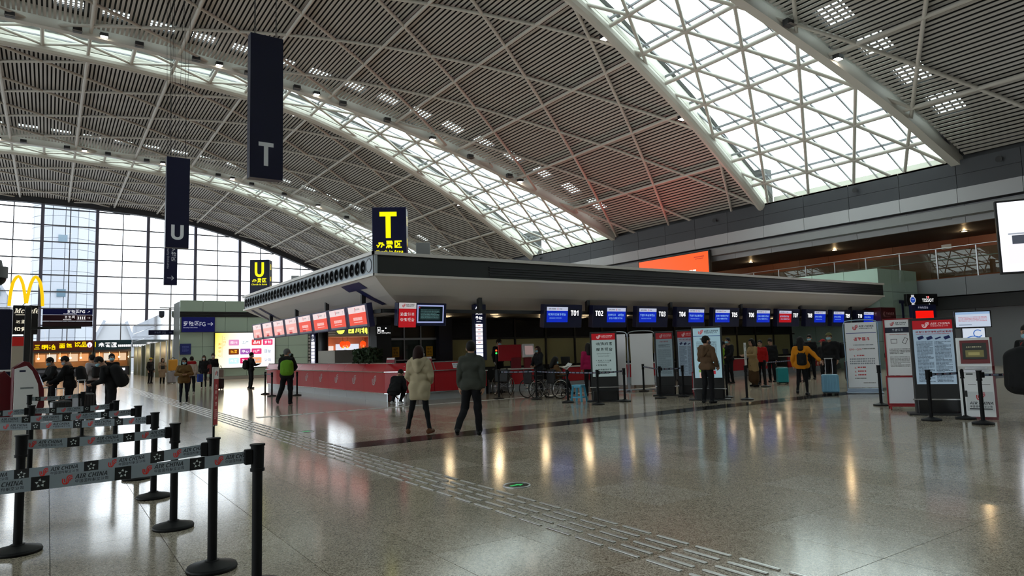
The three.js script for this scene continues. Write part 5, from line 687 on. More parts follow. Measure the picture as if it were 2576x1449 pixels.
// ---------------------------------------------------------------- notice boards
function boardStand(x, z, ry, w, h, y0, label, draw, { frame = blackMat, light = 0, base = true, thick = 0.12, edge = 0.05 } = {}) {
  const o = thing('notice_board', label, 'notice board', [x, 0, z], ry);
  part('cabinet', rbox(w, h - 0.03, thick, 0.012, 0, 0.03 + (h - 0.03) / 2, 0), frame, o);
  part('poster', plane(w - edge * 2, h - y0 - edge, 0, y0 + (h - y0 - edge) / 2, thick / 2 + 0.003), draw, o);
  if (base) { part('foot', rbox(w * 1.35, 0.035, 0.5, 0.01, 0, 0.018, 0), blackMat, o); part('rail', bx(-w * 0.56, w * 0.56, y0 - 0.32, y0 - 0.295, thick / 2, thick / 2 + 0.03), chrome, o); part('leg_panel', rbox(w * 0.9, 0.3, 0.24, 0.01, 0, 0.16, 0), blackGloss, o); }
  return o;
}
const poster = (kind, light) => { const d = (g, w, h) => {
  if (kind === 'special') { fill(g, '#9fb4b2', 0, 0, w, h); fill(g, '#b01420', 0, 0, w, 84); airline(g, 54, 20, 46, '#e8d8d8', '#e8d8d8'); g.fillStyle = '#16211f'; han(g, '特殊旅客', 46, 112, 44, 0.1); han(g, '服务柜台', 46, 184, 44, 0.1); latin(g, 'Special Passengers', 52, 268, 18, 'normal'); latin(g, 'Service Counter', 64, 300, 18, 'normal'); for (const [t, y] of [['无成人人儿童', 340], ['轮椅旅客', 400], ['特殊服务旅客', 458]]) { g.beginPath(); g.arc(46, y + 12, 4, 0, 7); g.fill(); han(g, t, 60, y, 24, 0.09); } lines(g, 60, 370, 130, 12, 1, '#33413e'); lines(g, 60, 488, 120, 44, 3, '#33413e'); }
  if (kind === 'lithium') { fill(g, '#9db6c8', 0, 0, w, h); fill(g, '#b0121e', 0, 0, w, 78); airline(g, 62, 16, 48, '#e8d8d8', '#e8c8c8'); g.fillStyle = '#7c1620'; han(g, '旅客行李中锂电池的运输规定', 18, 92, 18.4, 0.12); lines(g, 20, 118, 225, 8, 1, '#a02028'); g.fillStyle = '#16204e'; [[26, 136], [84, 140], [140, 142], [198, 138]].forEach(([x, y], i) => { g.save(); g.translate(x + 22, y + 16); g.rotate(-0.4); g.fillRect(-20, i === 2 ? -6 : -13, 40, i === 2 ? 12 : 26); g.restore(); }); lines(g, 18, 186, 108, 360, 34, '#3d4c5a', 3); lines(g, 136, 186, 108, 360, 34, '#3d4c5a', 8); }
  if (kind === 'redtop') { fill(g, '#8fa6ae', 0, 0, w, h); fill(g, '#b0121e', 0, 0, w, 78); airline(g, 62, 16, 48, '#d8c8c8', '#d8b8b8'); g.fillStyle = '#7c1620'; han(g, '安检行李旅客', 60, 100, 22); lines(g, 40, 150, 180, 40, 3, '#2c3a40'); lines(g, 24, 210, 214, 320, 26, '#5c6e74', 12); }
  if (kind === 'white') { fill(g, '#ececee', 0, 0, w, h); airline(g, 52, 20, 40, '#c01820', '#20242a'); fill(g, '#1b2036', 0, 76, w, 56); g.fillStyle = '#c9ccd8'; han(g, '手提行李', 66, 90, 26); lines(g, 40, 148, 170, 8, 1, '#a33'); g.strokeStyle = '#222'; g.lineWidth = 4; g.strokeRect(50, 196, 56, 40); g.save(); g.translate(184, 214); g.rotate(0.5); g.strokeRect(-16, -28, 32, 56); g.restore(); lines(g, 30, 292, 190, 60, 4, '#777'); lines(g, 30, 372, 190, 110, 8, '#888', 6); }
  if (kind === 'blue') { fill(g, '#9fc3cf', 0, 0, w, h); airline(g, 50, 18, 50, '#c01820', '#20242a'); fill(g, '#1c3f7a', 0, 86, w, 7); g.fillStyle = '#33434c'; han(g, '安全', 60, 110, 24); han(g, '提示', 120, 110, 24); lines(g, 26, 150, 200, 160, 14, '#5b7078', 8); fill(g, '#7fa83a', 40, 470, 36, 26); fill(g, '#e8c0b0', 44, 500, 40, 60); fill(g, '#b03040', 150, 480, 50, 40); }
}; return light ? lit(260, 560, d, light) : print(260, 560, d); };
boardStand(13.45, -15.0, -0.72, 0.78, 2.02, 0.72, 'tall board for special passengers with red header', poster('special', 0.55));
boardStand(16.2, -15.2, -0.85, 0.6, 2.02, 0.6, 'left red-topped pale blue board beside the white folding screens', poster('redtop', 0.25));
boardStand(16.75, -14.75, -0.85, 0.66, 2.05, 0.6, 'second red-topped battery board left of the blue board', poster('lithium', 0.25));
boardStand(15.55, -12.95, -0.9, 0.84, 2.08, 0.62, 'pale blue board behind the man in the brown jacket', poster('blue', 0.6));
boardStand(15.05, -6.72, -1.02, 0.8, 1.97, 0.62, 'wide lithium battery board with red header at the right', poster('lithium', 0.55), { thick: 0.2 });
{
  const stand = (x, z, ry, label) => { const o = thing('red_stand', label, 'sign stand', [x, 0, z], ry), rm = mat([0.3, 0.012, 0.02], 0.4); part('frame', [bx(-0.3, -0.27, 0.12, 2.02, -0.02, 0.02), bx(0.27, 0.3, 0.12, 2.02, -0.02, 0.02), bx(-0.3, 0.3, 1.99, 2.02, -0.02, 0.02), bx(-0.32, 0.32, 0.7, 0.74, -0.02, 0.06)], rm, o); part('poster', box(0.54, 1.24, 0.015, 0, 1.37, 0), [poster('white')][0], o); part('lower_panel', rbox(0.6, 0.58, 0.02, 0.006, 0, 0.42, 0.05), mat([0.7, 0.7, 0.75], 0.5), o); part('lower_frame', [bx(-0.33, 0.33, 0.1, 0.13, 0.03, 0.07), bx(-0.33, -0.3, 0.1, 0.74, 0.03, 0.07), bx(0.3, 0.33, 0.1, 0.74, 0.03, 0.07)], rm, o); for (const a of [-0.28, 0.28]) for (const b of [-0.14, 0.18]) part('caster', put(cyl(0.04, 0.04, 0.03, 0, 0, 0, 12), a, 0.04, b, 0, 0, Math.PI / 2), rm, o); part('base_bar', [bx(-0.3, 0.3, 0.07, 0.1, -0.16, -0.13), bx(-0.3, 0.3, 0.07, 0.1, 0.16, 0.19), bx(-0.3, -0.27, 0.07, 0.1, -0.15, 0.18), bx(0.27, 0.3, 0.07, 0.1, -0.15, 0.18)], rm, o); return o; };
  stand(15.8, -7.75, -1.0, 'red framed wheeled sign stand with white poster at the right'); stand(16.55, -14.0, -0.9, 'red framed wheeled sign stand squeezed between the notice boards');
  // rolled banner
  const o = thing('rolled_banner', 'white pull-up banner with red and black characters', 'banner stand', [19.9, 0, -10.85], -0.95), pm = mat([0.25, 0.36, 0.5], 0.4, 0.3);
  part('sheet', new THREE.PlaneGeometry(0.84, 1.92, 12, 20).translate(0, 1.13, 0), print(252, 576, (g, w, h) => { fill(g, '#e9eaee', 0, 0, w, h); airline(g, 62, 22, 44, '#c8182a', '#2a2e36'); fill(g, '#2c3f80', 6, 92, w - 12, 5); g.fillStyle = '#c02028'; han(g, '温馨提示', 62, 130, 32, 0.13); lines(g, 60, 196, 160, 14, 1, '#8a8f98'); g.fillStyle = '#c02028'; latin(g, 'Q06---Q08', 22, 246, 22, 'normal'); lines(g, 130, 230, 100, 16, 1, '#777'); for (const [y, t] of [[286, '1.'], [390, '2.'], [424, '3.'], [456, '4.']]) { g.fillStyle = '#c02028'; latin(g, t, 56, y + 18, 20); lines(g, 82, y + 2, 60, 18, 1, '#c02028', y); } lines(g, 24, 318, 200, 60, 3, '#8a8f98'); lines(g, 56, 490, 90, 14, 1, '#777'); lines(g, 120, 530, 100, 14, 1, '#777'); }), o);
  { const p = o.children[0].geometry.attributes.position; for (let i = 0; i < p.count; i++) p.setZ(i, Math.sin(p.getX(i) * 7 + p.getY(i) * 3) * 0.008 + Math.sin(p.getY(i) * 9 - p.getX(i) * 5) * 0.005); o.children[0].geometry.computeVertexNormals(); o.children[0].material.side = THREE.DoubleSide; }
  part('frame', tube([[-0.45, 0.05, -0.02], [-0.45, 1.0, -0.02], [-0.45, 2.06, -0.02], [-0.42, 2.12, -0.02], [0.42, 2.12, -0.02], [0.45, 2.06, -0.02], [0.45, 1.0, -0.02], [0.45, 0.05, -0.02]], 0.014, 60, 8), pm, o); part('base', [rbox(0.96, 0.05, 0.34, 0.02, 0, 0.03, 0), rbox(0.92, 0.1, 0.06, 0.02, 0, 0.1, -0.02)], mat([0.4, 0.48, 0.6], 0.35, 0.4), o);
  // folding fabric screens
  const f = thing('folding_screen', 'pair of white fabric folding screens in steel frames', 'folding screen', [17.05, 0, -17.7], -0.95), fab = mat([0.86, 0.85, 0.87], 0.8, 0, { side: THREE.DoubleSide }), tubeM = mat([0.4, 0.42, 0.48], 0.35, 0.7);
  for (const s of [-1, 1]) { const g = new THREE.Group(); g.name = 'leaf'; f.add(g); g.position.set(s * 0.46, 0, 0); g.rotation.y = s * 0.3; const sh = new THREE.PlaneGeometry(0.82, 1.8, 12, 16).translate(0, 1.12, 0), p = sh.attributes.position; for (let i = 0; i < p.count; i++) { const x = p.getX(i), y = p.getY(i); p.setZ(i, Math.sin(x * 6 + y * 2.2) * 0.012 + Math.sin(y * 7) * 0.006); p.setX(i, x * (1 - 0.05 * Math.sin((y - 0.2) / 1.8 * Math.PI))); } sh.computeVertexNormals(); part('fabric', sh, fab, g); part('frame', tube([[-0.46, 0.06, 0], [-0.46, 1.1, 0], [-0.46, 2.02, 0], [-0.4, 2.08, 0], [0.4, 2.08, 0], [0.46, 2.02, 0], [0.46, 1.1, 0], [0.46, 0.06, 0]], 0.016, 60, 8), tubeM, g); part('foot', [rbox(0.96, 0.04, 0.05, 0.01, 0, 0.06, 0), rbox(0.05, 0.04, 0.4, 0.01, -0.44, 0.025, 0), rbox(0.05, 0.04, 0.4, 0.01, 0.44, 0.025, 0)], tubeM, g); }
}
// ---------------------------------------------------------------- stool, wheelchairs
{
  const sm = mat([0.1, 0.42, 0.62], 0.4), o = thing('plastic_stool', 'light blue plastic stool beside the special passengers board', 'stool', [12.95, 0, -15.6], 0.4);
  part('seat', [rbox(0.3, 0.03, 0.3, 0.012, 0, 0.475, 0), rbox(0.27, 0.06, 0.27, 0.01, 0, 0.44, 0)], sm, o); for (const a of [-1, 1]) for (const b of [-1, 1]) part('leg', bar([a * 0.12, 0.45, b * 0.12], [a * 0.17, 0.0, b * 0.17], 0.05, 0.05), sm, o); for (let k = 0; k < 4; k++) part('rung', bar([0.155, 0.13, -0.155], [0.155, 0.13, 0.155], 0.02, 0.035).rotateY(k * Math.PI / 2), sm, o);
  const wheelG = (r) => { const l = [put(new THREE.TorusGeometry(r, 0.016, 8, 36), 0, 0, 0, 0, Math.PI / 2, 0)]; return merge(l); }, steelD = mat([0.16, 0.16, 0.17], 0.3, 0.8);
  const chair = (x, z, ry, label) => {
    const w = thing('wheelchair', label, 'wheelchair', [x, 0, z], ry);
    for (const s of [-1, 1]) { const W = part('wheel', wheelG(0.3), rubber, w); W.position.set(s * 0.29, 0.316, -0.08); part('hand_rim', put(new THREE.TorusGeometry(0.265, 0.008, 6, 36), s * 0.035, 0, 0, 0, Math.PI / 2, 0), chrome, W); part('spokes', merge([...Array(12).keys()].map((k) => rod([0, 0, 0], [0, Math.sin(k * D * 30) * 0.29, Math.cos(k * D * 30) * 0.29], 0.003, 4)).concat([put(cyl(0.03, 0.03, 0.05), 0, 0, 0, 0, 0, Math.PI / 2)])), chrome, W); const c = part('caster', put(new THREE.TorusGeometry(0.075, 0.02, 8, 20), 0, 0, 0, 0, Math.PI / 2, 0), rubber, w); c.position.set(s * 0.22, 0.095, 0.34); part('fork', rod([0, 0, 0], [0, 0.22, -0.04], 0.012), steelD, c); part('armrest', [rbox(0.05, 0.03, 0.32, 0.01, s * 0.25, 0.72, 0), rod([s * 0.25, 0.4, 0.12], [s * 0.25, 0.72, 0.12], 0.011), rod([s * 0.25, 0.4, -0.2], [s * 0.25, 0.92, -0.26], 0.012)], rubber, w); part('push_handle', rod([s * 0.25, 0.92, -0.26], [s * 0.25, 0.92, -0.38], 0.016), rubber, w); part('leg_rest', [rod([s * 0.2, 0.46, 0.2], [s * 0.18, 0.12, 0.44], 0.011), rbox(0.15, 0.012, 0.14, 0.004, s * 0.12, 0.11, 0.46)], steelD, w); }
    part('seat', rbox(0.46, 0.04, 0.42, 0.015, 0, 0.48, 0), rubber, w); part('backrest', rbox(0.46, 0.42, 0.03, 0.012, 0, 0.7, -0.23, 0.12), rubber, w); part('cross_frame', [rod([-0.24, 0.46, 0], [0.24, 0.2, 0], 0.011), rod([0.24, 0.46, 0], [-0.24, 0.2, 0], 0.011), rod([-0.25, 0.3, -0.2], [-0.25, 0.3, 0.3], 0.011), rod([0.25, 0.3, -0.2], [0.25, 0.3, 0.3], 0.011), rod([-0.29, 0.316, -0.08], [0.29, 0.316, -0.08], 0.01)], steelD, w);
    return w;
  };
  chair(13.35, -20.2, 2.2, 'empty wheelchair parked against the red desk'); chair(13.45, -17.25, 1.45, 'wheelchair with a seated woman beside the blue stool'); chair(13.0, -17.9, 1.5, 'second wheelchair tucked behind the seated woman');
}
// ---------------------------------------------------------------- luggage
function suitcase(x, z, ry, [w, h, d], color, label, { handle = 0.4, ribs = true, rough = 0.35, y = 0 } = {}) {
  const o = thing('suitcase', label, 'suitcase', [x, y, z], ry), m = mat(color, rough), base = 0.07;
  const s = part('shell', rbox(w, h, d, 0.045, 0, base + h / 2, 0), m, o);
  if (ribs) for (let k = 0; k < 5; k++) part('rib', rbox(w * 0.1, h * 0.86, d + 0.02, 0.008, -w * 0.36 + k * w * 0.18, base + h / 2, 0), m, s);
  for (const a of [-1, 1]) for (const b of [-1, 1]) part('wheel', put(cyl(0.03, 0.03, 0.028, 0, 0, 0, 14), a * w * 0.38, 0.03, b * d * 0.32, 0, 0, Math.PI / 2), rubber, o);
  part('wheel_mount', [bx(-w * 0.45, w * 0.45, 0.045, base + 0.03, -d * 0.4, d * 0.4)], rubber, o);
  if (handle) part('trolley_handle', [rod([-w * 0.2, base + h, -d * 0.3], [-w * 0.2, base + h + handle, -d * 0.3], 0.009), rod([w * 0.2, base + h, -d * 0.3], [w * 0.2, base + h + handle, -d * 0.3], 0.009), rbox(w * 0.5, 0.03, 0.035, 0.01, 0, base + h + handle, -d * 0.3)], steelMat, o);
  part('grip', rbox(w * 0.3, 0.02, 0.03, 0.008, 0, base + h + 0.015, 0.02), rubber, o);
  return o;
}
suitcase(18.95, -11.35, -0.95, [0.46, 0.52, 0.28], [0.16, 0.36, 0.5], 'pale blue ribbed suitcase pulled by the girl in yellow', { handle: 0.46 });
suitcase(22.9, -15.6, -0.6, [0.4, 0.56, 0.26], [0.02, 0.3, 0.34], 'turquoise suitcase with dark stripe in the queue', { handle: 0, ribs: false });
suitcase(20.6, -16.9, -0.4, [0.5, 0.7, 0.3], [0.012, 0.016, 0.026], 'large black suitcase beside the green jacket', { handle: 0.3 });
suitcase(25.6, -14.4, -0.9, [0.5, 0.72, 0.3], [0.01, 0.013, 0.02], 'black suitcase with raised handle left of the white banner', { handle: 0.5 });
suitcase(0.82, -21.6, 0.6, [0.46, 0.66, 0.28], [0.008, 0.008, 0.009], 'black suitcase among the passengers waiting at left', { handle: 0.35 });
suitcase(0.3, -20.4, 0.3, [0.42, 0.55, 0.26], [0.01, 0.01, 0.012], 'second black suitcase beside the man at the left kiosk', { handle: 0.3 });
suitcase(7.0, -51.5, 0.3, [0.5, 0.75, 0.3], [0.3, 0.3, 0.32], 'silver suitcase by the far couple at the shops', { handle: 0.35 });
suitcase(7.25, -37.2, 0.5, [0.42, 0.5, 0.26], [0.02, 0.02, 0.022], 'black suitcase behind the couple in black', { handle: 0.5 });
{
  const o = thing('yellow_bag', 'yellow bag standing on the silver suitcase', 'bag', [7.05, 0.86, -51.4], 0.2); part('body', rbox(0.55, 0.75, 0.25, 0.06, 0, 0.38, 0), mat([0.6, 0.28, 0.02], 0.6), o); part('strap', tube([[-0.15, 0.74, 0], [0, 0.9, 0], [0.15, 0.74, 0]], 0.015, 12, 6), rubber, o);
  const t = thing('grey_tote', 'grey tote bag strapped on the black suitcase handle', 'bag', [7.25, 0.6, -37.1], 0.5); part('body', rbox(0.36, 0.42, 0.2, 0.05, 0, 0.23, 0), mat([0.25, 0.23, 0.21], 0.7), t); part('strap', tube([[-0.1, 0.42, 0.06], [0, 0.62, 0.06], [0.1, 0.42, 0.06]], 0.012, 12, 6), rubber, t);
}
// ---------------------------------------------------------------- counter things
{
  const leafG = new THREE.PlaneGeometry(0.05, 0.1, 1, 2), foliage = (n, rx, ry, seed) => { let s = seed; const r = () => { s = (s * 1664525 + 1013904223) >>> 0; return s / 4294967296; }; const l = []; for (let i = 0; i < n; i++) { const a = r() * 6.28, q = Math.sqrt(r()), b = r(); const g = leafG.clone(); g.applyMatrix4(new THREE.Matrix4().makeRotationFromEuler(new THREE.Euler(r() * 2 - 1.6, r() * 6.28, r() * 1.5))); g.translate(Math.cos(a) * q * rx, b * ry + (1 - q) * 0.1, Math.sin(a) * q * rx * 0.6); l.push(g); } return merge(l); };
  const leafM = new THREE.MeshPhysicalMaterial({ color: new THREE.Color().setRGB(0.018, 0.045, 0.014), roughness: 0.6, side: THREE.DoubleSide });
  const plant = (x, z, rx, h, n, label) => { const o = thing('potted_plant', label, 'plant', [x, 1.14, z], 1.2); part('pot', lathe([[0, 0], [0.13, 0], [0.17, 0.18], [0.15, 0.18], [0.13, 0.04], [0, 0.04]], 20), mat([0.05, 0.03, 0.025], 0.6), o); part('foliage', foliage(n, rx, h, n).translate(0, 0.12, 0), leafM, o).userData.kind = 'stuff'; part('stem', [...Array(9).keys()].map((k) => rod([0, 0.12, 0], [Math.cos(k * 0.7) * rx * 0.7, h * 0.8, Math.sin(k * 0.7) * rx * 0.4], 0.006, 5)), leafM, o); };
  plant(9.5, -23.2, 0.85, 0.46, 1700, 'wide dark leafy plant on the counter below the gift shop'); plant(9.5, -33.2, 0.5, 0.4, 420, 'small leafy plant at the far end of the counter');
  const card = (x, z, ry, label) => { const o = thing('tent_card', label, 'desk card', [x, 1.14, z], ry); part('front', bx(-0.16, 0.16, 0, 0.3, -0.005, 0.005).rotateX(-0.3).translate(0, 0, 0.09), mat([0.35, 0.02, 0.04], 0.5), o); part('back', bx(-0.16, 0.16, 0, 0.3, -0.005, 0.005).rotateX(0.3).translate(0, 0, -0.09), whitePaint, o); part('header', bx(-0.155, 0.155, 0.23, 0.29, 0.0, 0.008).rotateX(-0.3).translate(0, 0, 0.09), whitePaint, o); };
  card(9.6, -21.4, -1.0, 'red and white tent card on the counter corner'); card(10.55, -20.6, 0, 'red desk card on the front counter behind the woman in cream');
  const st = thing('counter_lamp_post', 'lit white sign post standing behind the long counter', 'sign', [9.85, 0, -30.2], -1.1); part('post', rbox(0.34, 2.6, 0.16, 0.02, 0, 1.3, 0), navy, st); part('face', plane(0.24, 2.2, 0, 1.45, 0.083), lit(40, 366, (g, w, h) => { fill(g, '#0a0d30', 0, 0, w, h); for (let k = 0; k < 12; k++) fill(g, '#f0f0ff', 3, 60 + k * 25, 34, 21); g.fillStyle = '#fff'; han(g, '手', 6, 4, 26); han(g, '续', 6, 32, 26); }, 1.1), st);
  const hw = thing('half_partition', 'cream half-height partition behind the long counter', 'partition', [0, 0, 0]); part('panel', bx(10.9, 12.4, 0, 1.8, -30.6, -30.5), cream, hw); part('panel', bx(12.42, 14.4, 0, 1.8, -30.6, -30.5), mat([0.5, 0.42, 0.26], 0.6), hw); part('panel', bx(10.9, 10.98, 0, 1.8, -34, -30.6), cream, hw);
  const km = thing('desk_terminal', 'red and white desk terminal with tilted screen', 'terminal', [15.2, 0.87, -21.6], -0.2); part('back_panel', rbox(0.95, 0.62, 0.06, 0.01, -0.55, 0.6, 0), redSoft, km); part('case', rbox(0.5, 0.52, 0.2, 0.03, 0.22, 0.66, 0, -0.2), kioskWhite, km); part('screen', plane(0.34, 0.34, 0.22, 0.68, 0.108, -0.2), glow(0xd8b8b4, 0.35), km); part('stand', [rbox(0.4, 0.42, 0.1, 0.01, -0.3, 0.2, 0), rbox(0.3, 0.46, 0.12, 0.01, 0.2, 0.22, -0.02)], mat([0.2, 0.012, 0.02], 0.4), km);
  const lp = thing('signal_lamp', 'small red and green signal lamps on the desk', 'signal lamp', [14.15, 0.87, -21.9]); part('post', rod([0, 0, 0], [0, 0.75, 0], 0.02), rubber, lp); part('red_lens', ball(0.035, 0, 0.7, 0.03), glow(0xff5a20, 2), lp); part('green_lens', ball(0.035, 0, 0.6, 0.03), glow(0x30ff60, 2), lp);
  const fd = (x, z, label) => { const o = thing('floor_exit_disc', label, 'floor marker', [x, 0, z]); part('rim', put(new THREE.TorusGeometry(0.15, 0.012, 6, 32), 0, 0.003, 0, Math.PI / 2), steelMat, o); part('lens', cyl(0.145, 0.145, 0.008, 0, 0.003, 0, 32), mat([0.01, 0.02, 0.014], 0.15), o); part('arrow', put(extrude([[-0.09, -0.02], [0.01, -0.02], [0.01, -0.06], [0.09, 0], [0.01, 0.06], [0.01, 0.02], [-0.09, 0.02]], 0.001), 0, 0.008, 0, -Math.PI / 2), glow(0x18c060, 0.7), o); };
  fd(4.47, -6.55, 'nearest round green floor exit marker'); fd(4.44, -14.14, 'farther round green floor exit marker');
}
// ---------------------------------------------------------------- people: bodies and clothes are meshed from joined, tapering bones
function nets(prims, cell, k = 0.03, clip) {
  let lo = [1e9, 1e9, 1e9], hi = [-1e9, -1e9, -1e9];
  const ext = prims.map((p) => { const a = p.c ? p.c.map((v, i) => v - p.r[i]) : p.a.map((v, i) => Math.min(v - p.ra, p.b[i] - p.rb)), b = p.c ? p.c.map((v, i) => v + p.r[i]) : p.a.map((v, i) => Math.max(v + p.ra, p.b[i] + p.rb)); for (let i = 0; i < 3; i++) { lo[i] = Math.min(lo[i], a[i]); hi[i] = Math.max(hi[i], b[i]); } return [a, b]; });
  lo = lo.map((v) => v - cell * 2.5); hi = hi.map((v) => v + cell * 2.5);
  const n = lo.map((v, i) => Math.ceil((hi[i] - v) / cell) + 1), [nx, ny, nz] = n, f = new Float32Array(nx * ny * nz).fill(0.5), id = (x, y, z) => x + nx * (y + ny * z), M = k + cell * 2.2;
  prims.forEach((p, q) => {
    const [a, b] = ext[q], s = a.map((v, i) => Math.max(0, Math.floor((v - M - lo[i]) / cell))), e = b.map((v, i) => Math.min(n[i] - 1, Math.ceil((v + M - lo[i]) / cell)));
    let bx0, by0, bz0, bb; if (!p.c) { bx0 = p.b[0] - p.a[0]; by0 = p.b[1] - p.a[1]; bz0 = p.b[2] - p.a[2]; bb = bx0 * bx0 + by0 * by0 + bz0 * bz0 + 1e-9; }
    for (let z = s[2]; z <= e[2]; z++) for (let y = s[1]; y <= e[1]; y++) for (let x = s[0]; x <= e[0]; x++) {
      const X = lo[0] + x * cell, Y = lo[1] + y * cell, Z = lo[2] + z * cell; let d;
      if (p.c) { const u = (X - p.c[0]) / p.r[0], v = (Y - p.c[1]) / p.r[1], w = (Z - p.c[2]) / p.r[2], l = Math.sqrt(u * u + v * v + w * w); d = (l - 1) * Math.min(...p.r); if (l > 0.3) { const u2 = u / p.r[0], v2 = v / p.r[1], w2 = w / p.r[2]; d = l * (l - 1) / Math.sqrt(u2 * u2 + v2 * v2 + w2 * w2); } }
      else { const px = X - p.a[0], py = Y - p.a[1], pz = Z - p.a[2], t = Math.max(0, Math.min(1, (px * bx0 + py * by0 + pz * bz0) / bb)), dx = px - bx0 * t, dy = py - by0 * t, dz = pz - bz0 * t; d = Math.sqrt(dx * dx + dy * dy + dz * dz) - (p.ra + (p.rb - p.ra) * t); }
      const i = id(x, y, z), g = f[i], kk = p.k ?? k, h = Math.max(kk - Math.abs(d - g), 0) / kk; f[i] = Math.min(d, g) - h * h * kk * 0.25;
    }
  });
  if (clip) for (let z = 0; z < nz; z++) for (let y = 0; y < ny; y++) for (let x = 0; x < nx; x++) { const i = id(x, y, z); if (f[i] < cell * 2) f[i] = Math.max(f[i], clip(lo[0] + x * cell, lo[1] + y * cell, lo[2] + z * cell)); }
  const vi = new Int32Array(nx * ny * nz).fill(-1), pos = [], ix = [];
  for (let z = 0; z < nz - 1; z++) for (let y = 0; y < ny - 1; y++) for (let x = 0; x < nx - 1; x++) {
    let m = 0, c = 0, sx = 0, sy = 0, sz = 0; const v = [];
    for (let q = 0; q < 8; q++) { const w = f[id(x + (q & 1), y + ((q >> 1) & 1), z + (q >> 2))]; v.push(w); if (w < 0) m |= 1 << q; }
    if (m === 0 || m === 255) continue;
    for (let q = 0; q < 8; q++) for (const bit of [1, 2, 4]) { const r = q | bit; if (q & bit || (v[q] < 0) === (v[r] < 0)) continue; const t = v[q] / (v[q] - v[r]); sx += (q & 1) + (bit === 1 ? t : 0); sy += ((q >> 1) & 1) + (bit === 2 ? t : 0); sz += (q >> 2) + (bit === 4 ? t : 0); c++; }
    vi[id(x, y, z)] = pos.length / 3; pos.push(lo[0] + (x + sx / c) * cell, lo[1] + (y + sy / c) * cell, lo[2] + (z + sz / c) * cell);
  }
  for (let z = 1; z < nz - 1; z++) for (let y = 1; y < ny - 1; y++) for (let x = 1; x < nx - 1; x++) {
    const a = f[id(x, y, z)] < 0;
    if (a !== f[id(x + 1, y, z)] < 0) { const q = [vi[id(x, y - 1, z - 1)], vi[id(x, y, z - 1)], vi[id(x, y, z)], vi[id(x, y - 1, z)]]; a ? ix.push(q[0], q[1], q[2], q[0], q[2], q[3]) : ix.push(q[0], q[2], q[1], q[0], q[3], q[2]); }
    if (a !== f[id(x, y + 1, z)] < 0) { const q = [vi[id(x - 1, y, z - 1)], vi[id(x, y, z - 1)], vi[id(x, y, z)], vi[id(x - 1, y, z)]]; a ? ix.push(q[0], q[2], q[1], q[0], q[3], q[2]) : ix.push(q[0], q[1], q[2], q[0], q[2], q[3]); }
    if (a !== f[id(x, y, z + 1)] < 0) { const q = [vi[id(x - 1, y - 1, z)], vi[id(x, y - 1, z)], vi[id(x, y, z)], vi[id(x - 1, y, z)]]; a ? ix.push(q[0], q[1], q[2], q[0], q[2], q[3]) : ix.push(q[0], q[2], q[1], q[0], q[3], q[2]); }
  }
  const g = new THREE.BufferGeometry(); g.setAttribute('position', new THREE.Float32BufferAttribute(pos, 3)); g.setIndex(ix); g.computeVertexNormals(); return g;
}
function wrinkle(g, amp, seed) {            // soft folds
  const p = g.attributes.position, n = g.attributes.normal;
  for (let i = 0; i < p.count; i++) { const x = p.getX(i), y = p.getY(i), z = p.getZ(i), w = amp * (Math.sin(y * 26 + Math.sin(x * 17 + seed) * 1.8 + z * 9) * 0.6 + Math.sin(x * 31 + y * 13 - z * 27 + seed * 2) * 0.35 + Math.sin(y * 47 + z * 21 + seed * 3) * 0.2); p.setXYZ(i, x + n.getX(i) * w, y + n.getY(i) * w, z + n.getZ(i) * w); }
  g.computeVertexNormals(); return g;
}
let seedCount = 0;
const cap = (a, b, ra, rb = ra) => ({ a, b, ra, rb }), ell = (c, r) => ({ c, r });
// head, centred on the skull, facing +z
const headG = nets([ell([0, 0.025, -0.012], [0.077, 0.102, 0.096]), ell([0, -0.055, 0.026], [0.056, 0.06, 0.062]), cap([0, 0.012, 0.083], [0, -0.028, 0.1], 0.01, 0.016), ell([0.079, -0.012, -0.005], [0.012, 0.03, 0.018]), ell([-0.079, -0.012, -0.005], [0.012, 0.03, 0.018]), cap([-0.035, 0.028, 0.076], [0.035, 0.028, 0.076], 0.014), cap([-0.02, -0.066, 0.078], [0.02, -0.066, 0.078], 0.01), cap([0, -0.04, -0.02], [0, -0.14, -0.035], 0.05, 0.052)], 0.0075, 0.02);
const handG = nets([cap([-0.022, -0.02, 0], [-0.024, -0.075, 0.004], 0.016, 0.015), cap([0.004, -0.01, 0], [0.0, -0.08, 0.004], 0.018, 0.015), cap([0.022, -0.02, 0], [0.024, -0.072, 0.004], 0.016, 0.014), cap([0, 0.03, 0], [0, -0.02, 0], 0.024, 0.022),
  ...[[-0.03, 0.9], [-0.01, 1.02], [0.01, 1], [0.03, 0.8]].flatMap(([x, l]) => [{ ...cap([x, -0.078, 0.004], [x * 1.12, -0.078 - 0.042 * l, 0.014], 0.0088, 0.0082), k: 0.008 }, { ...cap([x * 1.12, -0.078 - 0.042 * l, 0.014], [x * 1.12, -0.078 - 0.07 * l, 0.036], 0.0082, 0.0072), k: 0.008 }]),
  { ...cap([-0.026, -0.028, 0.004], [-0.052, -0.06, 0.02], 0.012, 0.0095), k: 0.012 }, { ...cap([-0.052, -0.06, 0.02], [-0.056, -0.09, 0.034], 0.0095, 0.0082), k: 0.01 }], 0.0062, 0.012);
const mirrorX = (g) => { const q = g.clone(); q.scale(-1, 1, 1); const i = q.index.array; for (let k = 0; k < i.length; k += 3) { const t = i[k]; i[k] = i[k + 1]; i[k + 1] = t; } q.computeVertexNormals(); return q; };
const handL = handG, handR = mirrorX(handG);
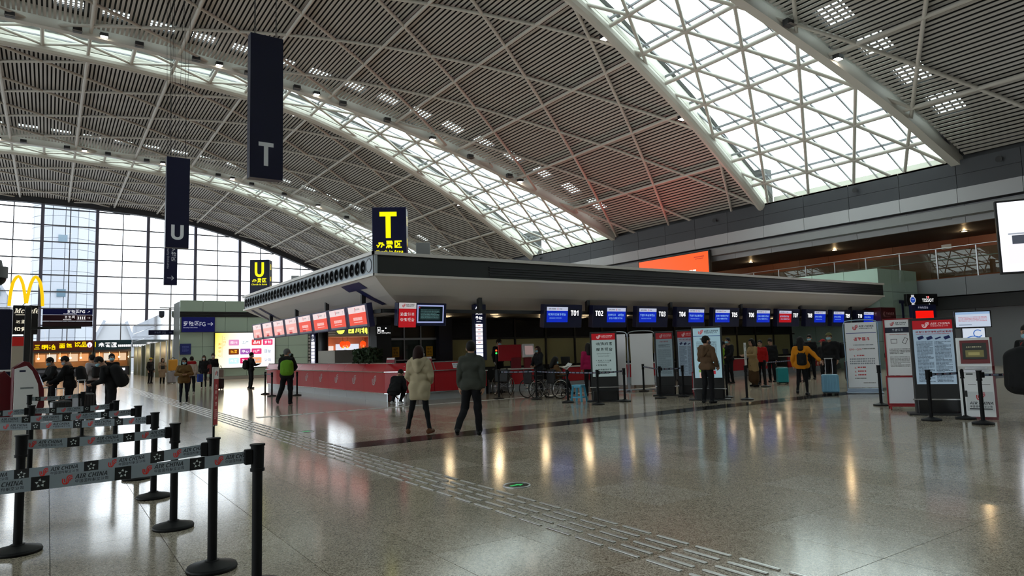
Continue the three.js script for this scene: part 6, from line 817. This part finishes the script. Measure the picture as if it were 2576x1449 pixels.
function skinJoin(list) {                       // list of [geometry, colour function]
  const pos = [], nor = [], col = [], ix = []; let b = 0;
  for (const [g, c] of list) { const p = g.attributes.position, n = g.attributes.normal; for (let i = 0; i < p.count; i++) { pos.push(p.getX(i), p.getY(i), p.getZ(i)); nor.push(n.getX(i), n.getY(i), n.getZ(i)); col.push(...c(i)); } for (const v of g.index.array) ix.push(v + b); b += p.count; }
  const o = new THREE.BufferGeometry(); o.setAttribute('position', new THREE.Float32BufferAttribute(pos, 3)); o.setAttribute('normal', new THREE.Float32BufferAttribute(nor, 3)); o.setAttribute('color', new THREE.Float32BufferAttribute(col, 3)); o.setIndex(ix); return o;
}
const skinMat = new THREE.MeshStandardMaterial({ vertexColors: true, roughness: 0.55 }), SKIN = [0.42, 0.23, 0.15];
const headColours = [...Array(headG.attributes.position.count).keys()].map((i) => { const p = headG.attributes.position, x = Math.abs(p.getX(i)), y = p.getY(i), z = p.getZ(i); if (z > 0.05 && Math.hypot(x - 0.032, y - 0.008) < 0.011) return [0.03, 0.02, 0.018]; if (z > 0.05 && Math.abs(y - 0.036) < 0.007 && x > 0.014 && x < 0.052) return [0.03, 0.02, 0.015]; if (z > 0.07 && Math.abs(y + 0.068) < 0.009 && x < 0.024) return [0.36, 0.12, 0.09]; return SKIN; });
const cloth = new Map();
const fabric = (c, r = 0.85) => { const key = c.join() + r; if (!cloth.has(key)) cloth.set(key, new THREE.MeshPhysicalMaterial({ color: new THREE.Color().setRGB(...c), roughness: r, specularIntensity: 0.35 })); return cloth.get(key); };
const HAIRS = {
  short: (m) => nets([ell([0, 0.034, -0.018], [0.086, 0.108, 0.103])], 0.008, 0.02, (x, y, z) => (z > 0 ? -0.02 + z : -0.02 + z * 0.8) - y),
  long: (m) => nets([ell([0, 0.034, -0.018], [0.09, 0.112, 0.106]), cap([0, -0.02, -0.06], [0, -0.2, -0.1], 0.085, 0.075), cap([0.07, 0, -0.01], [0.08, -0.17, 0.0], 0.03, 0.025), cap([-0.07, 0, -0.01], [-0.08, -0.17, 0.0], 0.03, 0.025)], 0.009, 0.03, (x, y, z) => Math.min(z - 0.015, 0.06 - Math.abs(x), 0.068 - y)),
  bob: (m) => nets([ell([0, 0.034, -0.018], [0.092, 0.112, 0.108]), cap([0, 0, -0.04], [0, -0.13, -0.06], 0.09, 0.08), cap([0.075, 0, 0], [0.08, -0.1, 0.0], 0.028), cap([-0.075, 0, 0], [-0.08, -0.1, 0.0], 0.028)], 0.009, 0.03, (x, y, z) => Math.min(z - 0.015, 0.06 - Math.abs(x), 0.068 - y)),
};
for (const k of Object.keys(HAIRS)) HAIRS[k] = HAIRS[k]();
const maskG = nets([ell([0, -0.036, 0.04], [0.066, 0.054, 0.076])], 0.0075, 0.01, (x, y, z) => Math.max(-(z - 0.01), y - 0.004 - Math.abs(x) * 0.1));
const HAIR = [0.011, 0.009, 0.008], MASK = [0.3, 0.52, 0.62];
const shoeMatBlack = fabric([0.012, 0.012, 0.013], 0.5);
// o: at [x, z], ry, h, y, lean, head [pitch, yaw], arms {l, r}: elbow and wrist, legs {l, r}: knee and ankle; metres for a 1.72 m figure
function person(label, o) {
  const s = (o.h ?? 1.7) / 1.72, t = thing('person', label, 'person', [o.at[0], o.y ?? 0, o.at[1]], o.ry), cell = o.fine ?? 0.02;
  const pel = o.pelvis ?? [0, 0.93, 0], lean = o.lean ?? 0, cl = Math.cos(lean), sl = Math.sin(lean), tw = o.twist ?? 0, ct = Math.cos(tw), st = Math.sin(tw);
  const U = ([x, y, z]) => { let X = x * ct + z * st, Z = -x * st + z * ct, Y = y - 0.93; return [pel[0] + X, pel[1] + Y * cl - Z * sl, pel[2] + Y * sl + Z * cl].map((v) => v * s); }, L = (p) => p.map((v) => v * s);
  const sh = [U([0.172, 1.405, -0.01]), U([-0.172, 1.405, -0.01])], arms = o.arms ?? {};
  const A = [['l', 1], ['r', -1]].map(([k, m]) => { const q = arms[k] ?? [[0.215, 1.13, -0.03], [0.23, 0.89, 0.05]]; const f = ([x, y, z]) => U([x * m, y, z]); return [f(q[0]), f(q[1])]; });
  const lg = o.legs ?? {}, G = [['l', 1], ['r', -1]].map(([k, m]) => { const q = lg[k] ?? [[0.095, 0.5, 0.02], [0.1, 0.085, -0.03]]; return [L([(pel[0] + 0.085) * m, pel[1] - 0.04, pel[2]]), L([q[0][0] * m, q[0][1], q[0][2]]), L([q[1][0] * m, q[1][1], q[1][2]]), q[2] ?? 0]; });
  const neck = U([0, 1.46, -0.015]), hc = U([0, 1.605, 0.03 + (o.headFwd ?? 0)]), [hp, hy] = o.head ?? [0, 0];
  const hq = new THREE.Matrix4().makeRotationFromEuler(new THREE.Euler(hp + lean * 0.9, hy + tw, 0, 'YXZ')).setPosition(...hc), hs = new THREE.Matrix4().makeScale(s * 1.07, s * 1.07, s * 1.07), HM = hq.clone().multiply(hs);
  const S = (v) => v * s, W = o.wide ?? 1;
  const torso = (e) => [cap(U([0.13 * W, 1.395, -0.012]), U([-0.13 * W, 1.395, -0.012]), S(0.066 + e)), cap(U([0.085 * W, 1.27, 0]), U([-0.085 * W, 1.27, 0]), S(0.108 + e)), cap(U([0.06 * W, 1.1, 0]), U([-0.06 * W, 1.1, 0]), S(0.104 + e)), cap(U([0.075 * W, 0.95, -0.005]), U([-0.075 * W, 0.95, -0.005]), S(0.112 + e)), cap(U([0, 1.3, 0]), U([0, 1.0, 0]), S(0.11 + e))];
  const legs = (e) => [cap(L([pel[0] + 0.07, pel[1], pel[2]]), L([pel[0] - 0.07, pel[1], pel[2]]), S(0.098 + e * 0.6)), ...G.flatMap(([h, k, a]) => [cap(h, k, S(0.078 + e), S(0.056 + e)), cap(k, a, S(0.055 + e), S(0.038 + e * 1.2))])];
  // body
  const foot = (a, yaw) => [a[0] + Math.sin(yaw) * S(0.13), a[1] - S(0.045), a[2] + Math.cos(yaw) * S(0.13)];
  const bodyG = nets([...torso(-0.016), cap(neck, hc, S(0.05), S(0.045)), ...A.flatMap(([e, w], i) => [cap(sh[i], e, S(0.047), S(0.038)), cap(e, w, S(0.038), S(0.027))]), ...legs(-0.01)], Math.max(cell, 0.018), 0.03);
  const hands = A.map(([e, w], i) => { const d = V(...w).sub(V(...e)).normalize(), q = new THREE.Quaternion().setFromUnitVectors(V(0, -1, 0), d); const g = (i ? handR : handL).clone(); g.rotateY(i ? 1.2 : -1.2); g.scale(s, s, s); g.applyQuaternion(q); g.translate(w[0] + d.x * 0.015, w[1] + d.y * 0.015, w[2] + d.z * 0.015); return g; });
  const hg = headG.clone().applyMatrix4(HM), tone = (o.glove ? [0.6, 0.6, 0.58] : SKIN);
  part('body', skinJoin([[bodyG, () => SKIN], [hg, (i) => headColours[i]], ...hands.map((g) => [g, () => tone])]), skinMat, t);
  // clothes
  const topC = o.top ?? [0.012, 0.012, 0.013], e = (o.puff ?? 0.014) * 0.6, hem = o.hem ?? 0.88;
  const topP = [...torso(e), cap(U([0.08 * W, 0.93, -0.005]), U([-0.08 * W, 0.93, -0.005]), S(0.124 + e)), ...A.flatMap(([el, w], i) => [cap(sh[i], el, S(0.058 + e), S(0.05 + e)), cap(el, [lerp(el[0], w[0], 0.95), lerp(el[1], w[1], 0.95), lerp(el[2], w[2], 0.95)], S(0.049 + e), S(0.036 + e))])];
  if (hem < 0.86) topP.push(cap(U([0.06, 0.93, 0]), U([0.06, hem + 0.1, 0]), S(0.12 + e), S(0.125 + e * 1.6)), cap(U([-0.06, 0.93, 0]), U([-0.06, hem + 0.1, 0]), S(0.12 + e), S(0.125 + e * 1.6)));
  if (o.hood) part('hood', wrinkle(nets([cap(U([0.12, 1.46, -0.03]), U([0, 1.42, -0.12 - e]), S(0.06)), cap(U([-0.12, 1.46, -0.03]), U([0, 1.42, -0.12 - e]), S(0.06)), cap(U([0.12, 1.45, -0.04]), U([0.03, 1.26, -0.135 - e]), S(0.055), S(0.04)), cap(U([-0.12, 1.45, -0.04]), U([-0.03, 1.26, -0.135 - e]), S(0.055), S(0.04)), cap(U([0, 1.42, -0.12 - e]), U([0, 1.24, -0.15 - e]), S(0.06), S(0.045))], 0.014, 0.03), 0.006, 5), fabric(topC), t);
  if (o.collar) topP.push(cap(U([0.05, 1.47, -0.03]), U([-0.05, 1.47, -0.03]), S(0.05)));
  const cutY = S(hem); const upv = U([0, 1.93, 0]).map((v, i) => (v - U([0, 0.93, 0])[i]) / S(1)), p0 = U([0, hem, 0]);
  part(o.topName ?? 'jacket', wrinkle(nets(topP, cell, 0.022, (x, y, z) => (Math.hypot(x - sh[0][0], z - sh[0][2]) < 0 ? -1 : Math.min(-((x - p0[0]) * upv[0] + (y - p0[1]) * upv[1] + (z - p0[2]) * upv[2]), Math.max(0.22 * s - Math.abs(x - p0[0]), -1)))), 0.009, ++seedCount), fabric(topC), t);
  const botC = o.bottom ?? [0.011, 0.011, 0.013], be = o.loose ?? 0.012;
  part(o.bottomName ?? 'trousers', wrinkle(nets([...legs(be), ...(o.skirt ? [cap(L([0.05, pel[1] - 0.05, 0]), L([0.06, o.skirt, 0]), S(0.13), S(0.16)), cap(L([-0.05, pel[1] - 0.05, 0]), L([-0.06, o.skirt, 0]), S(0.13), S(0.16))] : [])], cell, 0.03), 0.006, seedCount + 0.5), fabric(botC), t);
  const shoeC = o.shoes ? fabric(o.shoes, 0.6) : shoeMatBlack;
  G.forEach(([, , a, yaw], i) => { const pt = o.tip?.[i] ?? 0, b = foot(a, yaw); b[1] -= S(pt); const hl = [a[0] - Math.sin(yaw) * S(0.055), a[1] - S(0.04) + (pt < 0 ? 0 : 0), a[2] - Math.cos(yaw) * S(0.055)]; part('shoe', nets([cap(hl, b, S(0.042), S(0.038)), cap(a, hl, S(0.036), S(0.036))], 0.012, 0.03, (x, y) => (pt ? -1 : S(0.004) - y)), shoeC, t); });
  const put2 = (g, m, nm) => part(nm, g.clone().applyMatrix4(HM), m, t);
  if (o.hair !== null) put2(HAIRS[o.hair ?? 'short'], fabric(o.hairC ?? HAIR, 0.6), 'hair');
  if (o.mask) put2(maskG, fabric(o.mask === true ? MASK : o.mask, 0.8), 'face_mask');
  if (o.cap) { const g = merge([new THREE.SphereGeometry(0.104, 20, 10, 0, 7, 0, 1.5).scale(0.9, 0.92, 1.06).translate(0, 0.048, -0.014), rbox(0.14, 0.012, 0.09, 0.006, 0, 0.062, 0.12, 0.12)]); put2(g, fabric(o.cap, 0.8), 'cap'); }
  if (o.hoodUp) put2(nets([ell([0, 0.03, -0.02], [0.105, 0.125, 0.118]), cap([0, -0.03, -0.03], [0, -0.13, -0.04], 0.09, 0.1)], 0.011, 0.03, (x, y, z) => Math.min(z - 0.03, 0.07 - Math.abs(x), 0.075 - y)), fabric(o.hoodUp), 'hood');
  if (o.tie) { part('shirt', nets([ell(U([0, 1.36, 0.112]), [S(0.045), S(0.1), S(0.02)])], 0.008), fabric([0.6, 0.6, 0.6]), t); part('tie', bar(U([0, 1.44, 0.13]), U([0, 1.26, 0.14]), 0.04, 0.012), fabric([0.01, 0.012, 0.03]), t); }
  t.userData.at = undefined; delete t.userData.at;
  return { t, U, L, A, hc, s };
}
function backpack(x, y, z, ry, [w, h, d], color, label, lean = 0) {
  const o = thing('backpack', label, 'backpack', [x, y, z], ry), m = fabric(color, 0.75);
  part('main_bag', nets([cap([w * 0.28, h * 0.2, 0], [w * 0.28, h * 0.78, 0.0], d * 0.5, d * 0.46), cap([-w * 0.28, h * 0.2, 0], [-w * 0.28, h * 0.78, 0.0], d * 0.5, d * 0.46), cap([0, h * 0.2, -d * 0.1], [0, h * 0.85, 0], d * 0.5, d * 0.44)], 0.016, 0.06).rotateX(lean), m, o);
  part('front_pocket', nets([cap([w * 0.2, h * 0.18, -d * 0.42], [w * 0.2, h * 0.4, -d * 0.4], d * 0.2), cap([-w * 0.2, h * 0.18, -d * 0.42], [-w * 0.2, h * 0.4, -d * 0.4], d * 0.2)], 0.014, 0.08).rotateX(lean), m, o);
  for (const s of [-1, 1]) part('strap', tube([[s * w * 0.3, h * 0.92, d * 0.25], [s * w * 0.32, h * 1.0, d * 0.55], [s * w * 0.34, h * 0.96, d * 0.95], [s * w * 0.36, h * 0.6, d * 1.15]], 0.016, 16, 6).rotateX(lean), m, o);
  return o;
}
const away = (x, z, turn = 0) => Math.atan2(x, z) + turn, BLK = [0.01, 0.01, 0.011];
// the two walkers in the middle
person('woman in a cream fleece hoodie walking away in the middle', { at: [6.0, -12.05], ry: away(6, -12, -0.25), h: 1.66, fine: 0.014, top: [0.42, 0.35, 0.23], topName: 'hoodie', puff: 0.034, hem: 0.66, hood: true, wide: 1.05, bottomName: 'leggings', loose: 0.0, shoes: [0.12, 0.045, 0.02], hair: 'long', hairC: [0.022, 0.008, 0.007], mask: [0.5, 0.5, 0.5], head: [0, -0.5], legs: { l: [[0.17, 0.5, 0.02], [0.24, 0.085, -0.04], 0.4], r: [[0.12, 0.5, 0.03], [0.2, 0.085, -0.02], -0.3] }, arms: { l: [[0.23, 1.14, 0.0], [0.18, 1.0, 0.16]], r: [[0.23, 1.14, 0.0], [0.18, 1.0, 0.16]] } });
person('man in a grey-green jacket striding away in the middle', { at: [6.55, -11.0], ry: away(6.55, -11, -0.1), h: 1.72, fine: 0.014, top: [0.052, 0.056, 0.047], puff: 0.022, wide: 1.04, collar: true, hem: 0.84, head: [0, 0.1], loose: 0.018, legs: { l: [[0.14, 0.5, 0.06], [0.25, 0.16, -0.26], 0.1], r: [[0.1, 0.51, 0.08], [0.12, 0.085, 0.05], 0] }, tip: [0.06, 0], arms: { l: [[0.22, 1.14, -0.02], [0.23, 0.9, 0.04]], r: [[0.22, 1.14, -0.04], [0.22, 0.9, 0.0]] } });
// counter end
person('man with grey hair and a lime green backpack at the counter', { at: [6.5, -22.7], ry: away(6.5, -22.7, -0.25), h: 1.79, fine: 0.018, hairC: [0.12, 0.12, 0.12], mask: true, puff: 0.03, collar: true, hem: 0.8, loose: 0.022, head: [0.1, -0.9], legs: { l: [[0.16, 0.5, 0.0], [0.26, 0.16, -0.1], 0.2], r: [[0.1, 0.5, 0.02], [0.1, 0.085, 0.0], -0.1] }, tip: [0.05, 0], arms: { l: [[0.24, 1.16, 0.08], [0.16, 1.08, 0.3]], r: [[0.24, 1.16, 0.08], [0.16, 1.08, 0.3]] } });
backpack(6.43, 0.98, -22.47, away(6.5, -22.7, -0.25), [0.34, 0.44, 0.24], [0.13, 0.3, 0.02], 'lime green backpack on the grey-haired man');
person('man in black reading his phone at the far counter end', { at: [8.55, -36.2], ry: 1.75, h: 1.82, mask: true, puff: 0.02, head: [0.25, 0], arms: { l: [[0.22, 1.14, 0.1], [0.1, 1.16, 0.34]], r: [[0.22, 1.14, 0.1], [0.1, 1.16, 0.34]] } });
backpack(8.3, 1.02, -36.25, 1.75, [0.3, 0.42, 0.22], BLK, 'black backpack on the man at the far counter end');
// concourse at left centre
person('woman in a brown fleece jacket looking at her phone', { at: [3.95, -26.2], ry: -0.1, h: 1.6, fine: 0.018, top: [0.17, 0.095, 0.035], puff: 0.03, hem: 0.8, bottom: [0.012, 0.014, 0.022], loose: -0.002, shoes: [0.55, 0.53, 0.5], hair: 'long', mask: true, head: [0.35, 0], legs: { l: [[0.1, 0.5, 0.04], [0.11, 0.085, -0.02], 0.2], r: [[0.1, 0.5, 0.04], [0.11, 0.085, 0.02], -0.1] }, arms: { l: [[0.26, 1.14, 0.02], [0.06, 1.12, 0.26]], r: [[0.26, 1.14, 0.02], [0.06, 1.12, 0.26]] } });
person('woman in a pale coat with a red hood walking away', { at: [5.5, -34.4], ry: 2.9, h: 1.68, top: [0.42, 0.36, 0.3], puff: 0.02, hem: 0.82, bottom: [0.015, 0.016, 0.02], shoes: [0.5, 0.5, 0.48], hair: 'short', legs: { l: [[0.1, 0.5, 0.0], [0.12, 0.12, -0.16]], r: [[0.1, 0.52, 0.08], [0.1, 0.085, 0.06]] }, tip: [0.04, 0] });
{ const o = thing('red_scarf', 'thick red hood around the shoulders of the pale coat', 'scarf', [5.5, 1.38, -34.4], 2.9); part('roll', nets([cap([0.13, 0.03, -0.04], [-0.13, 0.03, -0.04], 0.075), cap([0.13, 0.03, -0.04], [0.1, 0, 0.08], 0.06), cap([-0.13, 0.03, -0.04], [-0.1, 0, 0.08], 0.06)], 0.018, 0.05), fabric([0.3, 0.01, 0.015]), o); const b = thing('blue_bag', 'blue shopping bag hanging beside the pale coat', 'bag', [5.85, 0.52, -34.3], 0.3); part('sack', rbox(0.24, 0.36, 0.12, 0.02, 0, 0.18, 0), mat([0.01, 0.05, 0.3], 0.6), b); part('strap', tube([[-0.08, 0.35, 0], [0, 0.62, 0], [0.08, 0.35, 0]], 0.01, 12, 5), rubber, b); }
person('woman in black with a white mask, left of the couple', { at: [6.9, -39.4], ry: -0.25, h: 1.74, hair: 'long', mask: [0.55, 0.55, 0.55], hem: 0.8, loose: 0, shoes: [0.35, 0.3, 0.28], legs: { l: [[0.09, 0.5, 0.05], [0.1, 0.085, 0.1]], r: [[0.09, 0.5, 0.03], [0.1, 0.085, -0.1]] } });
person('man in black with a white mask, right of the couple', { at: [7.45, -39.9], ry: -0.3, h: 1.84, mask: [0.55, 0.55, 0.55], puff: 0.02, legs: { l: [[0.1, 0.5, 0.06], [0.12, 0.085, 0.1]], r: [[0.1, 0.5, 0.03], [0.12, 0.085, -0.08]] }, shoes: [0.4, 0.38, 0.36] });
{ const o = thing('red_handbag', 'dark red handbag carried by the woman of the couple', 'bag', [7.16, 0.72, -39.36], 0.3); part('pouch', rbox(0.22, 0.5, 0.1, 0.03, 0, 0.3, 0), mat([0.16, 0.02, 0.02], 0.6), o); part('strap', tube([[-0.08, 0.5, 0], [0, 0.8, 0], [0.08, 0.5, 0]], 0.012, 12, 5), rubber, o); }
person('woman in a long beige coat with a black bag by the shops', { at: [6.45, -51.7], ry: 0.15, h: 1.7, top: [0.35, 0.25, 0.17], puff: 0.03, hem: 0.42, hair: 'long', bottom: BLK });
person('person in black with a yellow cap by the shops', { at: [5.9, -53.2], ry: 0.6, h: 1.76, cap: [0.5, 0.36, 0.02], hair: 'short', puff: 0.02 });
{ const o = thing('shoulder_bag', 'small black bag on the beige coat by the shops', 'bag', [6.45, 0.98, -51.48], 0.1); part('pouch', rbox(0.24, 0.24, 0.1, 0.04, 0, 0.12, 0), rubber, o); part('strap', tube([[-0.1, 0.22, 0], [0.0, 0.52, -0.02], [0.1, 0.22, 0]], 0.01, 12, 5), rubber, o); }
// waiting passengers at left
person('man in black with a mask typing at the left kiosk', { at: [0.55, -23.6], ry: -1.9, h: 1.74, fine: 0.018, mask: [0.4, 0.45, 0.52], lean: 0.16, head: [0.45, 0], puff: 0.026, hem: 0.8, arms: { l: [[0.22, 1.14, 0.16], [0.12, 1.04, 0.44]], r: [[0.22, 1.14, 0.16], [0.12, 1.04, 0.44]] } });
backpack(0.86, 0.98, -23.5, -1.9, [0.34, 0.46, 0.22], BLK, 'black backpack on the man typing at the kiosk', 0.16);
person('masked person in black facing the kiosk from behind', { at: [0.15, -25.6], ry: -1.2, h: 1.72, mask: true, lean: 0.1, head: [0.35, 0], puff: 0.024, arms: { l: [[0.22, 1.14, 0.14], [0.12, 1.04, 0.38]], r: [[0.22, 1.14, 0.14], [0.12, 1.04, 0.38]] } });
person('passenger in a white jacket seen from behind at left', { at: [1.3, -28.2], ry: -2.5, h: 1.8, top: [0.42, 0.38, 0.4], puff: 0.022, bottom: [0.02, 0.02, 0.024], head: [0.1, 0] });
backpack(1.44, 1.02, -28.0, -2.5, [0.28, 0.4, 0.18], [0.02, 0.018, 0.018], 'small dark backpack on the white jacket');
person('tall man in black with a pale blue mask facing the camera', { at: [1.78, -26.6], ry: 0.1, h: 1.8, mask: true, puff: 0.02 });
person('man in black bowing under a big backpack', { at: [1.42, -20.9], ry: -1.75, h: 1.74, fine: 0.018, mask: true, lean: 0.42, head: [0.3, 0.1], puff: 0.03, hem: 0.82, loose: 0.02, shoes: [0.1, 0.1, 0.1], legs: { l: [[0.12, 0.5, 0.0], [0.16, 0.085, -0.12], 0.2], r: [[0.12, 0.5, 0.06], [0.14, 0.085, 0.1], 0] }, arms: { l: [[0.22, 1.12, 0.12], [0.12, 1.14, 0.36]], r: [[0.22, 1.12, 0.12], [0.12, 1.14, 0.36]] } });
backpack(1.68, 0.92, -20.85, -1.75, [0.4, 0.56, 0.3], BLK, 'big black backpack on the bowing man', 0.42);
person('small dark figure standing near the far food stalls', { at: [4.7, -78], ry: 3.0, h: 1.7 });
person('second dark figure queueing at the brown food stall', { at: [1.6, -84], ry: 3.1, h: 1.72 });
// at the desks
person('person in black crouching beside the red counter', { at: [8.95, -19.6], ry: 2.2, h: 1.7, fine: 0.018, pelvis: [0, 0.4, -0.12], lean: 0.62, puff: 0.04, hem: 0.86, shoes: [0.5, 0.5, 0.5], head: [0.3, 0], legs: { l: [[0.16, 0.52, 0.26], [0.14, 0.085, 0.02]], r: [[0.16, 0.52, 0.26], [0.14, 0.085, 0.02]] }, arms: { l: [[0.24, 1.14, 0.14], [0.14, 1.0, 0.34]], r: [[0.24, 1.14, 0.14], [0.14, 1.0, 0.34]] } });
person('staff man in a dark suit with white gloves behind the desk', { at: [14.75, -22.6], y: 0.2, ry: -0.2, h: 1.8, fine: 0.018, top: [0.009, 0.01, 0.014], topName: 'suit_jacket', mask: true, head: [0.35, 0.6], glove: true, tie: true, arms: { l: [[0.24, 1.12, 0.02], [0.02, 1.08, 0.24]], r: [[0.25, 1.13, 0.02], [0.24, 0.9, 0.12]] } });
person('woman in a dark grey coat standing at the red desk', { at: [15.05, -20.4], ry: -1.5, h: 1.66, fine: 0.018, top: [0.018, 0.019, 0.022], puff: 0.026, hem: 0.46, hood: true, hair: 'bob', hairC: [0.03, 0.014, 0.01], mask: true, head: [0.15, 0], arms: { l: [[0.23, 1.14, 0.08], [0.12, 1.02, 0.24]], r: [[0.23, 1.14, 0.08], [0.12, 1.02, 0.24]] } });
const SIT = { pelvis: [0, 0.58, -0.08], legs: { l: [[0.12, 0.56, 0.34], [0.12, 0.19, 0.46]], r: [[0.12, 0.56, 0.34], [0.12, 0.19, 0.46]] } };
person('woman in brown sitting in the wheelchair with papers', { at: [13.45, -17.25], ry: 1.45, h: 1.62, fine: 0.018, ...SIT, top: [0.1, 0.05, 0.02], puff: 0.02, hair: 'long', mask: true, head: [0.3, 0], arms: { l: [[0.23, 1.12, 0.1], [0.1, 1.12, 0.36]], r: [[0.23, 1.12, 0.1], [0.1, 1.12, 0.36]] } });
{ const o = thing('paper_sheet', 'white folded papers in the seated woman\'s hands', 'paper', [13.85, 1.0, -17.2], 1.45); part('sheet', [box(0.22, 0.004, 0.28, 0, 0.0, 0, -0.7, 0, 0.2), box(0.22, 0.004, 0.2, 0.05, -0.01, -0.05, -0.3)], whitePaint, o); }
person('person in a magenta jacket behind the special passengers board', { at: [14.75, -17.2], ry: 2.6, h: 1.7, top: [0.34, 0.012, 0.07], puff: 0.026, hair: 'long' });
person('masked person in black between board and folding screens', { at: [16.1, -17.9], ry: -1.4, h: 1.72, mask: true, puff: 0.02 });
person('man in a brown jacket standing before the blue board', { at: [14.6, -12.2], ry: 1.7, h: 1.77, fine: 0.015, top: [0.11, 0.064, 0.036], puff: 0.024, hood: true, hem: 0.86, wide: 1.06, head: [0, -0.55], mask: [0.08, 0.1, 0.14], arms: { l: [[0.24, 1.13, 0.06], [0.2, 1.04, 0.3]], r: [[0.25, 1.13, 0.0], [0.22, 0.96, 0.14]] }, legs: { l: [[0.1, 0.5, 0.02], [0.13, 0.085, -0.02], 0.4], r: [[0.1, 0.5, 0.02], [0.12, 0.085, -0.03], -0.2] } });
{ const o = thing('water_bottle', 'small pale bottle in the hand of the brown jacket', 'bottle', [14.95, 0.9, -12.1]); part('bottle', lathe([[0, 0], [0.03, 0], [0.032, 0.14], [0.014, 0.18], [0.014, 0.2], [0, 0.2]], 16), paneGlass(0xc8d4d8, 0.8, 0.1), o); part('lid', cyl(0.016, 0.016, 0.02, 0, 0.21, 0), whitePaint, o); }
person('person in a lime green jacket bending behind the blue board', { at: [19.9, -16.1], ry: 1.2, h: 1.68, top: [0.14, 0.26, 0.012], puff: 0.024, lean: 0.25, bottom: [0.03, 0.026, 0.022] });
person('masked man in black behind the lime green jacket', { at: [22.4, -17.6], ry: -1.6, h: 1.8, mask: true, puff: 0.02, arms: { l: [[0.23, 1.12, 0.1], [0.14, 1.02, 0.32]], r: [[0.23, 1.12, 0.1], [0.14, 1.02, 0.32]] } });
person('woman in a beige trench coat and brown skirt in the queue', { at: [21.2, -15.6], ry: -1.9, h: 1.7, fine: 0.018, top: [0.3, 0.2, 0.095], topName: 'trench_coat', puff: 0.026, hem: 0.52, bottomName: 'skirt', bottom: [0.07, 0.038, 0.018], skirt: 0.28, hair: 'bob', head: [0.2, 0], arms: { l: [[0.23, 1.14, 0.08], [0.14, 1.14, 0.34]], r: [[0.23, 1.14, 0.08], [0.14, 1.14, 0.34]] } });
person('person in a bright red jacket hidden behind the trench coat', { at: [22.5, -16.2], ry: -1.2, h: 1.66, top: [0.4, 0.012, 0.012], puff: 0.03 });
person('person in black right of the trench coat looking down', { at: [24.0, -16.8], ry: -1.4, h: 1.72, puff: 0.024, head: [0.4, 0] });
person('broad person in black behind the turquoise suitcase', { at: [24.6, -15.9], ry: 2.6, h: 1.74, puff: 0.03, mask: true });
person('masked man in black looking over the turquoise suitcase', { at: [26.4, -16.6], ry: -1.2, h: 1.84, mask: true, puff: 0.02, head: [0.2, 0] });
person('person in black with a red cap left of the yellow hoodie', { at: [23.6, -14.3], ry: -1.6, h: 1.62, cap: [0.3, 0.01, 0.015], puff: 0.024 });
person('girl in a yellow hoodie pulling the pale blue suitcase', { at: [18.3, -11.8], ry: away(18.3, -11.8, -0.1), h: 1.68, fine: 0.015, top: [0.62, 0.22, 0.012], topName: 'hoodie', puff: 0.028, hem: 0.8, hair: 'long', loose: -0.002, legs: { l: [[0.12, 0.5, 0.02], [0.15, 0.16, -0.14], 0.1], r: [[0.1, 0.5, 0.02], [0.1, 0.085, 0.02], -0.2] }, tip: [0.05, 0], arms: { l: [[0.24, 1.13, -0.02], [0.25, 0.9, 0.05]], r: [[0.32, 1.24, 0.0], [0.5, 1.04, -0.04]] } });
backpack(18.12, 0.88, -11.68, away(18.3, -11.8, -0.1), [0.26, 0.36, 0.13], BLK, 'slim black backpack on the girl in yellow');
person('man in black with an olive cap in the queue', { at: [22.0, -13.1], ry: -1.3, h: 1.82, cap: [0.12, 0.11, 0.04], mask: true, puff: 0.024 });
backpack(22.32, 1.0, -13.0, -1.3, [0.36, 0.5, 0.26], BLK, 'large black backpack on the man with the olive cap');
person('dark man in the queue left of the white banner', { at: [23.4, -12.7], ry: -1.1, h: 1.8, puff: 0.02, mask: [0.2, 0.3, 0.34], bottom: [0.02, 0.02, 0.022] });
person('dark person half hidden by the white banner', { at: [24.4, -12.2], ry: -1.6, h: 1.82, mask: true, puff: 0.02 });
person('person in black between the banner and the red stand', { at: [22.0, -10.1], ry: 2.4, h: 1.7, puff: 0.03 });
person('man in black with a backpack cut by the right edge', { at: [10.85, -3.5], ry: 1.35, h: 1.72, fine: 0.016, puff: 0.034, wide: 1.06, hem: 0.82, loose: 0.022, collar: true });
backpack(10.5, 0.8, -3.62, 1.35, [0.36, 0.58, 0.26], BLK, 'bulky black backpack at the right edge');
person('person in black with a red collar behind the right kiosk', { at: [14.2, -4.75], ry: -2.2, h: 1.72, puff: 0.03, mask: true, head: [0.3, 0] });
{ const o = thing('red_collar', 'red scarf around the neck behind the right kiosk', 'scarf', [14.2, 1.39, -4.75], -2.2); part('roll', nets([cap([0.1, 0.02, -0.03], [-0.1, 0.02, -0.03], 0.06), cap([0.1, 0.02, -0.03], [0.08, 0, 0.06], 0.05), cap([-0.1, 0.02, -0.03], [-0.08, 0, 0.06], 0.05)], 0.016, 0.05), fabric([0.25, 0.008, 0.01]), o); }
person('passenger in black seen behind the information screens', { at: [19.5, -6.6], ry: 2.0, h: 1.7, puff: 0.026 });
person('counter clerk in dark clothes behind the leafy plant', { at: [10.6, -26.5], ry: -1.5, h: 1.62, puff: 0.014 });
{ const pl = struct('trim_2', 'raised floor behind the check-in desks'); pl.userData.category = 'platform'; part('deck', bx(12, 37.4, 0.005, 0.2, -24.44, -22.25), mat([0.05, 0.05, 0.05], 0.7), pl); }
renderer.render(scene, camera);
